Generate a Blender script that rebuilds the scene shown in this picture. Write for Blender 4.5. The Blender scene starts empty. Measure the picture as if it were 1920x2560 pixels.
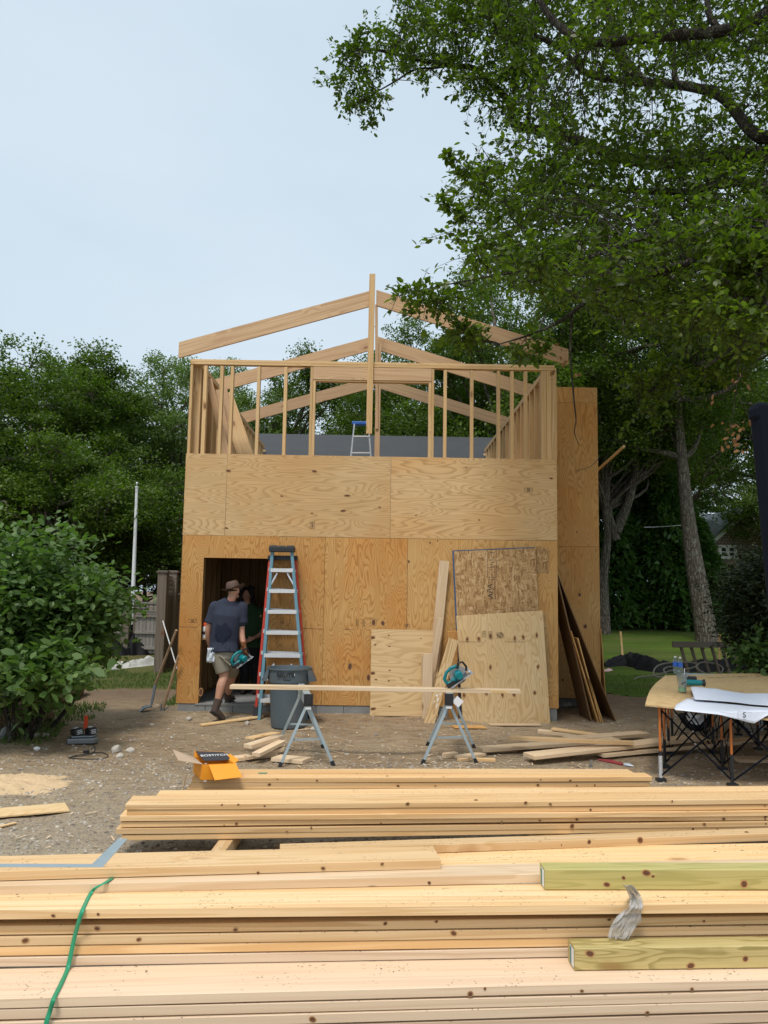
import bpy, bmesh, math, random
import numpy as np
from mathutils import Vector, Matrix, noise
SC = bpy.context.scene
COL = SC.collection
V = Vector
rad = math.radians

# ------------------------------------------------------------------ camera
F_PX, PITCH, ROLL = 1950.0, 0.1054129, 0.0154946
CAM = V((0, 0, 1.79))
cp, sp, cr, sr = math.cos(PITCH), math.sin(PITCH), math.cos(ROLL), math.sin(ROLL)

def ray(px, py):
    u2 = (px - 960) / F_PX; v2 = -(py - 1280) / F_PX
    u = cr * u2 - sr * v2; v = sr * u2 + cr * v2
    return V((u, cp - sp * v, sp + cp * v))
def UY(px, py, y):
    d = ray(px, py); return CAM + d * (y / d.y)
def UZ(px, py, z=0.0):
    d = ray(px, py); return CAM + d * ((z - CAM.z) / d.z)

cam = bpy.data.cameras.new('camera'); camo = bpy.data.objects.new('camera', cam); COL.objects.link(camo)
cam.sensor_fit = 'VERTICAL'; cam.sensor_height = 36; cam.lens = F_PX / 2560 * 36
cam.clip_start = .05; cam.clip_end = 2000
M = Matrix(((cr, -sr, 0), (-sp * sr, -sp * cr, -cp), (cp * sr, cp * cr, -sp))).to_4x4()
# columns: right, up, back
M = Matrix(((cr, -sr, 0, CAM.x), (-sp * sr, -sp * cr, -cp, CAM.y), (cp * sr, cp * cr, -sp, CAM.z), (0, 0, 0, 1)))
camo.matrix_world = M
SC.camera = camo

# ------------------------------------------------------------------ materials
class NT:
    def __init__(s, name):
        s.m = bpy.data.materials.new(name); s.m.use_nodes = True
        s.t = s.m.node_tree; s.n = s.t.nodes; s.b = s.n['Principled BSDF']; s.out = s.n['Material Output']
    def add(s, typ, **kw):
        n = s.n.new(typ)
        for k, v in kw.items():
            if k in n.inputs.keys() if isinstance(k, str) else False: n.inputs[k].default_value = v
            else: setattr(n, k, v)
        return n
    def link(s, a, b): s.t.links.new(a, b)
    def setin(s, inp, v):
        if hasattr(v, 'is_linked') or isinstance(v, bpy.types.NodeSocket): s.link(v, inp)
        elif isinstance(v, (tuple, list)) and len(v) == 3 and inp.type == 'RGBA': inp.default_value = (*v, 1)
        else: inp.default_value = v
    def math(s, op, a, b=0.0, c=None, clamp=False):
        n = s.n.new('ShaderNodeMath'); n.operation = op; n.use_clamp = clamp
        s.setin(n.inputs[0], a); s.setin(n.inputs[1], b)
        if c is not None: s.setin(n.inputs[2], c)
        return n.outputs[0]
    def vmath(s, op, a, b):
        n = s.n.new('ShaderNodeVectorMath'); n.operation = op
        s.setin(n.inputs[0], a); s.setin(n.inputs[1], b); return n.outputs[0]
    def scale(s, vec, sc):
        return s.vmath('MULTIPLY', vec, sc)
    def noise(s, vec, scale=1, detail=2, rough=.5, dist=0, out='Fac'):
        n = s.n.new('ShaderNodeTexNoise'); n.inputs['Scale'].default_value = scale
        n.inputs['Detail'].default_value = detail; n.inputs['Roughness'].default_value = rough
        n.inputs['Distortion'].default_value = dist
        if vec is not None: s.link(vec, n.inputs['Vector'])
        return n.outputs[out]
    def voro(s, vec, scale=1, feature='F1', rnd=1, out='Distance'):
        n = s.n.new('ShaderNodeTexVoronoi'); n.feature = feature; n.inputs['Scale'].default_value = scale
        n.inputs['Randomness'].default_value = rnd
        if vec is not None: s.link(vec, n.inputs['Vector'])
        return n.outputs[out]
    def ramp(s, fac, stops, interp='LINEAR'):
        n = s.n.new('ShaderNodeValToRGB'); n.color_ramp.interpolation = interp
        e = n.color_ramp.elements
        while len(e) < len(stops): e.new(.5)
        for i, (p, c) in enumerate(stops):
            e[i].position = p
            e[i].color = (*c, 1) if isinstance(c, (tuple, list)) else (c, c, c, 1)
        s.link(fac, n.inputs[0]); return n.outputs[0]
    def mix(s, fac, a, b, mode='MIX'):
        n = s.n.new('ShaderNodeMix'); n.data_type = 'RGBA'; n.blend_type = mode; n.clamp_factor = True
        s.setin(n.inputs[0], fac); s.setin(n.inputs[6], a); s.setin(n.inputs[7], b)
        return n.outputs[2]
    def obj(s):
        if not hasattr(s, '_tc'): s._tc = s.n.new('ShaderNodeTexCoord')
        return s._tc.outputs['Object']
    def rnd(s):
        if not hasattr(s, '_oi'): s._oi = s.n.new('ShaderNodeObjectInfo')
        return s._oi.outputs['Random']
    def bump(s, h, strength=.3, dist=.01):
        n = s.n.new('ShaderNodeBump'); n.inputs['Strength'].default_value = strength
        n.inputs['Distance'].default_value = dist; s.link(h, n.inputs['Height'])
        s.link(n.outputs[0], s.b.inputs['Normal'])
    def fin(s, col=None, rough=.6, metal=0, spec=.5):
        if col is not None: s.setin(s.b.inputs['Base Color'], col)
        s.setin(s.b.inputs['Roughness'], rough); s.b.inputs['Metallic'].default_value = metal
        s.b.inputs['Specular IOR Level'].default_value = spec
        return s.m

def simple(name, col, rough=.5, metal=0, spec=.5, var=.12, nscale=6, bump=0, dirt=0):
    t = NT(name); o = t.obj()
    n = t.noise(o, nscale, 4, .6)
    f = t.math('MULTIPLY_ADD', n, 2 * var, 1 - var)
    c = t.mix(1, col, f, 'MULTIPLY')
    if dirt:
        d = t.noise(o, nscale * .6, 5, .7)
        d = t.ramp(d, [(.45, 0), (.7, dirt)])
        c = t.mix(d, c, (.22, .17, .12))
    if bump: t.bump(n, bump, .004)
    return t.fin(c, rough, metal, spec)

def wood(name, light, dark, along=.22, across=3.2, rings=9, knots=.6, speck=0, vary=.14, tint=(.62, .38, .22), fibre=.25, rough=.65, scale_k=3.0, pins=0, blotch=0):
    """grain runs along local X"""
    t = NT(name); o = t.obj(); r = t.rnd()
    off = t.n.new('ShaderNodeCombineXYZ')
    t.link(t.math('MULTIPLY', r, 37.3), off.inputs[0]); t.link(t.math('MULTIPLY', r, 91.7), off.inputs[1]); t.link(t.math('MULTIPLY', r, 53.9), off.inputs[2])
    p = t.vmath('ADD', o, off.outputs[0])
    g = t.scale(p, (along, across, across))
    h = t.noise(g, 1, 2.2, .45, .35)
    kv = t.scale(p, (scale_k * .42, scale_k, scale_k * .6))
    wob = t.noise(p, 7, 2, .5, 0, 'Color')
    kv2 = t.vmath('ADD', kv, t.scale(wob, (.18, .18, .18)))
    kd = t.voro(kv2, 1, 'F1', 1)
    ksel = t.voro(kv2, 1, 'F1', 1, 'Color')
    sep = t.n.new('ShaderNodeSeparateColor'); t.link(ksel, sep.inputs[0])
    on = t.math('LESS_THAN', sep.outputs[0], knots)
    kk = t.math('MULTIPLY', t.ramp(kd, [(0, 1.0), (.12, .5), (.45, 0)], 'EASE'), on)
    h2 = t.math('ADD', h, t.math('MULTIPLY', kk, .22))
    fr = t.math('FRACT', t.math('MULTIPLY', h2, rings * 2.2))
    line = t.ramp(fr, [(0, 0), (.5, .18), (.8, 1), (.93, .85), (1, 0)])
    fib = t.noise(t.scale(p, (3, 160, 160)), 1, 2, .6)
    col = t.mix(t.math('MULTIPLY', line, .8), light, dark)
    col = t.mix(t.math('MULTIPLY', t.math('SUBTRACT', fib, .35), fibre * 2, None, True), col, dark)
    tone = t.noise(t.scale(p, (.5, 2, 2)), 1, 3, .6)
    col = t.mix(t.ramp(tone, [(.4, 0), (.75, .55)]), col, tint)
    core = t.math('MULTIPLY', t.ramp(kd, [(0, 1), (.075, .95), (.1, .0)]), on)
    rim = t.math('MULTIPLY', t.ramp(kd, [(.06, 0), (.095, .8), (.17, 0)]), on)
    col = t.mix(rim, col, (.28, .11, .035))
    col = t.mix(core, col, (.14, .055, .025))
    if blotch:
        bl = t.noise(t.scale(p, (.8, 1.1, 1.1)), 1, 3, .6, .6)
        col = t.mix(t.math('MULTIPLY', t.ramp(bl, [(.42, 0), (.62, 1)]), blotch), col, t.mix(1, col, (1.0, .82, .62), 'MULTIPLY'))
        col = t.mix(t.math('MULTIPLY', t.ramp(bl, [(.25, 1), (.42, 0)]), blotch * .8), col, t.mix(1, col, (1.12, 1.18, 1.35), 'MULTIPLY'))
    col = t.mix(t.math('MULTIPLY', t.math('FRACT', t.math('MULTIPLY', r, 7.77)), .12 if blotch else .55), col, tint)
    vr = t.math('MULTIPLY_ADD', t.math('FRACT', t.math('MULTIPLY', r, 17.13)), 2 * vary, 1 - vary)
    col = t.mix(1, col, vr, 'MULTIPLY')
    if pins:
        sx3 = t.n.new('ShaderNodeSeparateXYZ'); t.link(p, sx3.inputs[0]); cb = t.n.new('ShaderNodeCombineXYZ')
        t.link(t.math('MULTIPLY', sx3.outputs[0], 4.2), cb.inputs[0]); t.link(t.math('MULTIPLY', t.math('ADD', sx3.outputs[1], sx3.outputs[2]), 7.5), cb.inputs[1])
        pd = t.voro(cb.outputs[0], 1, 'F1', 1); pc = t.voro(cb.outputs[0], 1, 'F1', 1, 'Color'); s3 = t.n.new('ShaderNodeSeparateColor'); t.link(pc, s3.inputs[0])
        pr = t.math('MULTIPLY', t.math('DIVIDE', pd, t.math('MULTIPLY_ADD', s3.outputs[1], .9, .35)), t.math('MULTIPLY_ADD', t.math('LESS_THAN', s3.outputs[0], 1 - pins), 9, 1))
        col = t.mix(t.ramp(pr, [(.055, .95), (.08, .5), (.13, 0)]), col, (.16, .07, .03))
    if speck:
        sv = t.scale(p, (30, 62, 62))
        sw = t.vmath('ADD', sv, t.scale(t.noise(p, 30, 2, .5, 0, 'Color'), (3.5, 3.5, 3.5)))
        sd = t.voro(sw, 1, 'F1', 1)
        mask = t.ramp(t.noise(p, 4, 3, .65), [(.47, 0), (.56, 1)])
        s_ = t.math('MULTIPLY', t.ramp(sd, [(.15, speck), (.22, 0)]), mask)
        nz = t.n.new('ShaderNodeNewGeometry'); sx = t.n.new('ShaderNodeSeparateXYZ'); t.link(nz.outputs['True Normal'], sx.inputs[0])
        s_ = t.math('MULTIPLY', s_, t.math('GREATER_THAN', sx.outputs[2], .5))
        col = t.mix(s_, col, (.07, .045, .03))
    t.bump(t.math('ADD', fib, t.math('MULTIPLY', line, .5)), .18, .0015)
    return t.fin(col, rough, 0, .35)

def leafmat(name, c1, c2, c3=None, trans=.35, rough=.45):
    t = NT(name); g = t.n.new('ShaderNodeNewGeometry'); ri = g.outputs['Random Per Island']
    o = t.obj()
    n = t.noise(o, .8, 3, .6)
    f = t.math('ADD', t.math('MULTIPLY', ri, .6), t.math('MULTIPLY', n, .45))
    st = [(.1, c1), (.75, c2)]
    if c3: st.append((.97, c3))
    col = t.ramp(f, st)
    t.fin(col, rough, 0, .35)
    tr = t.n.new('ShaderNodeBsdfTranslucent'); t.link(t.mix(1, col, (1.5, 1.9, .7), 'MULTIPLY'), tr.inputs[0])
    mx = t.n.new('ShaderNodeMixShader'); mx.inputs[0].default_value = trans
    t.link(t.b.outputs[0], mx.inputs[1]); t.link(tr.outputs[0], mx.inputs[2]); t.link(mx.outputs[0], t.out.inputs[0])
    return t.m

def barkmat(name, a, b, sc=1):
    t = NT(name); o = t.obj()
    p = t.scale(o, (9 * sc, 9 * sc, 1.6 * sc))
    w = t.vmath('ADD', p, t.scale(t.noise(o, 3, 3, .6, 0, 'Color'), (1.6, 1.6, 1.6)))
    d = t.voro(w, 1.6, 'DISTANCE_TO_EDGE', 1)
    f = t.ramp(d, [(0, 0), (.25, 1)])
    n = t.noise(o, 14, 5, .7)
    col = t.mix(f, a, t.mix(n, b, a))
    col = t.mix(t.ramp(t.noise(o, 4, 4, .6), [(.55, 0), (.7, .5)]), col, (.25, .27, .2))
    t.bump(t.math('ADD', f, n), .9, .03)
    return t.fin(col, .9, 0, .2)

MT = {}
MT['ply_lo'] = wood('plywood_weathered', (.64, .375, .135), (.37, .165, .04), along=1.0, across=3.8, rings=12.5, knots=.04, blotch=.75, vary=.05, tint=(.52, .235, .055), fibre=.25, scale_k=2.4)
MT['ply_hi'] = wood('plywood_pale', (.70, .475, .24), (.45, .27, .115), along=.55, across=3.8, rings=11.5, knots=.05, blotch=.5, vary=.04, tint=(.52, .33, .14), fibre=.25, scale_k=3)
MT['ply_wing'] = wood('plywood_wing', (.66, .40, .15), (.42, .21, .06), along=.8, across=3.6, rings=11, knots=.14, blotch=.8, vary=.04, tint=(.55, .31, .11), scale_k=2.4)
MT['ply_new'] = wood('plywood_new', (.80, .60, .34), (.60, .39, .17), along=.9, across=3.4, rings=9.5, knots=.1, blotch=.35, vary=.03, tint=(.72, .50, .25), fibre=.12, scale_k=4.5)
MT['ply_line'] = wood('plywood_lined', (.74, .53, .28), (.42, .24, .095), along=.6, across=3.6, rings=8.5, knots=.0, vary=.03, tint=(.66, .45, .22), fibre=.12, scale_k=5)
MT['ply_table'] = wood('plywood_table', (.70, .50, .25), (.42, .25, .1), along=1.4, across=4, rings=10, knots=.1, vary=.03, tint=(.6, .4, .18))
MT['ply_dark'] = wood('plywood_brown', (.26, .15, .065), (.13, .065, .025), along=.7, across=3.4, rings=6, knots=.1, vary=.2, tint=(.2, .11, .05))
MT['pileo'] = wood('stack_lumber_orange', (.83, .59, .33), (.58, .34, .145), along=.3, across=13, rings=2.6, knots=.08, fibre=.45, pins=0, vary=.16, tint=(.74, .43, .17), speck=.6, scale_k=5)
MT['knot'] = simple('knot_core', (.13, .055, .026), .8, var=.35, nscale=60)
MT['knotrim'] = simple('knot_rim', (.44, .24, .095), .7, var=.2, nscale=40)
MT['frame'] = wood('framing_lumber', (.72, .50, .26), (.50, .29, .12), across=9, rings=3.4, knots=.35, vary=.12, tint=(.56, .35, .15), scale_k=5)
MT['rafter'] = wood('rafter_lumber', (.66, .45, .26), (.46, .27, .14), across=7, rings=4, knots=.5, vary=.1, tint=(.50, .31, .17), scale_k=5)
MT['pile'] = wood('stack_lumber', (.84, .63, .38), (.60, .37, .17), along=.3, across=13, rings=2.6, knots=.06, fibre=.5, vary=.18, tint=(.76, .47, .21), speck=.95, scale_k=5)
MT['pink'] = wood('stack_lumber_pink', (.80, .63, .45), (.60, .41, .26), along=.3, across=13, rings=2.6, knots=.06, fibre=.5, vary=.15, tint=(.72, .53, .37), speck=.95, scale_k=5)
MT['white'] = wood('scrap_lumber', (.77, .61, .42), (.58, .39, .22), along=.3, across=10, rings=3, knots=.15, pins=.35, vary=.09, tint=(.70, .5, .31), scale_k=5)
MT['pt'] = wood('treated_lumber', (.64, .50, .22), (.30, .22, .065), along=.5, across=9, rings=6, fibre=.4, knots=.9, vary=.05, tint=(.43, .41, .14), scale_k=5)
MT['oldwood'] = wood('weathered_fence_wood', (.20, .155, .115), (.11, .08, .055), rings=7, knots=.3, vary=.18, tint=(.16, .14, .12), scale_k=4)
MT['handle'] = wood('ash_handle', (.42, .31, .19), (.26, .17, .09), rings=5, knots=0, vary=.1)
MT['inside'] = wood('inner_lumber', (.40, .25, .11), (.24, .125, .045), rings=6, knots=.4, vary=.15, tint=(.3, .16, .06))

def osb():
    t = NT('oriented_strand_board'); o = t.obj()
    w = t.noise(o, 2.2, 2, .5, 0, 'Color')
    cols = None
    for i, (sx, sy, ang) in enumerate(((9, 44, .35), (38, 13, .5), (12, 50, -.5))):
        m = t.n.new('ShaderNodeMapping'); m.inputs['Rotation'].default_value = (0, 0, ang); m.inputs['Scale'].default_value = (sx, sy, 1)
        m.inputs['Location'].default_value = (i * 3.7, i * 1.3, 0)
        t.link(t.vmath('ADD', o, t.scale(w, (.12, .12, .12))), m.inputs[0])
        c = t.voro(m.outputs[0], 1, 'F1', 1, 'Color')
        sp_ = t.n.new('ShaderNodeSeparateColor'); t.link(c, sp_.inputs[0])
        col = t.ramp(sp_.outputs[0], [(0, (.30, .155, .06)), (.3, (.46, .27, .115)), (.7, (.58, .37, .17)), (1, (.70, .48, .25))])
        if cols is None: cols = col
        else: cols = t.mix(t.math('GREATER_THAN', sp_.outputs[1], .55), cols, col)
    f = t.noise(o, 60, 3, .6)
    cols = t.mix(t.ramp(f, [(.35, .3), (.6, 0)]), cols, (.2, .1, .04))
    t.bump(f, .4, .002)
    return t.fin(cols, .7, 0, .3)
MT['osb'] = osb()
MT['blue_edge'] = simple('blue_edge_paint', (.05, .11, .21), .8, var=.3, nscale=30)
MT['black'] = simple('black_plastic', (.02, .021, .023), .45, var=.3)
MT['blackpaint'] = simple('black_satin_paint', (.006, .008, .014), .7, var=.25, nscale=4, spec=.08)
MT['rubber'] = simple('rubber', (.016, .016, .017), .8)
MT['grey'] = simple('grey_bin_plastic', (.085, .115, .135), .5, var=.12, nscale=5, dirt=.28)
MT['alu'] = simple('aluminium', (.62, .64, .66), .42, .85, var=.08, nscale=20)
MT['aludull'] = simple('bright_aluminium_step', (.70, .71, .72), .5, .35, var=.12, nscale=25)
MT['galv'] = simple('galvanised_steel', (.42, .50, .53), .5, .55, var=.12, nscale=14)
MT['steel'] = simple('dull_steel', (.25, .27, .29), .4, .8, var=.15, nscale=12)
MT['blue'] = simple('blue_fibreglass', (.13, .27, .34), .55, var=.1, nscale=12)
MT['red'] = simple('red_fibreglass', (.55, .045, .02), .5, var=.12, nscale=12)
MT['orange'] = simple('orange_paint', (.72, .17, .02), .45, var=.1)
MT['dkorange'] = simple('orange_leg', (.55, .16, .03), .45, var=.15, nscale=9)
MT['hotorange'] = simple('fluorescent_orange', (.95, .10, .02), .5, var=.08)
MT['card_o'] = simple('orange_cardboard', (.86, .32, .012), .6, var=.08, nscale=9)
MT['card'] = simple('brown_cardboard', (.50, .36, .24), .8, var=.07, nscale=8)
MT['card_k'] = simple('black_print', (.035, .03, .032), .6)
MT['teal'] = simple('teal_plastic', (.0, .20, .225), .4, var=.1)
MT['whitep'] = simple('white_paint', (.78, .8, .8), .5, var=.05)
MT['textw'] = simple('white_lettering', (.8, .8, .8), .6, var=.02)
MT['paper'] = simple('paper', (.74, .77, .86), .7, var=.05, nscale=3)
MT['ink'] = simple('ink', (.02, .02, .03), .7)
MT['stamp'] = simple('brown_stamp_ink', (.10, .055, .03), .8, var=.4, nscale=90)
MT['line'] = simple('pencil_line', (.32, .30, .33), .8)
MT['tape'] = simple('blue_label', (.03, .14, .55), .4)
MT['conc'] = simple('concrete_block', (.25, .255, .25), .9, var=.25, nscale=10, bump=.5)
MT['roof'] = simple('black_roof_paper', (.040, .041, .043), .75, var=.3, nscale=2.5, bump=.2)
MT['tarpk'] = simple('black_tarp', (.008, .008, .009), .6, var=.3, spec=.15)
MT['tarpw'] = simple('white_sheet', (.48, .48, .44), .5, var=.2)
MT['pinkrag'] = simple('pink_rag', (.6, .38, .38), .8, var=.2)
MT['hose'] = simple('tan_hose', (.26, .24, .2), .6)
MT['shirt'] = simple('navy_cotton', (.040, .046, .070), .9, var=.2, nscale=9, spec=.15)
MT['sweat'] = simple('damp_cotton', (.021, .026, .048), .85, spec=.15)
MT['shorts'] = simple('khaki_cloth', (.27, .245, .19), .9, var=.15, nscale=12, spec=.15)
MT['skin'] = simple('skin', (.50, .26, .17), .55, var=.1, nscale=20)
MT['hat'] = simple('brown_leather', (.105, .06, .042), .75, var=.2, nscale=14)
MT['boot'] = simple('brown_boot', (.065, .043, .032), .8, var=.3, nscale=25)
MT['sock'] = simple('black_sock', (.012, .012, .013), .9)
MT['glove'] = simple('tan_leather_glove', (.24, .085, .03), .8, var=.3, nscale=30)
MT['hair'] = simple('dark_hair', (.012, .009, .008), .7, nscale=40, bump=1)
MT['tee2'] = None
MT['pants'] = simple('dark_trousers', (.012, .012, .014), .9)
MT['rag'] = simple('white_rag', (.62, .68, .73), .8, var=.1)
MT['dkred'] = simple('dark_red_grip', (.22, .02, .02), .5)
MT['strap'] = simple('green_strap', (.02, .30, .15), .35, var=.12)
MT['straw'] = None
MT['sawdust'] = simple('sawdust', (.60, .43, .25), .95, var=.25, nscale=40, bump=.6)
MT['shingle'] = None
MT['wire'] = simple('cable', (.03, .03, .03), .7)
MT['glass'] = simple('window_glass', (.03, .035, .04), .08, spec=.8)

def tee():
    t = NT('tie_dye_shirt'); o = t.obj(); s = t.n.new('ShaderNodeSeparateXYZ'); t.link(o, s.inputs[0])
    f = t.math('ADD', s.outputs[2], t.math('MULTIPLY', t.noise(o, 6, 3, .6), .25))
    t.fin(t.ramp(t.math('MULTIPLY_ADD', f, 1.1, -1.05), [(0, (.02, .06, .02)), (.35, (.02, .08, .04)), (.6, (.008, .085, .10)), (1, (.008, .08, .11))]), .9)
    return t.m
MT['tee2'] = tee()
def straw():
    t = NT('straw'); o = t.obj(); n = t.noise(t.scale(o, (12, 60, 60)), 1, 3, .7); n2 = t.noise(o, 30, 3, .6)
    t.bump(t.math('ADD', n, n2), 1, .03)
    return t.fin(t.ramp(n, [(.3, (.10, .07, .035)), (.55, (.27, .2, .11)), (.75, (.42, .32, .18))]), .95)
MT['straw'] = straw()
def shingle():
    t = NT('cedar_shingles'); o = t.obj(); b = t.n.new('ShaderNodeTexBrick'); 
    m = t.n.new('ShaderNodeMapping'); m.inputs['Rotation'].default_value = (rad(90), 0, 0); t.link(o, m.inputs[0]); t.link(m.outputs[0], b.inputs['Vector'])
    b.inputs['Scale'].default_value = 1; b.inputs['Brick Width'].default_value = .16; b.inputs['Row Height'].default_value = .14
    b.inputs['Mortar Size'].default_value = .012
    b.inputs['Color1'].default_value = (.28, .22, .18, 1); b.inputs['Color2'].default_value = (.36, .28, .24, 1); b.inputs['Mortar'].default_value = (.08, .06, .05, 1)
    return t.fin(b.outputs[0], .9)
MT['shingle'] = shingle()

def clear(name, col, rough=.05, alpha=.35):
    t = NT(name); t.fin(col, rough, 0, .5); t.b.inputs['Transmission Weight'].default_value = .9; t.b.inputs['IOR'].default_value = 1.15
    return t.m
MT['pet'] = clear('clear_plastic', (.85, .93, .97))
MT['frost'] = clear('cloudy_cup', (.85, .88, .86), .35)
MT['drink'] = simple('green_drink', (.24, .42, .26), .3)
def filmmat():
    t = NT('clear_wrap'); t.fin((.6, .58, .55), .3, 0, .5); t.b.inputs['Alpha'].default_value = .5
    n = t.noise(t.scale(t.obj(), (40, 14, 14)), 1, 3, .6); t.bump(n, .4, .004)
    return t.m
MT['film'] = filmmat()

def dirtmat():
    t = NT('dirt'); g = t.n.new('ShaderNodeTexCoord'); o = g.outputs['Object']
    big = t.noise(o, .5, 4, .6); mid = t.noise(o, 3.2, 5, .65); fine = t.noise(o, 24, 5, .7)
    str_ = t.noise(t.scale(o, (3, 9, 1)), 1, 4, .7)
    col = t.mix(t.ramp(big, [(.35, 0), (.65, 1)]), (.34, .24, .145), (.46, .35, .225))
    col = t.mix(t.ramp(str_, [(.46, 0), (.68, .75)]), col, (.19, .13, .08))
    col = t.mix(t.ramp(mid, [(.5, 0), (.72, .7)]), col, (.46, .375, .26))
    s = t.n.new('ShaderNodeSeparateXYZ'); t.link(o, s.inputs[0])
    # grey gravel mix towards the near side
    gy = t.math('ADD', s.outputs[1], t.math('MULTIPLY', big, 3.0))
    gm = t.ramp(t.math('MULTIPLY', gy, .1), [(.72, 1), (.98, 0)])
    col = t.mix(t.math('MULTIPLY', gm, .85), col, t.mix(mid, (.33, .265, .185), (.52, .445, .335)))
    # damp dark soil behind
    dm = t.ramp(t.math('MULTIPLY', gy, .05), [(.66, 0), (.76, 1)])
    col = t.mix(t.math('MULTIPLY', dm, .8), col, t.mix(mid, (.11, .072, .046), (.21, .145, .093)))
    col = t.mix(t.ramp(fine, [(.5, 0), (.72, .45)]), col, (.13, .1, .07))
    vd = t.voro(t.vmath('ADD', t.scale(o, (26, 26, 26)), t.scale(t.noise(o, 20, 2, .5, 0, 'Color'), (1.2, 1.2, 1.2))), 1, 'F1', 1)
    vc = t.voro(t.scale(o, (26, 26, 26)), 1, 'F1', 1, 'Color'); sc = t.n.new('ShaderNodeSeparateColor'); t.link(vc, sc.inputs[0])
    peb = t.math('MULTIPLY', t.ramp(vd, [(.25, 1), (.38, 0)]), t.math('GREATER_THAN', sc.outputs[0], .72))
    col = t.mix(t.math('MULTIPLY', peb, .7), col, t.mix(sc.outputs[1], (.22, .19, .165), (.52, .47, .40)))
    h = t.math('ADD', t.math('MULTIPLY', mid, 1.4), t.math('ADD', fine, t.math('MULTIPLY', peb, .6)))
    t.bump(h, 1.0, .035)
    return t.fin(col, .95, 0, .15)
MT['dirt'] = dirtmat()
def lawnmat():
    t = NT('lawn_grass'); o = t.obj()
    a = t.noise(o, .35, 4, .6); b = t.noise(o, 18, 4, .7); c = t.noise(t.scale(o, (.25, 1.6, 1)), 1, 3, .5)
    col = t.ramp(c, [(.3, (.045, .082, .012)), (.6, (.09, .15, .02)), (.8, (.14, .195, .03))])
    col = t.mix(t.ramp(a, [(.45, 0), (.7, .6)]), col, (.15, .14, .05))
    col = t.mix(t.ramp(t.noise(o, 1.6, 4, .7), [(.5, 0), (.7, .55)]), col, (.11, .085, .045))
    col = t.mix(t.ramp(b, [(.4, 0), (.75, .6)]), col, (.03, .06, .01))
    t.bump(b, 1, .03); return t.fin(col, .95, 0, .1)
MT['lawn'] = lawnmat()
MT['verge'] = lawnmat()
_l = MT['verge'].node_tree; _m = _l.nodes.new('ShaderNodeMix'); _m.data_type = 'RGBA'; _m.inputs[0].default_value = .6; _b = _l.nodes['Principled BSDF']; _s = _b.inputs['Base Color'].links[0].from_socket; _l.links.new(_s, _m.inputs[6]); _m.inputs[7].default_value = (.13, .10, .05, 1); _l.links.new(_m.outputs[2], _b.inputs['Base Color'])
def stonemat():
    t = NT('gravel_stone'); g = t.n.new('ShaderNodeNewGeometry')
    col = t.ramp(g.outputs['Random Per Island'], [(0, (.17, .14, .115)), (.4, (.29, .25, .205)), (.75, (.42, .37, .31)), (1, (.60, .55, .47))])
    n = t.noise(t.obj(), 60, 3, .6); t.bump(n, .5, .004)
    return t.fin(t.mix(1, col, t.math('MULTIPLY_ADD', n, .6, .7), 'MULTIPLY'), .9, 0, .2)
MT['stone'] = stonemat()
MT['leaf_oak'] = leafmat('oak_leaves', (.038, .064, .006), (.095, .138, .012), (.23, .30, .03), .45, .4)
MT['leaf_far'] = leafmat('far_leaves', (.034, .060, .007), (.095, .148, .018), (.21, .28, .045), .35, .5)
MT['leaf_pale'] = leafmat('pale_leaves', (.07, .115, .03), (.15, .21, .06), (.28, .35, .14), .35, .5)
MT['leaf_hedge'] = leafmat('hedge_foliage', (.024, .062, .013), (.07, .145, .025), (.14, .24, .045), .25, .5)
MT['leaf_dark'] = leafmat('dark_shrub_foliage', (.013, .026, .009), (.03, .045, .013), (.05, .065, .02), .12, .6)
MT['leaf_bush'] = leafmat('bush_leaves', (.05, .10, .024), (.115, .19, .05), (.27, .36, .15), .3, .5)
MT['leaf_dry'] = leafmat('dry_leaves', (.15, .07, .03), (.26, .125, .055), None, .2, .8)
MT['grass'] = leafmat('grass_blades', (.05, .09, .02), (.11, .17, .035), (.22, .22, .08), .25, .7)
MT['bark'] = barkmat('oak_bark', (.08, .065, .05), (.33, .29, .24))
MT['greywood'] = wood('grey_fence_wood', (.27, .25, .22), (.15, .135, .115), rings=7, knots=.2, vary=.15, tint=(.22, .2, .18), scale_k=4)
MT['barkd'] = barkmat('limb_bark', (.035, .028, .02), (.12, .105, .08), 2.5)

# ------------------------------------------------------------------ object helpers
WM = {}   # world matrices of empties / meshes, kept by name
def tag(o, label=None, cat=None, group=None, kind=None):
    if label: o['label'] = label
    if cat: o['category'] = cat
    if group: o['group'] = group
    if kind: o['kind'] = kind
    return o
def link(o, Mw=None, parent=None):
    COL.objects.link(o)
    Mw = Mw.copy() if Mw is not None else Matrix.Identity(4)
    if parent is not None:
        o.parent = parent
        o.matrix_basis = WM[parent.name].inverted() @ Mw
    else: o.matrix_basis = Mw
    WM[o.name] = Mw
    return o
def thing(name, loc, label, cat, group=None, rz=0):
    o = bpy.data.objects.new(name, None); o.empty_display_size = .1
    link(o, Matrix.Translation(V(loc)) @ Matrix.Rotation(rz, 4, 'Z')); tag(o, label, cat, group); return o

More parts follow.
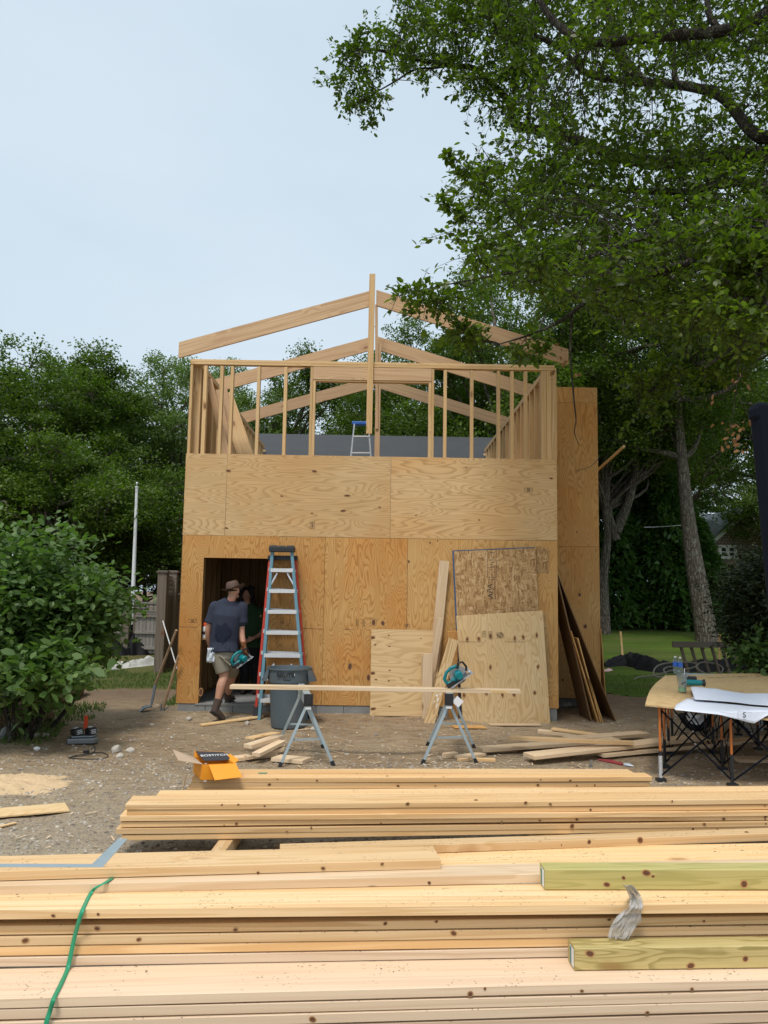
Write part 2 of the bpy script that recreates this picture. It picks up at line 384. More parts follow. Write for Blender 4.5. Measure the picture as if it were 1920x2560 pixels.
class MB:
    def __init__(s): s.v = []; s.f = []; s.m = []; s.mi = 0
    def add(s, vs, fs):
        b = len(s.v); s.v += [tuple(v) for v in vs]; s.f += [tuple(b + i for i in f) for f in fs]; s.m += [s.mi] * len(fs)
    def box(s, c, d, R=None):
        c = V(c); h = V(d) / 2; vs = []
        for x in (-1, 1):
            for y in (-1, 1):
                for z in (-1, 1):
                    p = V((x * h.x, y * h.y, z * h.z))
                    if R is not None: p = R @ p
                    vs.append(c + p)
        s.add(vs, [(0, 1, 3, 2), (4, 6, 7, 5), (0, 4, 5, 1), (2, 3, 7, 6), (0, 2, 6, 4), (1, 5, 7, 3)])
    def bar(s, p0, p1, w, t, up=(0, 0, 1)):
        """box from p0 to p1; w across, t along 'up'"""
        p0, p1 = V(p0), V(p1); x = (p1 - p0).normalized(); z = V(up); z = (z - x * z.dot(x))
        if z.length < 1e-5: z = V((1, 0, 0)) - x * x.x
        z.normalize(); y = z.cross(x); L = (p1 - p0).length
        R = Matrix((x, y, z)).transposed(); s.box((p0 + p1) / 2, (L, w, t), R)
    def tube(s, pts, r, n=8, cap=True):
        pts = [V(p) for p in pts]; k = len(pts)
        rs = r if isinstance(r, (list, tuple)) else [r] * k
        prev = None; rings = []
        for i, p in enumerate(pts):
            d = (pts[min(i + 1, k - 1)] - pts[max(i - 1, 0)])
            d = d.normalized() if d.length > 1e-9 else V((0, 0, 1))
            if prev is None: a = V((0, 0, 1)) if abs(d.z) < .9 else V((1, 0, 0))
            else: a = prev
            a = (a - d * a.dot(d)).normalized(); prev = a; b = d.cross(a)
            rings.append([p + (a * math.cos(2 * math.pi * j / n) + b * math.sin(2 * math.pi * j / n)) * rs[i] for j in range(n)])
        vs = [v for rg in rings for v in rg]; fs = []
        for i in range(k - 1):
            for j in range(n):
                j2 = (j + 1) % n; fs.append((i * n + j, i * n + j2, (i + 1) * n + j2, (i + 1) * n + j))
        if cap: fs.append(tuple(range(n - 1, -1, -1))); fs.append(tuple((k - 1) * n + j for j in range(n)))
        s.add(vs, fs)
    def lathe(s, prof, c=(0, 0, 0), n=24, R=None, sx=1, sy=1):
        vs = []; c = V(c)
        for r, z in prof:
            for j in range(n):
                a = 2 * math.pi * j / n; p = V((r * math.cos(a) * sx, r * math.sin(a) * sy, z))
                if R is not None: p = R @ p
                vs.append(c + p)
        fs = []
        for i in range(len(prof) - 1):
            for j in range(n):
                j2 = (j + 1) % n; fs.append((i * n + j, i * n + j2, (i + 1) * n + j2, (i + 1) * n + j))
        if prof[0][0] > 1e-6: fs.append(tuple(range(n - 1, -1, -1)))
        if prof[-1][0] > 1e-6: fs.append(tuple((len(prof) - 1) * n + j for j in range(n)))
        s.add(vs, fs)
    def prism(s, poly, z0, z1, R=None, c=(0, 0, 0)):
        n = len(poly); c = V(c); vs = []
        for z in (z0, z1):
            for x, y in poly:
                p = V((x, y, z)); 
                if R is not None: p = R @ p
                vs.append(c + p)
        fs = [tuple(range(n - 1, -1, -1)), tuple(range(n, 2 * n))] + [(i, (i + 1) % n, (i + 1) % n + n, i + n) for i in range(n)]
        s.add(vs, fs)
    def ell(s, c, r, n=12, m=8, R=None):
        prof = [(max(math.sin(math.pi * i / m), 1e-7), -math.cos(math.pi * i / m)) for i in range(m + 1)]
        vs = []; c = V(c)
        for a, z in prof:
            for j in range(n):
                t = 2 * math.pi * j / n; p = V((a * math.cos(t) * r[0], a * math.sin(t) * r[1], z * r[2]))
                if R is not None: p = R @ p
                vs.append(c + p)
        fs = [(i * n + j, i * n + (j + 1) % n, (i + 1) * n + (j + 1) % n, (i + 1) * n + j) for i in range(m) for j in range(n)]
        s.add(vs, fs)
    def build(s, name, mats, parent=None, smooth=False, Mw=None, bevel=0):
        """vertices are in world space unless Mw is given (then local to Mw)"""
        me = bpy.data.meshes.new(name)
        if Mw is None:
            Mw = Matrix.Translation(WM[parent.name].translation) if parent is not None else Matrix.Translation(V(s.v[0]))
            iv = Mw.inverted(); vs = [tuple(iv @ V(v)) for v in s.v]
        else: vs = s.v
        me.from_pydata(vs, [], s.f)
        if not isinstance(mats, (list, tuple)): mats = [mats]
        for m in mats: me.materials.append(MT[m] if isinstance(m, str) else m)
        if any(s.m): me.polygons.foreach_set('material_index', s.m)
        bm = bmesh.new(); bm.from_mesh(me)
        bmesh.ops.remove_doubles(bm, verts=bm.verts, dist=1e-6)
        bmesh.ops.recalc_face_normals(bm, faces=bm.faces); bm.to_mesh(me); bm.free()
        if smooth:
            me.polygons.foreach_set('use_smooth', [True] * len(me.polygons))
            try: me.set_sharp_from_angle(angle=rad(40))
            except Exception: pass
        o = bpy.data.objects.new(name, me); link(o, Mw, parent)
        if bevel:
            b = o.modifiers.new('bevel', 'BEVEL'); b.width = bevel; b.segments = 2; b.limit_method = 'ANGLE'; b.angle_limit = rad(40)
        return o

def frameM(o, x, yhint):
    """matrix with local X along x, local Z = normal of (x, yhint)"""
    x = V(x).normalized(); y = V(yhint); y = (y - x * y.dot(x)).normalized(); z = x.cross(y)
    m = Matrix((x, y, z)).transposed().to_4x4(); m.translation = V(o); return m

RB = random.Random(7)
def board(name, p0, p1, w, t, mat='frame', wdir=(0, 1, 0), parent=None, bow=0, label=None, cat=None, group=None, ch=.002, skew=0, knots=0):
    """lumber from p0 to p1 (centre line), w along wdir, t across; local X along the grain"""
    p0, p1 = V(p0), V(p1); L = (p1 - p0).length
    Mw = frameM((p0 + p1) / 2, p1 - p0, wdir)
    a, b = w / 2, t / 2; c = min(ch, b * .4)
    sec = [(-a + c, -b), (a - c, -b), (a, -b + c), (a, b - c), (a - c, b), (-a + c, b), (-a, b - c), (-a, -b + c)]
    ns = 9 if bow else 2; vs = []; fs = []
    ph = RB.random() * 6
    for i in range(ns):
        u = i / (ns - 1); x = (u - .5) * L; dz = bow * math.sin(u * 3.1 + ph) * .5; dy = bow * .6 * math.sin(u * 2.3 + ph * 2)
        sk = skew * (1 if i == 0 else (-1 if i == ns - 1 else 0))
        vs += [(x + sk * y / max(a, 1e-6) * w, y + dy, z + dz) for y, z in sec]
    for i in range(ns - 1):
        for j in range(8):
            fs.append((i * 8 + j, i * 8 + (j + 1) % 8, (i + 1) * 8 + (j + 1) % 8, (i + 1) * 8 + j))
    fs.append(tuple(range(7, -1, -1))); fs.append(tuple((ns - 1) * 8 + j for j in range(8)))
    m = MB(); m.add(vs, fs)
    if knots:
        for _ in range(knots):
            x = RB.uniform(-L / 2 + .05, L / 2 - .05); r_ = RB.uniform(.0035, .0085) * (1.35 if w < .1 else 1)
            if RB.random() < .75: zc_ = RB.uniform(-b + r_, b - r_) if b > r_ * 1.2 else 0; disc(m, (x, -a - .0003, zc_), (1.25 * r_, 0, 0), (0, 0, r_), (0, -1, 0))
            else: yc_ = RB.uniform(-a + r_, a - r_); disc(m, (x, yc_, b + .0003), (1.4 * r_, 0, 0), (0, r_, 0), (0, 0, 1))
    o = m.build(name, [mat, 'knotrim', 'knot'] if knots else mat, parent, Mw=Mw)
    if label: tag(o, label, cat, group)
    return o

def disc(m, c, ax, ay, n, rim=1.45):
    c, ax, ay, n = V(c), V(ax), V(ay), V(n).normalized(); s0 = RB.random() * 6
    for k, (s_, off, mi) in enumerate(((rim, .0001, 1), (1, .0006, 2))):
        m.mi = mi; N = 11
        m.add([c + n * off + (ax * math.cos(6.283 * j / N) + ay * math.sin(6.283 * j / N)) * s_ * (1 + .13 * math.sin(6.283 * j / N * 2 + s0)) for j in range(N)], [tuple(range(N))])
    m.mi = 0

def append(o, m, mats):
    me = o.data; off = len(me.materials)
    for q in mats: me.materials.append(MT[q])
    bm = bmesh.new(); bm.from_mesh(me); vs = [bm.verts.new(v) for v in m.v]
    for f, mi in zip(m.f, m.m): bm.faces.new([vs[i] for i in f]).material_index = off + mi - 1
    bm.to_mesh(me); bm.free()

def sheet(name, corner, x, y, Lx, Ly, t=.012, mat='ply_new', parent=None, poly=None, label=None, cat=None, group=None, grid=0, warp=0):
    """panel: corner, direction x (grain) and y; optional outline poly in (x, y)"""
    Mw = frameM(corner, x, y); m = MB()
    poly = poly or [(0, 0), (Lx, 0), (Lx, Ly), (0, Ly)]
    if grid:
        n = grid; vs = []; 
        for side in (0, 1):
            for i in range(n + 1):
                for j in range(n + 1):
                    u, w_ = i / n, j / n
                    vs.append((u * Lx, w_ * Ly, side * t + warp * (math.sin(u * 3.14) * .7 + math.sin(w_ * 4 + u * 2) * .3)))
        N = (n + 1) ** 2; fs = []
        for i in range(n):
            for j in range(n):
                q = (i * (n + 1) + j, (i + 1) * (n + 1) + j, (i + 1) * (n + 1) + j + 1, i * (n + 1) + j + 1)
                fs.append(q[::-1]); fs.append(tuple(k + N for k in q))
        for k in range(n):
            for a, b in ((k * (n + 1), (k + 1) * (n + 1)), (k * (n + 1) + n, (k + 1) * (n + 1) + n), (k, k + 1), (n * (n + 1) + k, n * (n + 1) + k + 1)):
                fs.append((a, b, b + N, a + N))
        m.add(vs, fs)
    else: m.prism(poly, 0, t)
    o = m.build(name, mat, parent, Mw=Mw)
    if label: tag(o, label, cat, group)
    return o

def text(name, body, size, mat, Mw, parent=None, ext=.0006, bold=0, align='CENTER', shear=0):
    cu = bpy.data.curves.new(name, 'FONT'); cu.body = body; cu.size = size; cu.extrude = ext; cu.offset = bold
    cu.align_x = align; cu.align_y = 'CENTER'; cu.shear = shear
    tmp = bpy.data.objects.new('tmp', cu); COL.objects.link(tmp)
    dg = bpy.context.evaluated_depsgraph_get(); me = bpy.data.meshes.new_from_object(tmp.evaluated_get(dg))
    bpy.data.objects.remove(tmp); bpy.data.curves.remove(cu); me.name = name; me.materials.clear(); me.materials.append(MT[mat])
    return link(bpy.data.objects.new(name, me), Mw, parent)

def fuse(mb, voxel=.012, smooth=6, mats='skin', name='body', parent=None, Mw=None):
    """turn overlapping lofts into one continuous surface"""
    o = mb.build(name, mats, parent, Mw=Mw)
    r = o.modifiers.new('remesh', 'REMESH'); r.mode = 'VOXEL'; r.voxel_size = voxel; r.use_smooth_shade = True
    s = o.modifiers.new('smooth', 'SMOOTH'); s.iterations = smooth; s.factor = .5
    dg = bpy.context.evaluated_depsgraph_get(); me = bpy.data.meshes.new_from_object(o.evaluated_get(dg))
    o.modifiers.clear(); old = o.data; o.data = me; bpy.data.meshes.remove(old); me.name = name
    if not me.materials: me.materials.append(MT[mats])
    return o

def quads_mesh(name, verts, k, mat, smooth=False):
    """verts: (N*k,3) numpy; N polygons of k corners"""
    n = len(verts) // k; me = bpy.data.meshes.new(name)
    me.vertices.add(n * k); me.vertices.foreach_set('co', verts.astype(np.float32).ravel())
    me.loops.add(n * k); me.loops.foreach_set('vertex_index', np.arange(n * k, dtype=np.int32))
    me.polygons.add(n); me.polygons.foreach_set('loop_start', np.arange(n, dtype=np.int32) * k)
    try: me.polygons.foreach_set('loop_total', np.full(n, k, dtype=np.int32))
    except Exception: pass
    me.update(calc_edges=True); me.materials.append(MT[mat]); return me

LEAF6 = np.array([(0, 0), (.28, .42), (.68, .46), (1, 0), (.68, -.46), (.28, -.42)])
LEAF4 = np.array([(0, 0), (.5, .5), (1, 0), (.5, -.5)])
def leaf_verts(P, rng, size, aspect=.5, up=.6, hexa=True, droop=0, vary=.35, outward=None):
    """P: (N,3) leaf positions -> leaf polygons"""
    N = len(P); sh = LEAF6 if hexa else LEAF4
    nrm = rng.normal(size=(N, 3)); nrm[:, 2] = np.abs(nrm[:, 2]) + up; nrm /= np.linalg.norm(nrm, axis=1)[:, None]
    d = rng.normal(size=(N, 3)); d[:, 2] -= droop
    if outward is not None: d += outward
    d -= nrm * (d * nrm).sum(1)[:, None]; d /= np.linalg.norm(d, axis=1)[:, None] + 1e-9
    w = np.cross(nrm, d); s = size * (1 - vary + 2 * vary * rng.random(N))[:, None]
    out = np.empty((N, len(sh), 3))
    for i, (a, b) in enumerate(sh):
        lift = -.12 * a * a + (.10 * abs(b))
        out[:, i] = P + d * s * a + w * s * b * aspect + nrm * s * lift
    return out.reshape(-1, 3)
def cluster_pts(C, R, per, rng, flat=.6):
    n = len(C) * per; c = np.repeat(np.asarray(C), per, axis=0); r = np.repeat(np.asarray(R), per)[:, None]
    g = rng.normal(size=(n, 3)) * .5; g[:, 2] *= flat
    return c + g * r
def wiggle(p0, p1, n, amp, rng, sag=0):
    p0, p1 = V(p0), V(p1); out = []; L = (p1 - p0).length
    o = V(rng.normal(size=3)) * amp * L; o2 = V(rng.normal(size=3)) * amp * L * .5
    for i in range(n + 1):
        u = i / n; out.append(p0.lerp(p1, u) + o * math.sin(math.pi * u) + o2 * math.sin(2 * math.pi * u) + V((0, 0, sag * math.sin(math.pi * u))))
    return out
def catmull(pts, k=5):
    pts = [V(p) for p in pts]; out = []
    P = [pts[0]] + pts + [pts[-1]]
    for i in range(1, len(P) - 2):
        for j in range(k):
            t = j / k; a, b, c, d = P[i - 1], P[i], P[i + 1], P[i + 2]
            out.append(.5 * ((2 * b) + (c - a) * t + (2 * a - 5 * b + 4 * c - d) * t * t + (3 * b - a - 3 * c + d) * t ** 3))
    out.append(pts[-1]); return out
# ------------------------------------------------------------------ ground
def rise(y): return .03 * max(0, y - 12.5) if y < 60 else .03 * 47.5
def gh(x, y):
    z = rise(y)
    if -12 < x < 12 and 1 < y < 16:
        n = noise.fractal(V((x * .9, y * .9, 0)), 1, 2, 4) * .025 + noise.noise(V((x * 3.1, y * 3.1, 4))) * .012
        z += n * min(1, max(0, (16 - y) / 3))
    if 10.6 < y < 12 and -4 < x < 1.4: t = min(1, (y - 10.6) / .75); z += .075 * t * t * (3 - 2 * t) * min(1, (1.4 - x) / .8, (x + 4) / .8)
    z += noise.noise(V((x * .08, y * .08, 9))) * .12 * min(1, max(0, (y - 20) / 10))
    return z
def axis(segs):
    a = []
    for s, e, st in segs: a += list(np.arange(s, e, st))
    a.append(segs[-1][1]); return a
GX = axis([(-400, -60, 34), (-60, -14, 2.3), (-14, -5, .3), (-5, 6, .07), (6, 14, .3), (14, 60, 2.3), (60, 400, 34)])
GY = axis([(-60, -4, 8), (-4, 3.8, .6), (3.8, 12.5, .07), (12.5, 20, .25), (20, 60, 1.2), (60, 600, 40)])
vs = [(x, y, gh(x, y)) for y in GY for x in GX]; nx = len(GX)
fs = [(j * nx + i, j * nx + i + 1, (j + 1) * nx + i + 1, (j + 1) * nx + i) for j in range(len(GY) - 1) for i in range(nx - 1)]
m = MB(); m.v = vs; m.f = fs; m.m = [0] * len(fs)
g = m.build('ground', 'dirt', Mw=Matrix.Identity(4), smooth=True); tag(g, 'bare brown dirt and gravel building plot', 'ground', kind='structure')

def lawn_patch(name, x0, x1, y0, y1, st, edge, label, mat='lawn'):
    xs = np.arange(x0, x1, st); ys = np.arange(y0, y1, st); m = MB(); idx = {}
    def vid(i, j):
        if (i, j) not in idx:
            idx[(i, j)] = len(m.v); x, y = xs[i], ys[j]; ins = all(edge(x + a_, y + b_) for a_, b_ in ((-st * 1.6, 0), (st * 1.6, 0), (0, -st * 1.6))); m.v.append((x, y, gh(x, y) + (.016 + .008 * noise.noise(V((x * 2, y * 2, 1))) if ins else -.012)))
        return idx[(i, j)]
    for i in range(len(xs) - 1):
        for j in range(len(ys) - 1):
            if edge(xs[i], ys[j]): m.f.append((vid(i, j), vid(i + 1, j), vid(i + 1, j + 1), vid(i, j + 1))); m.m.append(0)
    o = m.build(name, mat, Mw=Matrix.Identity(4), smooth=True); tag(o, label, 'lawn', kind='structure'); return o
def edge_r(x, y): return y > 14.0 + .9 * noise.noise(V((x * .8, 3, y * .8))) and x > 2.2
def edge_l(x, y): return y > 13.6 + .8 * noise.noise(V((x * .7, 8, y * .7))) + (.5 if x > -3.6 else 0) and x < -1.5
lawn_patch('lawn', 2.2, 26, 12, 52, .22, edge_r, 'mown green lawn behind the building plot on the right')
lawn_patch('grass_verge', -26, -1.6, 12, 34, .25, edge_l, 'rough green grass behind the building plot on the left', 'verge')

rng = np.random.default_rng(5)
def blades(pts, h, rng, w=.006):
    n = len(pts); a = rng.random(n) * 6.28; d = np.stack([np.cos(a), np.sin(a), np.zeros(n)], 1); b = np.stack([-np.sin(a), np.cos(a), np.zeros(n)], 1)
    hh = (h * (.5 + rng.random(n)))[:, None]; up = np.array([0, 0, 1.])
    o = np.empty((n, 3, 3)); o[:, 0] = pts - b * w; o[:, 1] = pts + b * w; o[:, 2] = pts + up * hh + d * hh * rng.random((n, 1)) * .7
    return o.reshape(-1, 3)
def scatter_grass(name, regions, label):
    allp = []
    for (x0, x1, y0, y1, n, h, f) in regions:
        xs = x0 + (x1 - x0) * rng.random(n); ys = y0 + (y1 - y0) * rng.random(n)
        P = np.array([(x, y, gh(x, y)) for x, y in zip(xs, ys) if f(x, y)])
        if len(P): allp.append(blades(P, h, rng, .007 + h * .02))
    me = quads_mesh(name, np.concatenate(allp), 3, 'grass'); o = link(bpy.data.objects.new(name, me)); tag(o, label, 'grass', kind='stuff')
patch = lambda x, y: noise.noise(V((x * 1.1, y * 1.1, 5))) > -.1
scatter_grass('grass', [(2.2, 12, 12.2, 17, 26000, .05, lambda x, y: edge_r(x, y - .5) and patch(x, y)),
                        (-7.5, -1.6, 12.6, 16.5, 26000, .055, lambda x, y: edge_l(x, y - .3) and noise.noise(V((x * 1.1, y * 1.1, 5))) > -.35),
                        (-6.0, -3.8, 9.2, 12.5, 5000, .06, lambda x, y: x < -3.9 - (y - 9.2) * .12 + .3 * noise.noise(V((x * 2, y * 2, 2)))),
                        (-3.45, -2.95, 12.4, 14.5, 1200, .06, lambda x, y: True),
                        (-5.2, -4.2, 8.2, 9.2, 1500, .06, lambda x, y: x < -4.5)],
              'short green grass and weeds at the edge of the dirt')

# gravel and debris
def stones(name, pts, sizes, mat='stone', flat=.55, sub_=1):
    base = bmesh.new(); bmesh.ops.create_icosphere(base, subdivisions=sub_, radius=1)
    bv = np.array([v.co[:] for v in base.verts]); bf = np.array([[v.index for v in f.verts] for f in base.faces]); base.free()
    V_ = []; F_ = []
    for k, (p, s) in enumerate(zip(pts, sizes)):
        j = bv * (1 + .38 * (rng.random(bv.shape) - .5)); j = j * np.array([1, .6 + .4 * rng.random(), flat * (.7 + .5 * rng.random())])
        a = rng.random() * 6.28; c_, s_ = math.cos(a), math.sin(a)
        R = np.array([[c_, -s_, 0], [s_, c_, 0], [0, 0, 1]]); t_ = (rng.random() - .5) * .7
        R2 = np.array([[1, 0, 0], [0, math.cos(t_), -math.sin(t_)], [0, math.sin(t_), math.cos(t_)]])
        V_.append((j @ R2 @ R) * s + np.array(p)); F_.append(bf + k * len(bv))
    me = bpy.data.meshes.new(name); me.from_pydata(np.concatenate(V_).tolist(), [], np.concatenate(F_).tolist()); me.materials.append(MT[mat])
    return link(bpy.data.objects.new(name, me))
def gpts(n, x0, x1, y0, y1, f):
    out = []
    while len(out) < n:
        x = x0 + (x1 - x0) * rng.random(); y = y0 + (y1 - y0) * rng.random()
        if rng.random() < f(x, y): out.append((x, y, gh(x, y)))
    return out
dens = lambda x, y: max(0, .5 + noise.noise(V((x * .9, y * .9, 3)))) * (1 if y < 8.6 else .22)
P = gpts(17000, -5, 5.5, 4.2, 12.2, dens); S = list(.006 + .015 * rng.random(len(P)) ** 2)
P2 = gpts(560, -4.6, 5.5, 4.6, 12.8, lambda x, y: 1 if y < 9 else .5); S2 = list(.014 + .028 * rng.random(len(P2)) ** 3)
o = stones('gravel', P + P2, S + S2); tag(o, 'loose grey gravel and pebbles lying over the dirt', 'gravel', kind='stuff')
# wood chips / twigs litter
C_ = []
for (n, x0, x1, y0, y1) in ((420, -4.5, 4.5, 4.8, 12.5), (260, -1.2, 2.2, 7.3, 9.6)):
    for _ in range(n):
        x = x0 + (x1 - x0) * rng.random(); y = y0 + (y1 - y0) * rng.random(); a = rng.random() * 6.28; L = .012 + .05 * rng.random() ** 2; w = .003 + .004 * rng.random()
        z = gh(x, y) + .012; c_, s_ = math.cos(a), math.sin(a)
        C_ += [(x - c_ * L - s_ * -w, y - s_ * L - c_ * w, z), (x + c_ * L - s_ * -w, y + s_ * L - c_ * w, z + .004), (x + c_ * L - s_ * w, y + s_ * L + c_ * w, z + .006), (x - c_ * L - s_ * w, y - s_ * L + c_ * w, z)]
me = quads_mesh('wood_chips', np.array(C_), 4, 'white'); o = link(bpy.data.objects.new('wood_chips', me)); tag(o, 'small wood chips and splinters littering the dirt', 'wood chips', kind='stuff')
# sawdust heap
def mound(name, mat, cx, cy, rx, ry, h, label, cat, kind=None, seed=0, n=40, rough=.35, **k):
    m = MB(); vs = []; fs = []; 
    for i in range(n + 1):
        for j in range(n + 1):
            u, v = i / n * 2 - 1, j / n * 2 - 1; x, y = cx + rx * u, cy + ry * v
            d = math.hypot(u, v) + .28 * noise.noise(V((u * 2.2 + seed, v * 2.2, seed)))
            z = h * max(0, 1 - d * d) * (1 + rough * noise.noise(V((u * 5, v * 5, seed + 3)))) 
            z += (h * rough * .5 * noise.noise(V((u * 14, v * 9, seed))) if d < .95 else 0)
            vs.append((x, y, gh(x, y) + z - (.03 if d > .98 else 0)))
    for i in range(n):
        for j in range(n): fs.append((i * (n + 1) + j, (i + 1) * (n + 1) + j, (i + 1) * (n + 1) + j + 1, i * (n + 1) + j + 1))
    m.add(vs, fs); o = m.build(name, mat, smooth=True); tag(o, label, cat, kind=kind); return o
p = UZ(60, 1962, 0); mound('sawdust', 'sawdust', p.x - .1, p.y, .55, .42, .022, 'pale heap of sawdust spilled on the gravel', 'sawdust', 'stuff', 3, 60, 1.5)

# ------------------------------------------------------------------ the building
HM = Matrix.Translation(V((-2.961, 11.50, 0))) @ Matrix.Rotation(.00789, 4, 'Z')
house = bpy.data.objects.new('building_under_construction', None); link(house, HM)
tag(house, 'two storey plywood sheathed building with open roof framing', 'building')
HR = HM.to_3x3(); HX, HY, HZ = HR @ V((1, 0, 0)), HR @ V((0, 1, 0)), V((0, 0, 1))
def H(u, v, w): return HM @ V((u, v, w))
def FU(px, py, v=0.0):
    """pixel -> house coords on the plane at depth v"""
    inv = HM.inverted(); o = inv @ CAM; d = inv.to_3x3() @ ray(px, py); t = (v - o.y) / d.y; return o + d * t
W0, W1, W2, TOP = .184, 2.62, 3.845, 5.29
Wd = 5.54
def fsheet(u0, u1, w0, w1, mat, v=0.0, t=.012, grain='Z', poly=None, name='sheathing_panel', g=.0022, parent=None):
    """vertical panel parallel to the facade; its face is at v, thickness goes back"""
    u0 += g; u1 -= g; w0 += g; w1 -= g
    if grain == 'Z':   # grain along Z : local x = up
        pl = None if poly is None else [(b - w0, -(a - u1)) for a, b in poly]
        return sheet(name, H(u1, v + t, w0), HZ, -HX, w1 - w0, u1 - u0, t, mat, parent or house, poly=pl)
    pl = None if poly is None else [(a - u0, b - w0) for a, b in poly]
    return sheet(name, H(u0, v + t, w0), HX, HZ, u1 - u0, w1 - w0, t, mat, parent or house, poly=pl)
# note: local z of sheet = x cross y ; both cases point to -v (towards the viewer)
dl, dr, dt_, db = FU(501.5, 1600).x, FU(667, 1600).x, FU(580, 1395).z, W0
D0, D1 = 0.0, 1.42
fsheet(D0, D1, W0, W1, 'ply_lo', poly=[(D0, W0), (dl, W0), (dl, dt_), (dr, dt_), (dr, W0), (D1, W0), (D1, W1), (D0, W1)])
for a, b in ((1.42, 2.10), (2.10, 3.32), (3.32, 4.54), (4.54, Wd)):
    fsheet(a, b, W0, W1, 'ply_lo' if b < 4 else 'ply_wing')
fsheet(0, .612, W1, W2, 'ply_hi', grain='X', v=-.002)
fsheet(.612, 3.055, W1, W2, 'ply_hi', grain='X')
fsheet(3.055, Wd, W1, W2, 'ply_hi', grain='X', v=-.001)
# side walls, back wall, wing
DEP = 6.3
def sside(u, v0, v1, w0, w1, mat, t=.012):
    return sheet('sheathing_panel', H(u, v0, w0), HZ, HY, w1 - w0, v1 - v0, t, mat, house)
for a, b in ((.013, 2.45), (2.455, 4.9), (4.905, DEP)):
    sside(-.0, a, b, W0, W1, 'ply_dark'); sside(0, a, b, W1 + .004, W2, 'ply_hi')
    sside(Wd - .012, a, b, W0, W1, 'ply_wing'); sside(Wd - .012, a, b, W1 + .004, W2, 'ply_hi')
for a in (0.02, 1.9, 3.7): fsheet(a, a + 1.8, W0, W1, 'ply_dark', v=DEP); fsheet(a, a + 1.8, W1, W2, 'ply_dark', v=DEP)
# wing on the right, set back
wl, wr = Wd + .003, (HM.inverted() @ UY(1500.5, 1365, 12.7)).x
wtop = UY(1498, 967, 12.7).z; ws1 = UY(1440, 1005, 12.7).z; ws2 = UY(1440, 1365.5, 12.7).z
WV = 1.2; wb = .185
fsheet(wl, wr, wb, ws2, 'ply_wing', v=WV); fsheet(wl, wr, ws2, ws1, 'ply_wing', v=WV); fsheet(wl, wr, ws1, wtop, 'ply_wing', v=WV)
for a, b in ((WV + .013, WV + 2.4), (WV + 2.405, WV + 4.5)):
    sheet('sheathing_panel', H(wr - .012, a, wb), HZ, HY, wtop - wb, b - a, .012, 'ply_wing', house)
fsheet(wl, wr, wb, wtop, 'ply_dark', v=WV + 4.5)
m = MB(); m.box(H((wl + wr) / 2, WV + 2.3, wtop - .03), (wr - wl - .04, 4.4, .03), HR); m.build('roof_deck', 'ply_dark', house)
m = MB(); m.box(H((wl + wr) / 2 + .03, WV + 2.4, .07), (wr - wl - .3, 4.3, .22), HR); m.build('foundation', 'conc', house)
# foundation blocks (course of blocks, joints modelled)
m = MB(); a = .02; n_ = 0
while a < Wd - .05:
    b = min(a + .4, Wd - .02); m.box(H((a + b) / 2, .07, .075), (b - a - .008, .12, .215), HR); a = b
m.box(H(Wd / 2, .085, .07), (Wd - .05, .12, .2), HR)
m.box(H(.07, DEP / 2, .07), (.12, DEP - .3, .22), HR); m.box(H(Wd - .09, DEP / 2, .07), (.12, DEP - .3, .22), HR)
m.build('foundation', 'conc', house, bevel=.006)
m = MB(); m.box(H((dl + dr) / 2, .10, .17), (dr - dl + .1, .2, .03), HR); m.build('door_sill', 'conc', house, bevel=.005)
m = MB(); m.box(H(Wd / 2, DEP / 2 + .05, .1), (Wd - .3, DEP - .3, .14), HR); m.build('floor_slab', 'conc', house)
# upper floor deck
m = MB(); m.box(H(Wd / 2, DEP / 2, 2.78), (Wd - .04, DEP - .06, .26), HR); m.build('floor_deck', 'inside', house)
# ground floor studs seen through the door
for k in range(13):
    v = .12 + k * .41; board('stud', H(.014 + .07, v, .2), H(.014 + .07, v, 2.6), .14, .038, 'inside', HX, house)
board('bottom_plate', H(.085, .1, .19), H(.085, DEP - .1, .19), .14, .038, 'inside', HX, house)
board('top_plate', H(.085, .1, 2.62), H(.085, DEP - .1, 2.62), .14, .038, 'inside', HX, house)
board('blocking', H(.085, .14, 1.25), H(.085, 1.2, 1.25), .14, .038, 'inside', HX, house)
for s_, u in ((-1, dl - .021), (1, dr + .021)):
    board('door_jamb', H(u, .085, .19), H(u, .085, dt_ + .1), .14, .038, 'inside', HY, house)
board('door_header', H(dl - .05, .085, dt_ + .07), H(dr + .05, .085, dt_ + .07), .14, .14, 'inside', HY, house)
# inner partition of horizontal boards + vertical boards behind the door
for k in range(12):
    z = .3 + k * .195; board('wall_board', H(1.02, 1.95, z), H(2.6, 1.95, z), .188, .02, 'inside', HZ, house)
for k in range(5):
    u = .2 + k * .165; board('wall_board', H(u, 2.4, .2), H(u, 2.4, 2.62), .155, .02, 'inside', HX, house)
# upper front wall
def fstud(px, w0=W2 + .0, w1=None, dbl=1, wide=.038):
    u = FU(px, 1020, .0).x; w1 = w1 or TOP - .095
    return board('stud', H(u, .05, w0 - .02), H(u, .05, w1), wide, .089, 'frame', HX, house)
uL, uR = 0.0, Wd
for px in (551, 577, 644, 712, 1113, 1180, 1247, 1281, 1315): fstud(px, wide=.047)
fstud(510, wide=.055)
board('corner_stud', H(.022, .05, W2), H(.022, .05, TOP - .08), .04, .089, 'frame', HX, house)
hb = FU(900, 951).z + .002; ht = TOP - .083
uhl, uhr = FU(781, 1020).x, FU(1078, 1020).x
for u in (uhl - .022, uhr + .022): board('stud', H(u, .05, W2), H(u, .05, ht), .04, .089, 'frame', HX, house)
for u in (uhl + .02, uhr - .02): board('jack_stud', H(u, .05, W2), H(u, .05, hb), .04, .089, 'frame', HX, house)
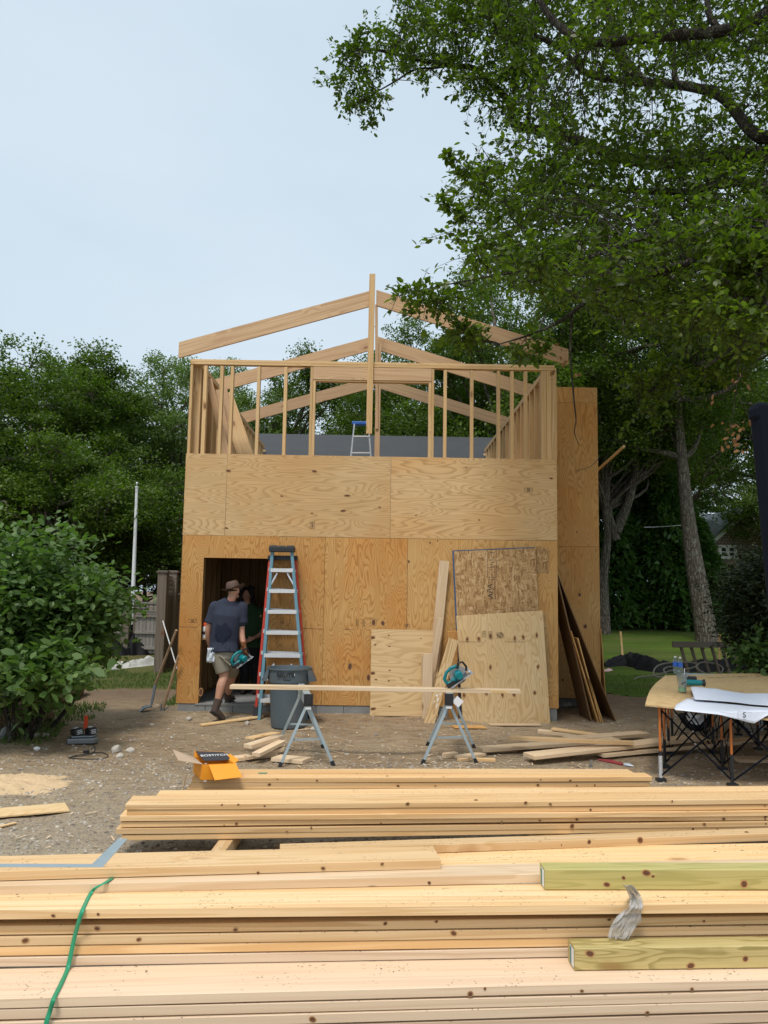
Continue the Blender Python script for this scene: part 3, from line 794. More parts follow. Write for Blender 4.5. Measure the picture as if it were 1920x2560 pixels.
board('header', H(uhl, .03, (hb + ht) / 2), H(uhr, .03, (hb + ht) / 2), ht - hb - .004, .07, 'rafter', HZ, house)
board('header_sill', H(uhl + .04, .05, hb - .012), H(uhr - .04, .05, hb - .012), .09, .02, 'frame', HY, house)
for k, z in enumerate((TOP - .019, TOP - .059)):
    board('top_plate', H(0.0, .045, z), H(Wd + (.0 if k else -.02), .045, z), .095, .038, 'frame', HY, house)
board('bottom_plate', H(.05, .06, W2 - .02), H(Wd - .05, .06, W2 - .02), .08, .038, 'frame', HY, house)
# right corner post of several studs
for k in range(3): board('corner_stud', H(Wd - .03 - k * .078, .05, W2 - .0), H(Wd - .03 - k * .078, .05, TOP - .08), .074, .089, 'frame', HX, house)
# upper side walls: studs get shorter where the old roof climbs
def roofz(v): return W2 - .75 + max(0, (v - 2.2)) * .335
for side, u in ((0, .07), (1, Wd - .07)):
    k = 0
    while True:
        v = .16 + k * .405; zb = max(W2 - .9, roofz(v)); 
        if zb > TOP - .16 or v > DEP + .9: break
        board('stud', H(u, v, zb), H(u, v, TOP - .078), .14, .038, 'frame', HX, house); k += 1
    vend = 2.2 + (TOP - W2 + .75) / .335
    vend = min(vend, DEP + .6)
    for z in (TOP - .019, TOP - .059): board('top_plate', H(u, .1, z), H(u, vend, z), .14, .038, 'frame', HX, house)
    board('sloping_plate', H(u, 3.4, roofz(3.4) - .0), H(u, vend + .05, roofz(vend + .05) - .0), .14, .038, 'frame', HX, house)
    # outside sheathing of the upper side wall, part height
sheet('sheathing_panel', H(0, .10, W2 + .003), HZ, HY, TOP - W2 - .1, 1.1, .012, 'ply_wing', house)
sheet('sheathing_panel', H(Wd - .012, .10, W2 + .003), HZ, HY, TOP - W2 - .1, 1.22, .012, 'ply_hi', house)
sheet('sheathing_panel', H(Wd - .012, 1.33, W2 + .003), HZ, HY, TOP - W2 - .1, 2.4, .012, 'ply_wing', house)
# old roof slope seen through the framing
ra, rbk = FU(662, 1085, 9.0), FU(1247, 1093, 9.0)
zr = .5 * (ra.z + rbk.z)
m = MB()
p = [H(.2, 2.2, W2 - .75), H(Wd - .2, 2.2, W2 - .75), H(rbk.x + .25, 9.0, zr), H(ra.x - .25, 9.0, zr)]
nrm = V((0, 0, -.1)); m.add(p + [q + nrm for q in p], [(0, 1, 2, 3), (7, 6, 5, 4), (0, 4, 5, 1), (1, 5, 6, 2), (2, 6, 7, 3), (3, 7, 4, 0)])
p = [H(ra.x - .25, 9.003, zr), H(rbk.x + .25, 9.003, zr), H(Wd + .5, 14, zr - 1.6), H(-.5, 14, zr - 1.6)]
m.add(p + [q + nrm for q in p], [(0, 1, 2, 3), (7, 6, 5, 4), (0, 4, 5, 1), (1, 5, 6, 2), (2, 6, 7, 3), (3, 7, 4, 0)])
m.build('old_roof', 'roof', house)
m = MB()
for k in range(0):   # laps of roofing felt
    v = 2.9 + k * .9; t_ = (v - 2.2) / 6.8; z = (W2 - .75) + t_ * (zr - W2 + .75); s_ = (zr - W2 + .75) / 6.8
    a_ = H(.2 + (ra.x - .45) * t_, v, z + .012); b_ = H(Wd - .2 + (rbk.x + .25 - Wd + .2) * t_, v, z + .012)
    m.bar(a_, b_, .95, .003, up=(0, -s_, 1))
m.build('roofing_felt', 'roof', house)
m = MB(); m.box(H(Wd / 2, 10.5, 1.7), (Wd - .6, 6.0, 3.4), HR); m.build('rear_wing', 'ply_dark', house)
# rafters
rc = .5 * Wd + .0
def rafter_pair(v, pxl=None):
    rz = 6.43; 
    for s_ in (-1, 1):
        xe = rc + s_ * (Wd / 2 + .19); x0 = rc + s_ * .022; ze = 5.315
        slope = (rz - .145 - ze - .06) / abs(xe - x0); hgt = .235; cosA = 1 / math.sqrt(1 + slope * slope); dv = hgt / cosA
        # profile in (u, w): plumb cut at the ridge, plumb tail with a level cut
        top0 = rz; top1 = ze + .235
        sl = (top0 - top1) / abs(xe - x0); dv = hgt * math.sqrt(1 + sl * sl)
        xk = xe - s_ * .12 if False else xe
        bl = (top0 - dv - ze) / sl          # where underside reaches level ze
        poly = [(x0, top0), (xe, top1), (xe, ze), (x0 + s_ * bl, ze), (x0, top0 - dv)]
        # local X along the rafter for the grain
        d = HR @ V((xe - x0, 0, top1 - top0)); o_ = H(x0, v + (.038 if s_ > 0 else 0), top0)
        Mw = frameM(o_, d, V((0, 0, 1))); iv = Mw.inverted()
        q = [iv @ H(a_, v + (.038 if s_ > 0 else 0), b_) for a_, b_ in poly]; m = MB(); m.prism([(c_.x, c_.y) for c_ in q], 0, .04); 
        m.build('rafter', 'rafter', house, Mw=Mw)
for v in (.0, 2.15, 4.75): rafter_pair(v + .005)
board('ridge_post', H(rc, .14, 0) + V((0, 0, W2 - .9)), H(rc, .14, 0) + V((0, 0, 6.3)), .14, .038, 'rafter', HY, house) if False else None
pp = FU(944, 1050, 1.9); board('ridge_post', H(pp.x, 1.9, 2.9), H(pp.x, 1.9, 6.2), .089, .089, 'rafter', HX, house)
a_, b_ = FU(941, 762, 1.85), FU(945, 905, 1.85); board('ridge_brace', H(a_.x, a_.y, a_.z), H(b_.x, b_.y, b_.z - 1.2), .05, .038, 'rafter', HX, house)
a_, b_ = FU(931, 685, -.03), FU(922.5, 1084, -.03)
board('ridge_post', H(a_.x, -.022, a_.z), H(b_.x, -.022, b_.z), .089, .038, 'frame', HX, house)
# dark knots in the plywood
for (px, py, r_) in ((786, 1178, .03), (868, 1239, .03), (858, 1277, .03), (704, 1240, .016), (780, 1283, .014), (949, 1268, .015), (1040, 1288, .014), (571, 1177, .03), (566, 1320, .02), (1198, 1300, .014), (1378, 1196, .022), (1165, 1168, .012), (875, 1666, .035), (921, 1694, .03), (502, 1730, .035), (934, 1556, .03), (957, 1558, .028), (1022, 1404, .016), (860, 1660, .01), (1075, 1357, .014), (652, 1540, .008), (1094, 1352, .01)):
    q = FU(px, py); m = MB(); v_ = -.0030 if py < 1345 else -.0012; vert = 1.5 if py > 1345 else .62
    disc(m, H(q.x, v_, q.z), HX * r_ * (.8 if vert > 1 else 1.2), HZ * r_ * .8 * vert, -HY, 1.35); m.build('knot', ['knotrim', 'knotrim', 'knot'], house)
for (px, py, r_) in ((1449, 1487, .03), (1463, 1566, .035), (1407, 1700, .02), (1442, 1330, .015)):
    q = FU(px, py, WV); m = MB(); disc(m, H(q.x, WV - .0012, q.z), HX * r_ * .7, HZ * r_, -HY, 1.35); m.build('knot', ['knotrim', 'knotrim', 'knot'], house)
# marks on the facade
def mark(w_, h_, u, z, v=-.0008, n=1, mat='stamp'):
    m = MB(); e = .004
    for (cx, cz, a, b) in ((u, z - h_ / 2, w_, e), (u, z + h_ / 2, w_, e), (u - w_ / 2, z, e, h_ + e), (u + w_ / 2, z, e, h_ + e)):
        m.box(H(cx, v, cz), (a, .001, b), HR)
    for k in range(3): m.box(H(u, v, z + (k - 1) * h_ * .25), (w_ * .45, .001, h_ * .12), HR)
    return m
for (px, py, w_, h_) in ((893, 1556, .035, .09), (909, 1558, .04, .095), (933, 1555, .09, .09), (482, 1552, .11, .05), (686, 1553, .05, .09), (706, 1555, .05, .09), (724, 1556, .06, .08), (1017, 1564, .08, .04), (781, 1313, .07, .09), (1321, 1225, .12, .06)):
    q = FU(px, py); m = mark(w_, h_, q.x, q.z, v=-.0035 if py < 1340 else -.0008); m.build('grade_stamp', 'stamp', house)
for (px0, py0, px1, py1, mt) in ((434 + 14, 1567, 493, 1568, 'stamp'), (748, 1570, 806, 1573, 'stamp'), (860, 1573, 886, 1573, 'stamp')):
    a_, b_ = FU(px0, py0), FU(px1, py1); m = MB(); m.bar(H(a_.x, -.0008, a_.z), H(b_.x, -.0008, b_.z), .001, .006); m.build('chalk_line', mt, house)
# ------------------------------------------------------------------ lumber stacks
def sboard(name, zt, pa, pb, xs, xe, w, mat, label, group, t=.0385, back=0, jit=0, bow=.006, cat='board', dx=0):
    """board lying flat; pa, pb = two pixels on its front top edge at height zt; xs..xe world x range"""
    A, B = UZ(*pa, zt), UZ(*pb, zt); d = (B - A); d.z = 0; d.normalize(); n = V((-d.y, d.x, 0))
    o = A + n * (w / 2 + back + jit); q = lambda x: o + d * ((x - o.x) / d.x) + V((0, 0, -t / 2))
    return board(name, q(xs), q(xe), w, t, mat, n, label=label, cat=cat, group=group, bow=bow, knots=9)
GP = 'boards of the long lumber pile in front'
LD = ((0, 2497), (1920, 2450)); LC = ((0, 2419), (960, 2403))
names = ['topmost', 'second', 'third', 'fourth', 'fifth']
A0 = UZ(0, 2497, .30); B0 = UZ(1920, 2450, .30); dD = (B0 - A0).normalized(); nD = V((-dD.y, dD.x, 0))
for k in range(6):
    z = .30 - .04 * k; jit = (0, .004, -.003, .004, 0, .003)[k]
    o_ = A0 + nD * (.1175 + jit); q = lambda x, z_: V((0, 0, z_)) + V((o_.x, o_.y, 0)) + V((dD.x, dD.y, 0)) * ((x - o_.x) / dD.x)
    board('stacked_board', q(-2.55 - .02 * k, z - .0193), q(2.9 + .03 * (k % 3), z - .0193), .235, .0348, 'pink', nD, bow=.005, knots=9,
          label=('pinkish dirt flecked board, topmost of the lowest step nearest the viewer' if k == 0 else 'pinkish board edge, %s from the top of the lowest nearest step' % names[min(k, 4)] if k < 5 else 'pinkish board at the very bottom of the lowest nearest step'), cat='board', group=GP)
C0 = UZ(0, 2419, .30); C1_ = UZ(960, 2403, .30); dC = (C1_ - C0).normalized(); nC = V((-dC.y, dC.x, 0))
for k in range(4):
    z = .34 + .0395 * k; o_ = C0 + nC * (.1175 + (.0, .005, -.002, .003)[k])
    q = lambda x, z_: V((0, 0, z_)) + V((o_.x, o_.y, 0)) + V((dC.x, dC.y, 0)) * ((x - o_.x) / dC.x)
    board('stacked_board', q(-2.6, z - .0193), q(2.95, z - .0193), .235, .0345, ('pink', 'pileo', 'pile', 'pileo')[k], nC, bow=.004, knots=10,
          label='board edge in front pile, %s of four below the dark gap' % ['lowest', 'third from the top', 'second from the top', 'topmost'][k], cat='board', group=GP)
zc = .525
sboard('stacked_board', zc, (0, 2276), (1920, 2257), -2.5, 2.95, .235, 'pile', 'wide yellow board over the dark gap in the front pile, specked with dirt', GP)
sboard('stacked_board', .565, (0, 2213), (1340, 2187), -2.45, 2.9, .14, 'white', 'pale board partly under the framing square board, behind the wide yellow board', GP)
sboard('stacked_board', .565, (0, 2213), (1340, 2187), -2.4, 2.95, .235, 'pile', 'tan flecked board behind the pale board at the back of the front pile', GP, back=.146)
sboard('stacked_board', .605, (0, 2179), (1096, 2152), -2.5, UZ(1096, 2151, .605).x, .20, 'pile', 'short ended yellow board carrying the metal framing square', GP)
sboard('stacked_board', .605, (1096, 2111), (1920, 2082), UZ(700, 2118, .605).x, 3.1, .089, 'pile', 'narrow board lying along the back edge of the front pile', GP)
# cross bearers below the rear boards of the front pile
for k, x in enumerate((-1.9, .3, 2.3)):
    y = 3.35 + (x + 1.5) * .075
    board('bearer', V((x, y + .16, .25)), V((x, y + .62, .25)), .12, .5, 'white', V((1, 0, 0)), label='hidden cross bearer block inside the front pile', cat='bearer', group='bearers inside the front pile')
# treated posts
def post(za, pa, pb, xs, label, mat='pt'):
    A, B = UZ(*pa, za), UZ(*pb, za); d = B - A; d.z = 0; d.normalize(); n = V((-d.y, d.x, 0)); o = A + n * .0445 + V((0, 0, .0445))
    r = thing('treated_post', A, label, 'post', 'green treated posts on the front pile')
    e = o + d * 2.2
    board('timber', o, e, .089, .089, mat, n, r, ch=.005, knots=8)
    s_ = o - d * .0012; m = MB(); m.bar(s_ - n * .012, s_ - n * .012 + V((0, 0, .0)) - d * .0012, .05, .07, up=(0, 0, 1)); m.build('end_tag', 'whitep', r)
    s_ = o - d * .0028; m = MB(); m.bar(s_ - n * .0, s_ - d * .0008, .015, .065, up=(0, 0, 1)); m.build('end_tag', 'teal', r)
    return r
post(.526, (1362, 2226), (1920, 2226), 0, 'greenish treated post lying highest on the front pile, right')
post(.302, (1437, 2428), (1920, 2421), 0, 'greenish treated post lying lower on the front pile, knotty, right')
# plastic wrap draped over the board edges
def ribbon(pts, ws, wd, mat, name, sub=6, noise_=0, seed=0, nw=8, parent=None):
    c = catmull(pts, sub); k = len(c); vs = []; fs = []
    for i, p in enumerate(c):
        u = i / (k - 1) * (len(ws) - 1); a = int(min(u, len(ws) - 2)); w = ws[a] + (ws[a + 1] - ws[a]) * (u - a)
        for j in range(nw + 1):
            s_ = j / nw - .5; q = p + V(wd) * (w * s_)
            if noise_: q = q + V((noise.noise(V((i * .10, j * .9, seed))), -abs(noise.noise(V((i * .09, j * 1.1, seed + 5)))) * 1.6, noise.noise(V((i * .1, j * 1.1, seed + 9))))) * noise_
            vs.append(q)
    for i in range(k - 1):
        for j in range(nw): fs.append((i * (nw + 1) + j, (i + 1) * (nw + 1) + j, (i + 1) * (nw + 1) + j + 1, i * (nw + 1) + j + 1))
    m = MB(); m.add(vs, fs); return m.build(name, mat, parent, smooth=True)
fy = 3.40
o = ribbon([UZ(1567, 2212, .62), UZ(1585, 2235, .545), UZ(1590, 2262, .54), UY(1578, 2285, fy - .04), UY(1560, 2312, fy - .035), UY(1543, 2345, fy - .03)], [.035, .055, .05, .06, .10, .10, .085], (1, .05, -.12), 'film', 'plastic_wrap', 8, .013, 3, 14)
o.modifiers.new('s', 'SOLIDIFY').thickness = .0015; tag(o, 'crumpled clear plastic wrap caught between the two treated posts', 'plastic wrap')
# green strap following the steps of the pile
q = [UZ(281, 2194, .569), UZ(262, 2207, .571), UZ(240, 2219, .556), UZ(226, 2234, .532), UZ(212, 2262, .530), UZ(206, 2276, .5255)]
yl = UZ(200, 2300, .47).y - .012
yf = C0.y + .012
q += [UY(198, 2300, UZ(206, 2276, .525).y - .006), UY(187, 2340, yf - .012), UY(176, 2390, yf - .012), UZ(168, 2424, .306), UZ(152, 2460, .305), UZ(136, 2492, .3045), UZ(132, 2503, .300), UY(124, 2530, A0.y + .0), UY(116, 2556, A0.y - .005), UY(108, 2600, A0.y - .01)]
o = ribbon(q, [.018, .018], (1, -.12, .05), 'strap', 'packing_strap', 6, 0, 0, 2); o.modifiers.new('s', 'SOLIDIFY').thickness = .001
tag(o, 'green plastic packing strap hanging loose down the front pile', 'strap')
# framing square
z = .6065; a, b, c_ = UZ(-40, 2168, z), UZ(256, 2169, z), UZ(319, 2098, z)
m = MB(); d1 = (b - a).normalized(); d2 = (c_ - b).normalized(); n1 = V((-d1.y, d1.x, 0)); n2 = V((d2.y, -d2.x, 0))
w1, w2 = .04, .045
e1 = b - d1 * .6
poly = [(e1 + n1 * 0), b, c_, c_ - n2 * 0 + V((-.045, 0, 0)), b + V((-.058, .038, 0)), e1 + n1 * .038]
m.prism([(p.x, p.y) for p in poly], z, z + .002)
o = m.build('framing_square', 'galv'); tag(o, 'large grey steel framing square on the short ended board', 'framing square')

GB = 'boards of the middle lumber stack'
pa, pb = (308, 2011), (1920, 1997); A_ = UZ(*pa, .36); B_ = UZ(*pb, .36); dB = (B_ - A_).normalized(); nB = V((-dB.y, dB.x, 0))
lx = [308, 311, 295, 296, 286, 300]
wordB = ['top board', 'second board', 'third board', 'fourth board', 'fifth board', 'bottom board']
for k in range(6):
    z = .36 - .0387 * k; j = (0, .012, -.004, .004, -.010, .004)[k]; o_ = A_ + nB * (.1175 + j)
    q = lambda x: V((o_.x, o_.y, z - .019)) + V((dB.x, dB.y, 0)) * ((x - o_.x) / dB.x)
    x0 = UZ(lx[k], 2012 + 15 * k, z).x
    board('stacked_board', q(x0), q(x0 + 4.88), .235, .0345, 'pileo', nB, knots=9, bow=.010, label='%s of the six layer middle lumber stack, front row' % wordB[k], cat='board', group=GB)
    if k < 5:
        o2 = A_ + nB * (.235 + .075 + j); q2 = lambda x: V((o2.x, o2.y, z - .019)) + V((dB.x, dB.y, 0)) * ((x - o2.x) / dB.x)
        x2 = x0 + (.14, -.06, .1, .02, .05)[k]
        board('stacked_board', q2(x2), q2(x2 + 4.85), .14, .0375, 'pile', nB, bow=.006, label='%s of the rear row of the middle lumber stack' % wordB[k], cat='board', group=GB)
for (pxa, pxb, lab) in ((566, 578, 'yellow crosswise bearer under the left end of the middle stack'), (1425, 1390, 'yellow crosswise bearer under the right half of the middle stack')):
    b_ = UZ(pxa, 2098, .12); a_ = UZ(pxa + (pxa - pxb) * 1.2, 2118, .12); d = (b_ - a_).normalized()
    board('bearer', a_ - d * .45 - V((0, 0, .045)), b_ + d * .62 - V((0, 0, .045)), .095, .09, 'pile', V((1, 0, 0)), label=lab, cat='bearer', group='bearers under the middle stack')
GA = 'boards of the rear lumber stack'
pa, pb = (478, 1944), (1628, 1942); A_ = UZ(*pa, .36); B_ = UZ(*pb, .36); dA = (B_ - A_).normalized(); nA = V((-dA.y, dA.x, 0))
lx = [478, 476, 467, 480, 470, 476]; rx = [1628, 1624, 1618, 1622, 1615, 1620]
for k in range(6):
    z = .36 - .04 * k
    for r_ in range(2):
        o_ = A_ + nA * (.07 + .143 * r_ + (0, .004, -.006, 0, .005, 0)[k]); q = lambda x: V((o_.x, o_.y, z - .019)) + V((dA.x, dA.y, 0)) * ((x - o_.x) / dA.x)
        x0 = UZ(lx[k], 1944, .36).x + .03 * r_; x1 = UZ(rx[k], 1942, .36).x - (.10 * r_)
        board('stacked_board', q(x0), q(x1), .14, .0365, 'pileo', nA, knots=7, bow=.008, label='%s of the rear lumber stack, %s row' % (wordB[k], ('front', 'back')[r_]), cat='board', group=GA)
for x in (-1.1, .4, 1.9):
    y = A_.y + (x - A_.x) * .075; board('bearer', V((x, y, .06)), V((x, y + .32, .06)), .09, .11, 'pile', V((1, 0, 0)), label='hidden crosswise bearer under the rear lumber stack', cat='bearer', group='bearers under the rear stack')

# ------------------------------------------------------------------ scrap lumber
def gboard(pa, pb, w, t, mat, label, z=None, group=None, cat='board', name='scrap_board', zb=None, za_=0, zb_=0, wd=None, skew=0):
    """lying board: pixels of the centres of both ends on its top face"""
    a, b = UZ(*pa, t + .005 + za_), UZ(*pb, t + .005 + zb_)
    a.z += gh(a.x, a.y); b.z += gh(b.x, b.y)
    d = (b - a).normalized(); n = wd or V((-d.y, d.x, 0))
    return board(name, a - V((0, 0, t / 2)), b - V((0, 0, t / 2)), w, t, mat, n, label=label, cat=cat, group=group, skew=skew)
GS = 'long scrap boards on the dirt'
gboard((1275, 1841), (1582, 1856), .09, .04, 'pile', 'yellow stud lying on top of the scrap boards on the right', za_=.16, zb_=.13, group=GS)
gboard((1200, 1868), (1540, 1847), .19, .038, 'white', 'pale board tapering left below the yellow stud', za_=.03, zb_=.05, group=GS)
gboard((1322, 1884), (1750, 1838), .235, .038, 'white', 'pale wide board crossing in the middle of the right scrap pile', za_=.05, zb_=.14, group=GS)
gboard((1495, 1880), (1835, 1850), .235, .038, 'white', 'pale wide board under the folding workbench legs', za_=.03, zb_=.06, group=GS)
gboard((1345, 1823), (1520, 1843), .12, .038, 'white', 'short board peeking out behind the yellow stud', za_=.06, zb_=.02, group=GS)
gboard((1380, 1820), (1500, 1838), .14, .02, 'pile', 'thin scrap plank behind the yellow stud, upper left', za_=.10, zb_=.06, group=GS)
gboard((1420, 1845), (1610, 1830), .2, .038, 'white', 'pale board end rising behind the yellow stud', za_=.07, zb_=.05, group=GS)
gboard((1840, 1890), (2050, 1900), .2, .038, 'white', 'pale scrap board behind the right workbench legs', za_=.0, group=GS)
gboard((1830, 1850), (2000, 1835), .2, .02, 'pile', 'thin scrap board lying far right behind the workbench', za_=.0, group=GS)
GO = 'small offcuts by the sawhorses'
gboard((620, 1858), (700, 1836), .12, .038, 'white', 'short offcut, topmost of the left offcut heap', za_=.14, zb_=.16, group=GO)
gboard((640, 1880), (705, 1850), .1, .038, 'white', 'short offcut crossing in the left offcut heap', za_=.07, zb_=.12, group=GO)
gboard((615, 1886), (706, 1868), .09, .038, 'white', 'short offcut at the front of the left offcut heap', za_=.02, zb_=.05, group=GO)
gboard((575, 1890), (690, 1880), .14, .038, 'white', 'flat offcut at the bottom of the left offcut heap', group=GO)
gboard((690, 1890), (768, 1901), .2, .038, 'white', 'wide flat offcut between the legs of the left sawhorse', za_=.01, group=GO)
gboard((625, 1842), (690, 1832), .13, .02, 'pile', 'thin offcut behind the left offcut heap', za_=.05, group=GO)
gboard((1110, 1882), (1140, 1878), .07, .05, 'white', 'small block offcut left of the right sawhorse leg', group=GO)
gboard((1145, 1890), (1205, 1881), .12, .03, 'white', 'short offcut between the right sawhorse legs', group=GO)
gboard((1185, 1896), (1238, 1897), .06, .03, 'pile', 'yellow strip offcut beside the right sawhorse foot', group=GO)
gboard((1147, 1900), (1172, 1896), .05, .03, 'pile', 'tiny offcut by the right sawhorse foot', group=GO)
gboard((502, 1812), (654, 1799), .11, .02, 'ply_new', 'thin plank lying flat in front of the doorway')
gboard((-140, 2040), (168, 2012), .26, .014, 'ply_new', 'weathered plywood strip lying on the gravel on the left', za_=.02, zb_=.0)
gboard((-60, 2075), (40, 2050), .03, .012, 'pile', 'thin wooden lath beside the plywood strip')
gboard((1132, 1818), (1212, 1817), .22, .012, 'ply_lo', 'small flat plywood scrap beneath the leaning boards')
gboard((1222, 1811), (1350, 1809), .10, .02, 'white', 'plank lying under the lower edge of the leaning plywood')
gboard((745, 1824), (805, 1818), .03, .012, 'white', 'wooden splinter strip in front of the bin')

# ------------------------------------------------------------------ sheets and boards leaning on the facade
def leansheet(topL, topR, yt, botL, botR, t, mat, label, grain='up', name='plywood_sheet', cat='plywood sheet', zb=.01, grid=0, warp=0, yb=None):
    Bl, Br = UZ(*botL, zb), UZ(*botR, zb); T = UY(*topL, yt); T2 = UY(*topR, yt)
    yb = yb or .5 * (Bl.y + Br.y); Bl = UY(*botL, yb); Br = UY(*botR, yb); side = V((1, .008, 0)); L = ((Br.x - Bl.x) + (T2.x - T.x)) / 2
    up = T - Bl; H_ = up.length
    if grain == 'up':
        o_ = Bl + side * L; return sheet(name, o_, up, -side, H_, L, t, mat, label=label, cat=cat, grid=grid, warp=warp)
    return sheet(name, Bl, side, up, L, H_, t, mat, label=label, cat=cat, grid=grid, warp=warp)
o = leansheet((1154, 1366), (1358, 1366), 11.475, (1160, 1790), (1385, 1790), .012, 'osb', 'brown strand board leaning rearmost, its strip showing at the right', name='strand_board', cat='strand board')
o = leansheet((1131, 1365), (1337, 1367), 11.455, (1152, 1800), (1362, 1800), .018, 'osb', 'large brown strand board with blue edges leaning on the wall', name='strand_board', cat='strand board')
OM = WM[o.name]; 
b = MB(); Lh = 2.46
me = o.data; xs_ = [v.co.x for v in me.vertices]; ys_ = [v.co.y for v in me.vertices]; X1, Y1 = max(xs_), max(ys_)
b.box((X1 / 2, Y1 + .0025, .009), (X1, .005, .017)); b.box((X1 + .0025, Y1 / 2, .009), (.005, Y1, .017)); b.box((X1 / 2, Y1 - .007, .0187), (X1, .018, .0012)); b.box((X1 - .005, Y1 / 2, .0187), (.008, Y1 - .03, .0012))
q = b.build('painted_edge', 'blue_edge', o, Mw=OM)
def onsheet(o, px, py, dz): # point on sheet plane -> local
    iv = WM[o.name].inverted(); c = iv @ CAM; d = iv.to_3x3() @ ray(px, py); t = (dz - c.z) / d.z; return c + d * t
p = onsheet(o, 1226, 1478, .0185)
text('lettering', 'APA', .115, 'card_k', OM @ Matrix.Translation(p) , o, shear=.1)
p2 = onsheet(o, 1237, 1475, .0185); text('lettering', 'THE ENGINEERED', .028, 'stamp', OM @ Matrix.Translation(p2), o)
m = MB()
for (px, py0, py1) in ((1219, 1374, 1443), (1241, 1374, 1443)):
    a_, c_ = onsheet(o, px, py0, .0188), onsheet(o, px, py1, .0188); m.bar(a_, c_, .004, .001)
for (py, x0_, x1_) in ((1374, 1219, 1241), (1443, 1219, 1241), (1449, 1221, 1243), (1497, 1221, 1243)):
    a_, c_ = onsheet(o, x0_, py, .0188), onsheet(o, x1_, py, .0188); m.bar(a_, c_, .005, .001)
for k in range(9):
    a_, c_ = onsheet(o, 1224 + (k % 3) * 4, 1382 + k * 6, .0188), onsheet(o, 1236 - (k % 2) * 5, 1382 + k * 6, .0188); m.bar(a_, c_, .009, .001)
m.build('grade_stamp', 'card_k', o, Mw=OM)

sl = leansheet((922, 1573), (1086, 1571), 11.462, (925, 1789), (1096, 1788), .014, 'ply_line', 'small plywood sheet with strong dark horizontal grain, leaning left', 'side', yb=11.32)
leansheet((1150, 1530), (1357, 1524), 11.33, (1175, 1797), (1392, 1796), .014, 'ply_hi', 'plywood sheet mostly hidden, edge showing right of the pale sheet')
o = leansheet((1140, 1523), (1354, 1522), 11.24, (1158, 1806), (1378, 1805), .018, 'ply_new', 'pale knotty plywood sheet leaning in front of the strand board', grid=10, warp=.006)
OM = WM[o.name]
for (px, py, w_, h_) in ((1211, 1585, .04, .08), (1226, 1587, .045, .09), (1250, 1588, .11, .09)):
    m = MB(); p = onsheet(o, px, py, .0275)
    if w_ < .1:
        for s_ in (-1, 1): m.box((p.x, p.y + s_ * w_ / 2, p.z), (h_, .004, .001)); m.box((p.x + s_ * h_ / 2, p.y, p.z), (.004, w_ + .004, .001))
        text('lettering', '19' if px < 1220 else '2142', .026, 'card_k', OM @ Matrix.Translation(p), o)
    else:
        for i in range(5):
            for j in range(6):
                if (i * 7 + j * 5) % 4: m.box((p.x + (i - 2) * .017, p.y + (j - 2.5) * .017, p.z), (.010, .014, .001))
    m.build('grade_stamp', 'stamp', o, Mw=OM)
for (a_, b_) in (((1146, 1603), (1207, 1605)), ((1264, 1604), (1313, 1605))):
    m = MB(); m.bar(onsheet(o, *a_, .0275), onsheet(o, *b_, .0275), .003, .001); m.build('pencil_line', 'stamp', o, Mw=OM)
iv_ = WM[o.name]; m = MB()
for (px, py) in ((1168, 1598), (1197, 1597), (1226, 1590), (1287, 1596), (1308, 1593), (1342, 1588), (1226, 1668), (1345, 1667), (1160, 1738), (1216, 1733), (1256, 1737), (1285, 1736), (1337, 1732)):
    p = onsheet(o, px, py, .0262); disc(m, p, (.021, 0, 0), (0, .012, 0), (0, 0, 1), 1.9)
append(o, m, ['knotrim', 'knot'])
iv_ = WM[sl.name]; m = MB()
for (px, py, s_) in ((932, 1594, 1.6), (972, 1588, .7), (973, 1616, .7), (938, 1612, .8), (932, 1683, 1.6), (974, 1676, .7), (972, 1702, .7), (940, 1699, .8), (933, 1772, 1.6), (974, 1766, .7), (1050, 1660, .5), (1052, 1596, .5)):
    p = onsheet(sl, px, py, .0146); disc(m, p, (.02 * s_, 0, 0), (0, .011 * s_, 0), (0, 0, 1), 1.4)
append(sl, m, ['knotrim', 'knot'])
def lboard(pt, yt, pb, w, t, mat, label, wd=(1, .1, 0), zb=.01):
    B_ = UZ(*pb, zb); T_ = UY(*pt, yt); return board('leaning_board', B_, T_, w, t, mat, V(wd), label=label, cat='board', group='boards leaning on the facade')
lboard((1131, 1578), 11.30, (1133, 1800), .14, .038, 'ply_wing', 'reddish brown board standing upright beside the strand board')
lboard((1111, 1402), 11.43, (1072, 1798), .14, .038, 'white', 'tallest narrow board leaning between the small sheet and strand board')
lboard((1100, 1545), 11.30, (1062, 1800), .10, .038, 'white', 'pale board with cut marks, leaning low against the tallest board')
lboard((1069, 1634), 11.20, (1067, 1806), .14, .038, 'white', 'short upright board leaning in front of the small sheet')
lboard((1057, 1640), 11.28, (1056, 1797), .03, .02, 'white', 'thin strip behind the short upright board')
o = lboard((1134, 1598), 11.12, (1072, 1812), .14, .03, 'ply_line', 'diagonal tan board with white paint marks behind the right sawhorse')
m = MB(); iv = WM[o.name].inverted()
for (dx, dy, l_, w_) in ((-.25, .02, .05, .02), (-.20, -.01, .03, .03), (-.33, .03, .06, .012), (-.29, -.02, .04, .01), (-.17, .03, .02, .02)): m.box((dx, dy, -.0155), (l_, w_, .001))
m.build('paint_mark', 'textw', o, Mw=WM[o.name])
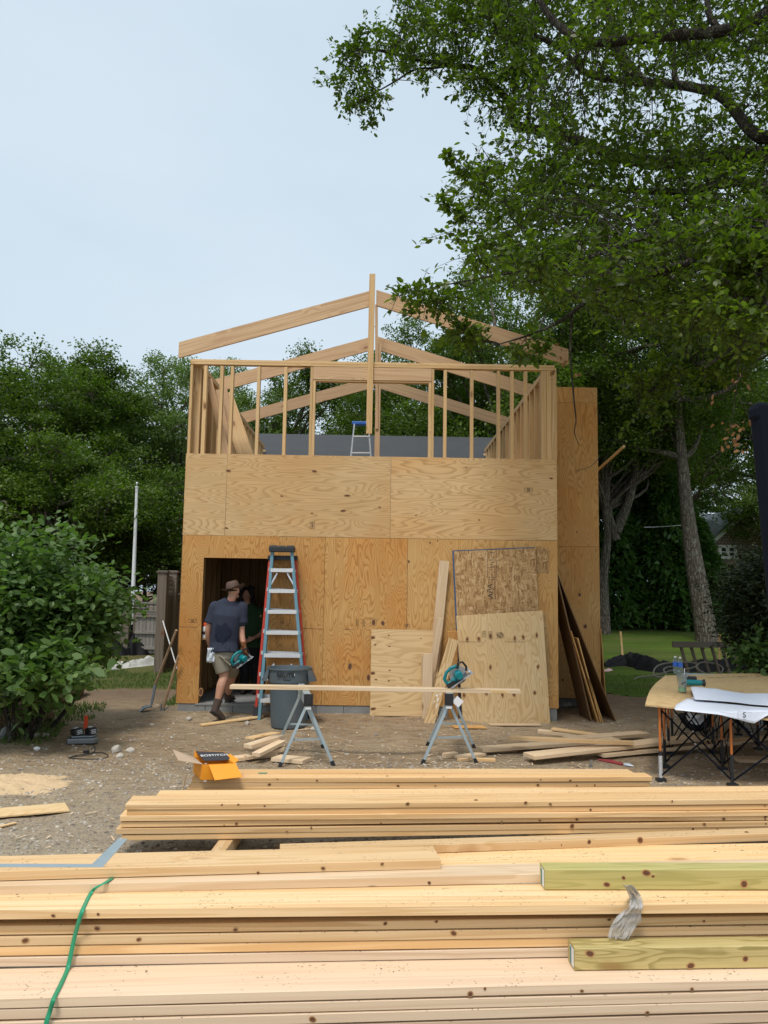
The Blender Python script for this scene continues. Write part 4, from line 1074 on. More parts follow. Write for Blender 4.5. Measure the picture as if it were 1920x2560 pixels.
# sheets leaning on the right corner of the building, seen from below
def sideleans(y0, y1, xtop, ztop, xbot, mat, label, t=.012):
    a = V((xbot, y0, gh(xbot, y0) + .005)); up = V((xtop, y0, ztop)) - a
    return sheet('plywood_sheet', a, up, V((0, 1, 0)), up.length, y1 - y0, t, mat, label=label, cat='plywood sheet', group='sheets leaning in the corner right of the building')
xt = UY(1388, 1430, 11.7).x + .02
def bx(px, py, y): p = UY(px, py, y); return p.x
T = UY(1390, 1424, 11.72)
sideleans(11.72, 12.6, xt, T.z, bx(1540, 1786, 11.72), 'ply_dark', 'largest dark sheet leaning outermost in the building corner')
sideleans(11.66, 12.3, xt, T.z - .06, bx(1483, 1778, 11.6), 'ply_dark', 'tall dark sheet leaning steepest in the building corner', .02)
for (pt, pb, lab) in (((1429, 1577), (1497, 1783), 'shorter sheet leaning third in the building corner'), ((1446, 1595), (1503, 1784), 'shorter sheet leaning fourth in the building corner'), ((1474, 1697), (1508, 1784), 'shortest sheet leaning in the building corner')):
    p = UY(*pt, 11.6); sideleans(11.6, 12.1, p.x, p.z, bx(*pb, 11.6), 'ply_wing', lab, .016)
p = UY(1503, 1570, 12.72); a = V((UY(1517, 1738, 12.72).x, 12.72, gh(3.7, 12.7) + .01)); up = p - a
sheet('plywood_sheet', a, up, V((0, 1, 0)), up.length, 1.2, .014, 'ply_wing', label='sheet edge leaning on the far side of the right wing', cat='plywood sheet')
a, b = UY(1478, 1190, 13.9), UY(1560, 1116, 13.0); board('sticking_board', a, b, .06, .038, 'frame', V((0, 1, 0)), label='narrow board sticking out beyond the right wing', cat='board')
# boards standing inside the upper storey on the left
fl = 2.93
for (pt, pb, w_, vt, vb, lab, mt) in (((522, 948), (566, 1134), .10, .7, .5, 'narrow board leaning nearest inside the upper left corner', 'rafter'),
        ((562, 985), (612, 1134), .25, 1.3, .8, 'wide board leaning inside the upper left corner', 'frame'), ((545, 975), (575, 1134), .09, 1.0, .65, 'narrow board leaning behind in the upper left corner', 'rafter'),
        ((557, 965), (590, 1134), .12, 1.25, .9, 'dark edged board leaning second in the upper left corner', 'rafter')):
    a_, b_ = FU(*pt, vt), FU(*pb, vb); T_, B_ = H(*a_), H(*b_); d = (B_ - T_); B_ = T_ + d * ((fl - T_.z) / d.z)
    board('leaning_board', B_, T_, w_, .03, mt, HX, label=lab, cat='board', group='boards leaning inside the upper storey')
# small stepladder on the upper floor
tl = thing('small_stepladder', H(2.6, 2.5, fl), 'small aluminium stepladder with blue top on the upper floor', 'stepladder')
def rail_ladder(root, P, steps, rails, caps, step_mat, rw=.03, sd=.08, names=('rail', 'step')):
    pass
yd = 2.6; c = lambda px, py, v=yd: H(*FU(px, py, v))
TL, TR = c(886, 1060), c(921, 1060); BL = TL + (c(877, 1142) - TL) * 2.3; BR = TR + (c(928, 1142) - TR) * 2.3
BL = TL + (c(877, 1142) - TL) * ((fl - TL.z) / (c(877, 1142).z - TL.z)); BR = TR + (c(927, 1142) - TR) * ((fl - TR.z) / (c(927, 1142).z - TR.z))
for a_, b_ in ((TL, BL), (TR, BR)):
    m = MB(); m.bar(a_, b_, .025, .06, up=HY); m.build('rail', 'alu', tl)
    m = MB(); m.bar(a_ + HY * .08, b_ + HY * .75, .02, .03, up=HY); m.build('rear_rail', 'alu', tl)
for k in range(6):
    u = .12 + k * .155; a_, b_ = TL.lerp(BL, u), TR.lerp(BR, u); m = MB(); m.bar(a_, b_, .085, .022); m.build('step', 'aludull', tl)
m = MB(); m.box((TL + TR) / 2 + V((0, .05, .02)), ((TR - TL).length + .09, .16, .05), HR); m.build('top_cap', 'tape', tl, bevel=.006)

# ------------------------------------------------------------------ step ladders by the door
def stepladder(nm, label, mat, tl_, tr_, yt, bl_, br_, steps, rw, capcol, rear=True, feet=None):
    TL, TR = UY(*tl_, yt), UY(*tr_, yt); BL = UZ(*bl_, .0); yb = BL.y; BR = UY(*br_, yb); BR.z = BL.z = 0.005
    r = thing(nm, (BL + BR) / 2, label, 'stepladder')
    for a_, b_ in ((TL, BL), (TR, BR)):
        m = MB(); d = (b_ - a_).normalized(); yy = V((0, 1, 0))
        m.bar(a_, b_, rw, .02, up=yy); m.bar(a_ + yy * .04 + V((.012 if a_ is TR else -.012, 0, 0)), b_ + yy * .04 + V((.012 if a_ is TR else -.012, 0, 0)), .006, .075, up=yy)
        m.build('rail', mat, r)
        if feet:
            m = MB(); m.bar(b_ - d * .19, b_ - d * -.0, rw + .03, .09, up=yy); m.build('foot', feet, r)
    H_ = TL.z
    for py in steps:
        zz = UY(660, py, (yt + yb) / 2).z; u = (TL.z - zz) / (TL.z - BL.z); 
        yy = TL.lerp(BL, u).y; zz = UY(690, py, yy).z; u = (TL.z - zz) / (TL.z - BL.z)
        a_, b_ = TL.lerp(BL, u), TR.lerp(BR, u)
        m = MB(); m.bar(a_ + V((0, .03, 0)), b_ + V((0, .03, 0)), .09, .008); m.bar(a_ + V((0, -.016, -.022)), b_ + V((0, -.016, -.022)), .006, .05); m.bar(a_ + V((0, .077, -.018)), b_ + V((0, .077, -.018)), .006, .035)
        m.build('step', 'aludull', r)
    return r, TL, TR, BL, BR
r, TL, TR, BL, BR = stepladder('red_stepladder', 'red stepladder standing folded behind the blue one by the doorway', 'red', (675, 1392), (738, 1398), 11.39, (637, 1803), (773, 1803), [1420, 1470, 1521, 1574, 1628, 1682, 1736], .035, 'black', feet='black')
m = MB(); c_ = (TL + TR) / 2; m.box(c_ + V((0, .03, .0)), ((TR - TL).length + .06, .13, .07)); m.build('top_cap', 'black', r, bevel=.01)
r, TL, TR, BL, BR = stepladder('blue_stepladder', 'blue stepladder with black top leaning folded against the facade', 'blue', (681, 1375), (729, 1375), 11.22, (647, 1807), (766, 1809), [1422, 1474, 1526, 1578, 1635, 1692, 1748], .042, 'black')
for s_, (a_, b_) in ((-1, (TL, BL)), (1, (TR, BR))):
    m = MB(); m.bar(a_ + V((-.0, .10, 0)), b_ + V((0, .12, 0)), .03, .03, up=(0, 1, 0)); m.build('rear_rail', 'blue', r)
m = MB(); c_ = (TL + TR) / 2 + V((0, .03, .01)); w_ = (TR - TL).length + .09
m.box(c_, (w_, .17, .075)); m.box(c_ + V((-.12, -.0, .045)), (.1, .15, .022)); m.box(c_ + V((.12, 0, .045)), (.1, .15, .022)); m.box(c_ + V((0, 0, .043)), (.09, .15, .018))
m.build('top_cap', 'black', r, bevel=.008)
for (u0, s_) in ((.66, -1), (.66, 1), (.13, -1), (.13, 1)):   # diagonal step braces
    a_ = (TL if s_ < 0 else TR).lerp(BL if s_ < 0 else BR, u0 + .09) + V((0, .01, 0)); mid = (TL.lerp(BL, u0) + TR.lerp(BR, u0)) / 2; w_ = (TR.lerp(BR, u0) - TL.lerp(BL, u0)).length
    m = MB(); m.bar(a_, mid + V((s_ * w_ * .22, .02, -.02)), .022, .004, up=(0, 1, 0)); m.build('brace', 'alu', r)

# ------------------------------------------------------------------ waste bin
c = UZ(714, 1826, 0); c.y += .27; c.z = .0
bt = UY(715, 1674, c.y - .31).z
r = thing('waste_bin', c, 'round grey plastic waste bin by the blue stepladder', 'waste bin')
m = MB(); R0, R1 = .228, .292
m.lathe([(R0 - .03, .0), (R0, .012), (R0 + .004, .03), (.24, .2), (.262, .52), (.272, bt - .19), (.283, bt - .185), (R1, bt - .02), (R1 + .014, bt - .02), (R1 + .018, bt - .008), (R1 + .014, bt + .006), (R1 - .004, bt + .004), (.272, bt - .06), (.225, .05), (0.0001, .04)], c, 48)
m.build('bin_body', 'grey', r, smooth=True)
for s_ in (-1, 1):   # flared grips under the rim
    m = MB(); vs = []
    for k, a in enumerate(np.linspace(-.55, .55, 9)):
        a = a + (0 if s_ > 0 else math.pi); w_ = .075 * (1 - (k - 4) ** 2 / 26)
        for (rr, zz) in ((R1 + .012, bt - .012), (R1 + .012 + w_, bt - .17), (R1 + .006 + w_, bt - .172), (R1 + .004, bt - .03)):
            vs.append((c.x + math.cos(a) * rr, c.y + math.sin(a) * rr, zz))
    fs = [(i * 4 + j, i * 4 + (j + 1) % 4, (i + 1) * 4 + (j + 1) % 4, (i + 1) * 4 + j) for i in range(8) for j in range(4)] + [(3, 2, 1, 0), (32, 33, 34, 35)]
    m.add(vs, fs); m.build('grip', 'grey', r, smooth=True)
TM = Matrix.Translation(V((c.x - .02, c.y - .301, bt - .075))) @ Matrix.Rotation(rad(90), 4, 'X')
o = text('lettering', 'BRUTE', .08, 'black', TM, r, bold=.0014, ext=.0015)
for v in o.data.vertices: v.co.z -= .29 - math.sqrt(max(.29 ** 2 - v.co.x ** 2, 0))
m = MB()
for k in range(10):
    a = -1.57 + (k - 4.5) * .035; 
    if k in (0, 9): m.box((c.x + math.cos(a) * .286, c.y + math.sin(a) * .286, bt - .128), (.006, .004, .034))
    else:
        for dz in (-.017, .017, -.008): m.box((c.x + math.cos(a) * .2855, c.y + math.sin(a) * .2855, bt - .128 + dz), (.012, .003, .005))
m.build('emblem', 'card_k', r)
m = MB(); m.box((c.x + .1, c.y - .277, bt - .07), (.006, .004, .03)); m.build('paint_fleck', 'textw', r)

# ------------------------------------------------------------------ sawhorses, board and saw
def sawhorse(apex, near_l, near_r, far_l, far_r, label, ztop=.735):
    nl, nr = UZ(*near_l, .0), UZ(*near_r, .0); fl_, fr = UZ(*far_l, 0), UZ(*far_r, 0)
    a = UY(*apex, nl.y + .09); b = V(((fl_.x + fr.x) / 2, fl_.y - .08, a.z)); 
    r = thing('sawhorse', (nl + fr) / 2, label, 'sawhorse', 'metal sawhorses carrying the board')
    d = (b - a); d.z = 0; d.normalize(); zz = ztop
    a.z = b.z = zz
    m = MB(); m.bar(a - d * .06 - V((0, 0, .055)), b + d * .06 - V((0, 0, .055)), .075, .11); m.build('beam', 'galv', r, bevel=.004)
    for e, s_ in ((a - d * .075, -1), (b + d * .075, 1)):
        m = MB(); m.bar(e - V((0, 0, .055)), e + d * s_ * .02 - V((0, 0, .055)), .095, .125); m.box(e - V((0, 0, .055)) + d * s_ * .021, (.06, .004, .08)); m.build('end_cap', 'black', r, bevel=.004)
        m = MB(); m.bar(e - d * s_ * .03 - V((0, 0, .135)), e + d * s_ * .012 - V((0, 0, .135)), .06, .03); m.build('bracket', 'whitep', r)
    for e, l_, r_, (tw) in ((a, nl, nr, 1), (b, fl_, fr, 1)):
        tops = e - V((0, 0, .14)); ends = []
        for s_, f in ((-1, l_), (1, r_)):
            m = MB(); t_ = tops + V((s_ * .018, 0, 0)); f = V((f.x, f.y, gh(f.x, f.y) + .0)); 
            m.bar(t_, f, .03, .022, up=(0, 1, 0)); m.build('leg', 'galv', r, bevel=.002)
            d_ = (f - t_).normalized(); m = MB(); m.bar(f - d_ * .05, f + d_ * .004, .038, .03, up=(0, 1, 0)); m.build('foot', 'rubber', r)
            ends.append(t_.lerp(f, .55))
        m = MB(); m.bar(ends[0] + V((0, .012, 0)), ends[1] + V((0, .012, 0)), .004, .022); m.build('spreader', 'galv', r)
    for px_ in ():
        pass
    return r, a, b
h1, a1, b1 = sawhorse((769, 1760), (699, 1917), (834, 1917), (693, 1868), (809, 1872), 'left folding metal sawhorse in front of the grey bin')
h2, a2, b2 = sawhorse((1123, 1756), (1056, 1911), (1191, 1911), (1068, 1862), (1186, 1868), 'right folding metal sawhorse beneath the circular saw')
m = MB(); m.box((a2.x + .085, a2.y - .09, .66), (.09, .002, .085), Matrix.Rotation(.7, 3, 'Y')); m.build('paper_tag', 'textw', h2)
yb = 8.75
a, b = UY(577, 1722, yb), UY(1299, 1717, yb); zt = .735
o = board('sawn_board', V((a.x, yb, zt + .0205)), V((b.x, yb, zt + .0205)), .14, .04, 'frame', V((0, 1, 0)), bow=.004, label='long pale board lying across the two sawhorses', cat='board')
o.data.materials[0] = MT['white']
p = UY(1250, 1717, yb - .07); m = MB(); m.box((p.x, yb - .0707, zt + .021), (.20, .0012, .034)); m.build('end_tag', 'ply_new', o)

def circsaw(root_loc, rot, sc, label, name='circular_saw'):
    """saw: base plate along X, blade in the XZ plane, motor towards -Y"""
    Mw = Matrix.Translation(V(root_loc)) @ rot.to_4x4() @ Matrix.Scale(sc, 4)
    r = thing(name, root_loc, label, 'circular saw')
    def P(m, nm, mt, **k):
        m.v = [tuple(Mw @ V(v)) for v in m.v]; return m.build(nm, mt, r, **k)
    m = MB(); m.box((0, 0, .003), (.30, .14, .005)); m.box((.0, -.065, .008), (.30, .006, .012)); P(m, 'base_plate', 'alu', bevel=.001)
    # blade guard: thick half disc
    Ry = Matrix.Rotation(rad(90), 3, 'X')
    def disc(rr, y0, y1, a0, a1, c, n=20, full=False):
        pts = [(c[0] + rr * math.cos(a), c[1] + rr * math.sin(a)) for a in np.linspace(a0, a1, n)]
        m = MB(); vs = [(x, y0, z) for x, z in pts] + [(x, y1, z) for x, z in pts]; N = len(pts)
        fs = [tuple(range(N)), tuple(range(2 * N - 1, N - 1, -1))] + [(i, i + N, (i + 1) % N + N, (i + 1) % N) for i in range(N)]
        m.add(vs, fs); return m
    P(disc(.105, .02, .055, -.15, math.pi + .15, (0, .055)), 'upper_guard', 'alu', bevel=.003)
    P(disc(.092, .028, .046, math.pi, 2 * math.pi, (0, .05)), 'lower_guard', 'steel')
    P(disc(.088, .036, .0385, 0, 2 * math.pi * .98, (0, .05), 40), 'blade', 'alu')
    m = MB(); m.tube([(.0, -.10, .075), (0, -.03, .075), (0, .02, .07)], [.045, .048, .05], 16); m.tube([(0, -.115, .075), (0, -.10, .075)], [.036, .045], 16); P(m, 'motor', 'teal', smooth=True)
    m = MB(); m.tube([(.05, 0, .13), (.03, -.0, .165), (-.03, 0, .18), (-.10, 0, .165), (-.155, 0, .12), (-.16, 0, .06), (-.10, 0, .04), (-.04, 0, .05)], [.02, .021, .019, .019, .021, .024, .026, .03], 10); P(m, 'handle', 'teal', smooth=True)
    m = MB(); m.tube([(.03, -.02, .14), (.075, -.03, .185), (.12, -.03, .165), (.125, -.03, .10), (.10, -.02, .06)], .013, 8); P(m, 'front_grip', 'black', smooth=True)
    m = MB(); m.box((-.13, -.005, .035), (.10, .07, .045)); P(m, 'battery', 'black', bevel=.004)
    m = MB(); m.box((.125, .03, .03), (.03, .06, .05)); m.tube([(.12, -.0, .02), (.12, -.04, .03)], .012, 8); P(m, 'depth_bracket', 'alu', bevel=.002)
    m = MB(); m.tube([(-.09, .06, .03), (-.11, .075, .06), (-.09, .08, .09)], .008, 6); P(m, 'lever', 'black')
    return r
p = UY(1150, 1706, yb - .02)
circsaw((p.x + .02, yb - .01, zt + .135), Matrix.Rotation(rad(-36), 3, 'Y') @ Matrix.Rotation(rad(6), 3, 'X'), .98, 'teal and silver circular saw resting tilted on the board')

# ------------------------------------------------------------------ box, charger, stakes, tools
def boxthing():
    bl, br = UZ(456, 1943, .361), UZ(583, 1930, .361); zt_ = .361
    A, B = UZ(548, 1941, .361), UZ(582, 1928, .361)
    c0 = UZ(505, 1950, .361)    # nearest corner
    r = thing('cardboard_box', c0, 'open orange and black cardboard nail box on the rear lumber stack', 'cardboard box')
    W_, L_, Hh = .24, .27, .115
    ax = V((.96, .28, 0)).normalized(); ay = V((-.45, .89, 0)).normalized(); t = .004
    K = lambda u, v, w: c0 + ax * u + ay * v + V((0, 0, w))
    def panel(nm, mt, p, th=.004, sub=None, inner=None):
        p = [V(q) for q in p]; n = (p[1] - p[0]).cross(p[3] - p[0]).normalized() * th; m = MB()
        m.add(p + [q + n for q in p], [(3, 2, 1, 0), (4, 5, 6, 7), (0, 1, 5, 4), (1, 2, 6, 5), (2, 3, 7, 6), (3, 0, 4, 7)])
        if inner: m.m[1] = 1; return m.build(nm, [mt, inner], r)
        return m.build(nm, mt, r)
    panel('box_bottom', 'card', [K(0, 0, 0.002), K(W_, 0, .002), K(W_, L_, .002), K(0, L_, .002)])
    panel('box_side', 'card_o', [K(0, 0, 0), K(0, 0, Hh), K(W_, 0, Hh), K(W_, 0, 0)], -.004)
    panel('box_side', 'card_o', [K(0, L_, 0), K(0, 0, 0), K(0, 0, Hh), K(0, L_, Hh)][::1], .004)
    panel('box_side', 'card_o', [K(W_, 0, 0), K(W_, 0, Hh), K(W_, L_, Hh), K(W_, L_, 0)], .004)
    panel('box_side', 'card_o', [K(0, L_, 0), K(0, L_, Hh), K(W_, L_, Hh), K(W_, L_, 0)], .004)
    dz = V((0, 0, 1)); 
    # black corner print on the front
    m = MB(); q = [K(.002, -.0012, .0), K(.06, -.0012, 0), K(.04, -.0012, Hh), K(.002, -.0012, Hh)]; m.add(q, [(0, 1, 2, 3)]); m.build('black_print', 'card_k', r)
    # flaps : left (inside, kraft), back (black with lettering), front (orange, hanging), right
    panel('flap', 'card', [K(0, 0, Hh), K(0, L_, Hh), K(-.17, L_ * .98, Hh + .07), K(-.18, .01, Hh + .035)], .003)
    panel('box_side', 'card_o', [K(0, L_, Hh), K(W_, L_, Hh), K(W_, L_ + .01, Hh + .035), K(0, L_ + .01, Hh + .05)], .003)
    f = panel('flap', 'card_k', [K(.01, L_ + .01, Hh + .05), K(W_ - .01, L_ + .01, Hh + .035), K(W_ + .02, L_ - .13, Hh - .002), K(.04, L_ - .16, Hh + .004)], .003)
    a_, b_, c_ = K(.04, L_ - .16, Hh + .004), K(W_ + .02, L_ - .13, Hh - .002), K(W_, L_ + .01, Hh + .035); 
    X = (b_ - a_).normalized(); Z = X.cross(c_ - b_).normalized(); Y = Z.cross(X)
    cen = (a_ + b_ + K(.01, L_ + .01, Hh + .05) + K(W_, L_ + .01, Hh + .035)) / 4 + Z * .0045
    Mt = Matrix((X, Y, Z)).transposed().to_4x4(); Mt.translation = cen
    text('lettering', 'BOSTITCH', .046, 'textw', Mt, r)
    panel('flap', 'card_o', [K(.045, 0, Hh), K(W_ + .01, 0, Hh), K(W_ + .035, -.10, Hh - .085), K(.065, -.115, Hh - .095)], .003)
    X = V((0, 0, 1)); Y = -ax; Z = X.cross(Y); Mt = Matrix((X, Y, Z)).transposed().to_4x4(); Mt.translation = K(.024, -.003, .055)
    text('lettering', 'BOSTITCH', .03, 'textw', Mt, r)
    panel('flap', 'card_o', [K(W_, .0, Hh), K(W_, L_, Hh), K(W_ + .04, L_ * .98, Hh + .02), K(W_ + .04, .02, Hh + .02)], .003)
boxthing()
p = UZ(466, 1972, .0); m = MB(); a = UZ(470, 1925, .36); m.tube([(a.x - .01, a.y - .02, .33), (a.x - .03, a.y - .03, .2), (a.x - .02, a.y - .03, .0)], .006, 6); o = m.build('thin_stick', 'white'); tag(o, 'thin wooden stick standing beside the left end of the rear stack', 'stick')
p = UZ(657, 1932, .362); m = MB(); m.box((p.x, p.y, .362), (.07, .03, .003), Matrix.Rotation(.1, 3, 'Z')); o = m.build('paper_label', 'drink'); tag(o, 'small pale green label lying on the rear lumber stack', 'label')

c = UZ(197, 1862, 0); c.y += .12; c.z = gh(c.x, c.y)
r = thing('battery_charger', c, 'grey battery charger with two black batteries on the dirt', 'battery charger')
Rz = Matrix.Rotation(.35, 3, 'Z')
def L(x, y, z): return c + Rz @ V((x, y, z))
m = MB(); m.prism([(-.17, -.10), (.12, -.13), (.17, -.09), (.17, .10), (-.12, .12), (-.17, .06)], .01, .075, Rz, c); m.prism([(-.13, -.08), (.10, -.1), (.14, -.06), (.14, .08), (-.1, .09)], .075, .1, Rz, c); m.build('charger_body', 'steel', r, bevel=.012)
for (x, y, s_) in ((-.07, .01, 1), (.085, .02, .9)):
    b_ = bpy.data.objects.new('battery', None); link(b_, Matrix.Translation(L(x, y, .1)), r)
    m = MB(); R3 = Rz @ Matrix.Rotation(rad(-12 if x < 0 else -6), 3, 'Y') @ Matrix.Rotation(rad(25), 3, 'Z'); q = L(x, y, .135)
    m.box(q, (.105 * s_, .15 * s_, .065), R3); m.box(q + V((0, 0, .035)), (.07, .12, .02), R3); m.build('battery_case', 'black', b_, bevel=.008)
    for dz in (-.018, 0, .018): m = MB(); m.box(q + R3 @ V((.0, -.076 * s_, dz)), (.06, .004, .006), R3); m.box(q + R3 @ V((.0535 * s_, 0, dz)), (.004, .1, .005), R3); m.build('label_stripe', 'textw', b_)
    m = MB(); m.box(q + R3 @ V((0, .02, .0465)), (.05, .06, .003), R3); m.build('label_stripe', 'textw', b_)
m = MB(); P_ = [UZ(*q_, .012) for q_ in ((232, 1858), (238, 1870), (232, 1882), (208, 1888), (190, 1889), (175, 1893), (230, 1897), (262, 1893), (270, 1887), (255, 1882), (228, 1883), (190, 1887), (170, 1893)[0:2])]
P_ = [V((q_.x, q_.y, gh(q_.x, q_.y) + .012)) for q_ in P_]; m.tube(catmull(P_, 5), .005, 6); m.build('cord', 'black', r, smooth=True)
p = UZ(208, 1881, .015); p.z = gh(p.x, p.y) + .018; m = MB(); m.bar(p, p + V((.05, .04, 0)), .03, .022); m.build('plug', 'black', r, bevel=.004)
def stake(px, pyb, pyt, w, mat, label, t=.02, lean=0, cat='stake', zoff=0):
    b_ = UZ(px, pyb, 0); 
    for _ in range(6): b_ = UZ(px, pyb, gh(b_.x, b_.y))
    t_ = UY(px, pyt, b_.y); d = V((lean, 0, t_.z - b_.z)); m = MB(); m.bar(b_ - V((0, 0, .1)), b_ + d, w, t, up=(0, 1, 0))
    o = m.build('stake', mat, bevel=.002); tag(o, label, cat); return o
stake(214, 1822, 1789, .045, 'hotorange', 'bright orange marker stake behind the battery charger')
stake(23, 1797, 1765, .05, 'oldwood', 'short grey wooden stake at the left edge by the straw bale', .04)
stake(1557, 1640, 1579, .05, 'frame', 'thin wooden stake in the lawn left of the big tree', .03, -.05)
stake(1799, 1660, 1586, .05, 'frame', 'thin wooden stake in front of the slatted rail', .03, .02)
# red nail puller and metal bracket on the rear stack
a, b = UZ(1497, 1900, .375), UZ(1560, 1911, .375); r = thing('nail_puller', a, 'red handled pliers lying on the rear lumber stack', 'pliers')
m = MB(); m.tube([a, a.lerp(b, .5) + V((0, .004, .008)), b], [.010, .013, .011], 8); m.tube([a + V((.02, -.02, 0)), b + V((-.02, -.012, 0))], [.008, .010], 8); m.build('handle', 'dkred', r, smooth=True)
d = (b - a).normalized(); m = MB(); m.tube([b, b + d * .05, b + d * .09], [.012, .02, .004], 8); m.build('jaw', 'alu', r, smooth=True)
p = UZ(1478, 1918, .36); m = MB(); m.box((p.x, p.y, .39), (.022, .012, .06)); m.box((p.x, p.y + .012, .365), (.022, .03, .008)); o = m.build('metal_clip', 'steel'); tag(o, 'small grey metal clip standing on the rear lumber stack', 'metal clip')

# shovel, mattock and pole leaning on the left corner
hp = UY(441, 1575, 11.35); gp = UZ(353, 1785, .02)
r = thing('shovel', gp, 'long handled shovel leaning on the left corner of the building', 'shovel')
sk = UY(388, 1712, gp.y + .18)
m = MB(); m.tube([hp, hp.lerp(sk, .5), sk], [.017, .018, .02], 10); m.build('handle', 'handle', r, smooth=True)
e = UY(377, 1768, gp.y + .06)
m = MB(); m.tube([sk, UY(383, 1740, gp.y + .14), e], [.022, .02, .016], 10); m.build('socket', 'steel', r, smooth=True)
vs = []; N1, N2 = 8, 6; tipd = (gp - e); side = V((.35, -.9, 0)).normalized()
for i in range(N1 + 1):
    u = i / N1; w_ = .11 * math.sin(math.pi * min(1, .32 + .68 * (1 - u))) if u < 1 else .0; w_ = .11 * (1 - max(0, (u - .45) / .55) ** 2) if u > .05 else .06
    for j in range(N2 + 1):
        s_ = j / N2 * 2 - 1; vs.append(e + tipd * (u * 1.02) + side * w_ * s_ + V((-.5, -.1, .5)).normalized() * (.028 * (s_ * s_) + .03 * math.sin(u * 3)))
m = MB(); m.add(vs, [(i * (N2 + 1) + j, (i + 1) * (N2 + 1) + j, (i + 1) * (N2 + 1) + j + 1, i * (N2 + 1) + j + 1) for i in range(N1) for j in range(N2)])
o = m.build('blade', 'steel', r, smooth=True); o.modifiers.new('s', 'SOLIDIFY').thickness = .003
hd = UZ(406, 1780, .05); tp = UY(446, 1640, 11.4)
r = thing('mattock', hd, 'pick mattock standing head down against the building corner', 'mattock')
m = MB(); m.tube([tp, tp.lerp(hd, .5), hd + V((0, 0, .04))], [.017, .02, .026], 10); m.build('handle', 'handle', r, smooth=True)
m = MB(); a_, b_ = UZ(385, 1782, .03), UZ(432, 1764, .06); m.tube([a_, hd.lerp(a_, .5) + V((0, 0, .01)), hd, hd.lerp(b_, .5) + V((0, 0, .01)), b_], [.006, .018, .03, .02, .008], 8); m.tube([hd - V((0, 0, .03)), hd + V((0, 0, .12))], [.035, .024], 8); m.build('head', 'steel', r, smooth=True)
a_, b_ = UY(407, 1552, 12.6), UY(441, 1665, 12.3); m = MB(); d = (b_ - a_); b2_ = a_ + d * ((.05 - a_.z) / d.z); m.tube([a_, b2_], .009, 8); o = m.build('white_pole', 'whitep'); tag(o, 'thin white pole leaning beside the building corner and gate post', 'pole')

# spray can on a stud inside the door
p = H(*FU(505, 1597, .1)); r = thing('spray_can', V((p.x, p.y, p.z)), 'spray can with red cap on the blocking inside the doorway', 'spray can')
p = H(dl + .035, .1, FU(505, 1595, .1).z)
WM[r.name].translation = p; r.location = p
m = MB(); m.lathe([(.032, 0), (.033, .005), (.033, .16), (.024, .175)], p, 16); m.build('can_body', 'textw', r, smooth=True)
m = MB(); m.lathe([(.0335, .05), (.0335, .10)], p, 16); m.build('label_band', 'card_k', r, smooth=True)
m = MB(); m.lathe([(.028, .175), (.028, .215), (.02, .225)], p, 16); m.build('cap', 'hotorange', r, smooth=True)
m = MB(); m.box(p + V((-.0, 0, -.012)), (.07, .1, .02)); m.build('shelf_block', 'inside', house)
# ------------------------------------------------------------------ folding workbench and what lies on it
PN, PFL, PR = UZ(1613, 1758, .765), UZ(1664, 1688, .82), UY(1920, 1797, 7.62)
pn = (PR - PN).cross(PFL - PN).normalized()
if pn.z < 0: pn = -pn
def onpl(px, py, off=0.0):
    d = ray(px, py); o_ = PN + pn * off; return CAM + d * ((o_ - CAM).dot(pn) / d.dot(pn))
PFR = onpl(1920, 1682); eN, eF = PR - PN, PFR - PFL
def BL(u, v, off=0.0):   # u in metres along the near edge, v 0..1 from near to far
    a = PN + eN.normalized() * u; b = PFL + eF.normalized() * u; return a.lerp(b, v) + pn * off
yN = 7.66
r = thing('folding_workbench', UZ(1637, 1966, 0), 'orange and black legged folding workbench carrying the plywood top', 'workbench')
cols = [.13, .80, 1.5, 2.2]; rows = [.03, .30, .60, .92]
tops = {}; mids = {}; bots = {}
for i, u in enumerate(cols):
    for j, v in enumerate(rows):
        q = BL(u, v, -.024); x, y, zt_ = q; g0 = gh(x, y) + .005; tops[i, j] = V((x, y, zt_)); bots[i, j] = V((x, y, g0))
        m = MB(); m.tube([V((x, y, .26)), V((x, y, zt_))], .0125, 8); m.box((x, y, zt_ + .0), (.06, .06, .02)); m.build('upper_leg', 'dkorange', r)
        m = MB(); m.tube([V((x, y, g0)), V((x, y, .30))], .017, 8); m.build('lower_leg', 'black', r)
        m = MB(); m.box((x, y, g0 + .012), (.09, .07, .024)); m.build('foot', 'black', r)
m = MB(); m.tube([bots[0, 0] + V((0, 0, .03)), bots[0, 0] + V((0, 0, .24))], .0185, 8); m.build('sticker', simple('spotted_sticker', (.5, .5, .5), .5, var=.8, nscale=70), r)
for i in range(4):
    for j in range(4):
        for (i2, j2) in ((i + 1, j), (i, j + 1)):
            if i2 > 3 or j2 > 3: continue
            a1_, b1_ = tops[i, j] - V((0, 0, .02)), bots[i2, j2] + V((0, 0, .05)); a2_, b2_ = bots[i, j] + V((0, 0, .05)), tops[i2, j2] - V((0, 0, .02))
            o_ = V((0, .012, 0)) if i2 > i else V((.012, 0, 0))
            m = MB(); m.bar(a1_ + o_, b1_ + o_, .006, .016); m.build('cross_strut', 'blackpaint', r)
            m = MB(); m.bar(a2_ - o_, b2_ - o_, .006, .016); m.build('cross_strut', 'blackpaint', r)
            m = MB(); m.ell((a1_ + b1_) / 2, (.012, .02, .012), 8, 5); m.build('pivot_bolt', 'alu', r)
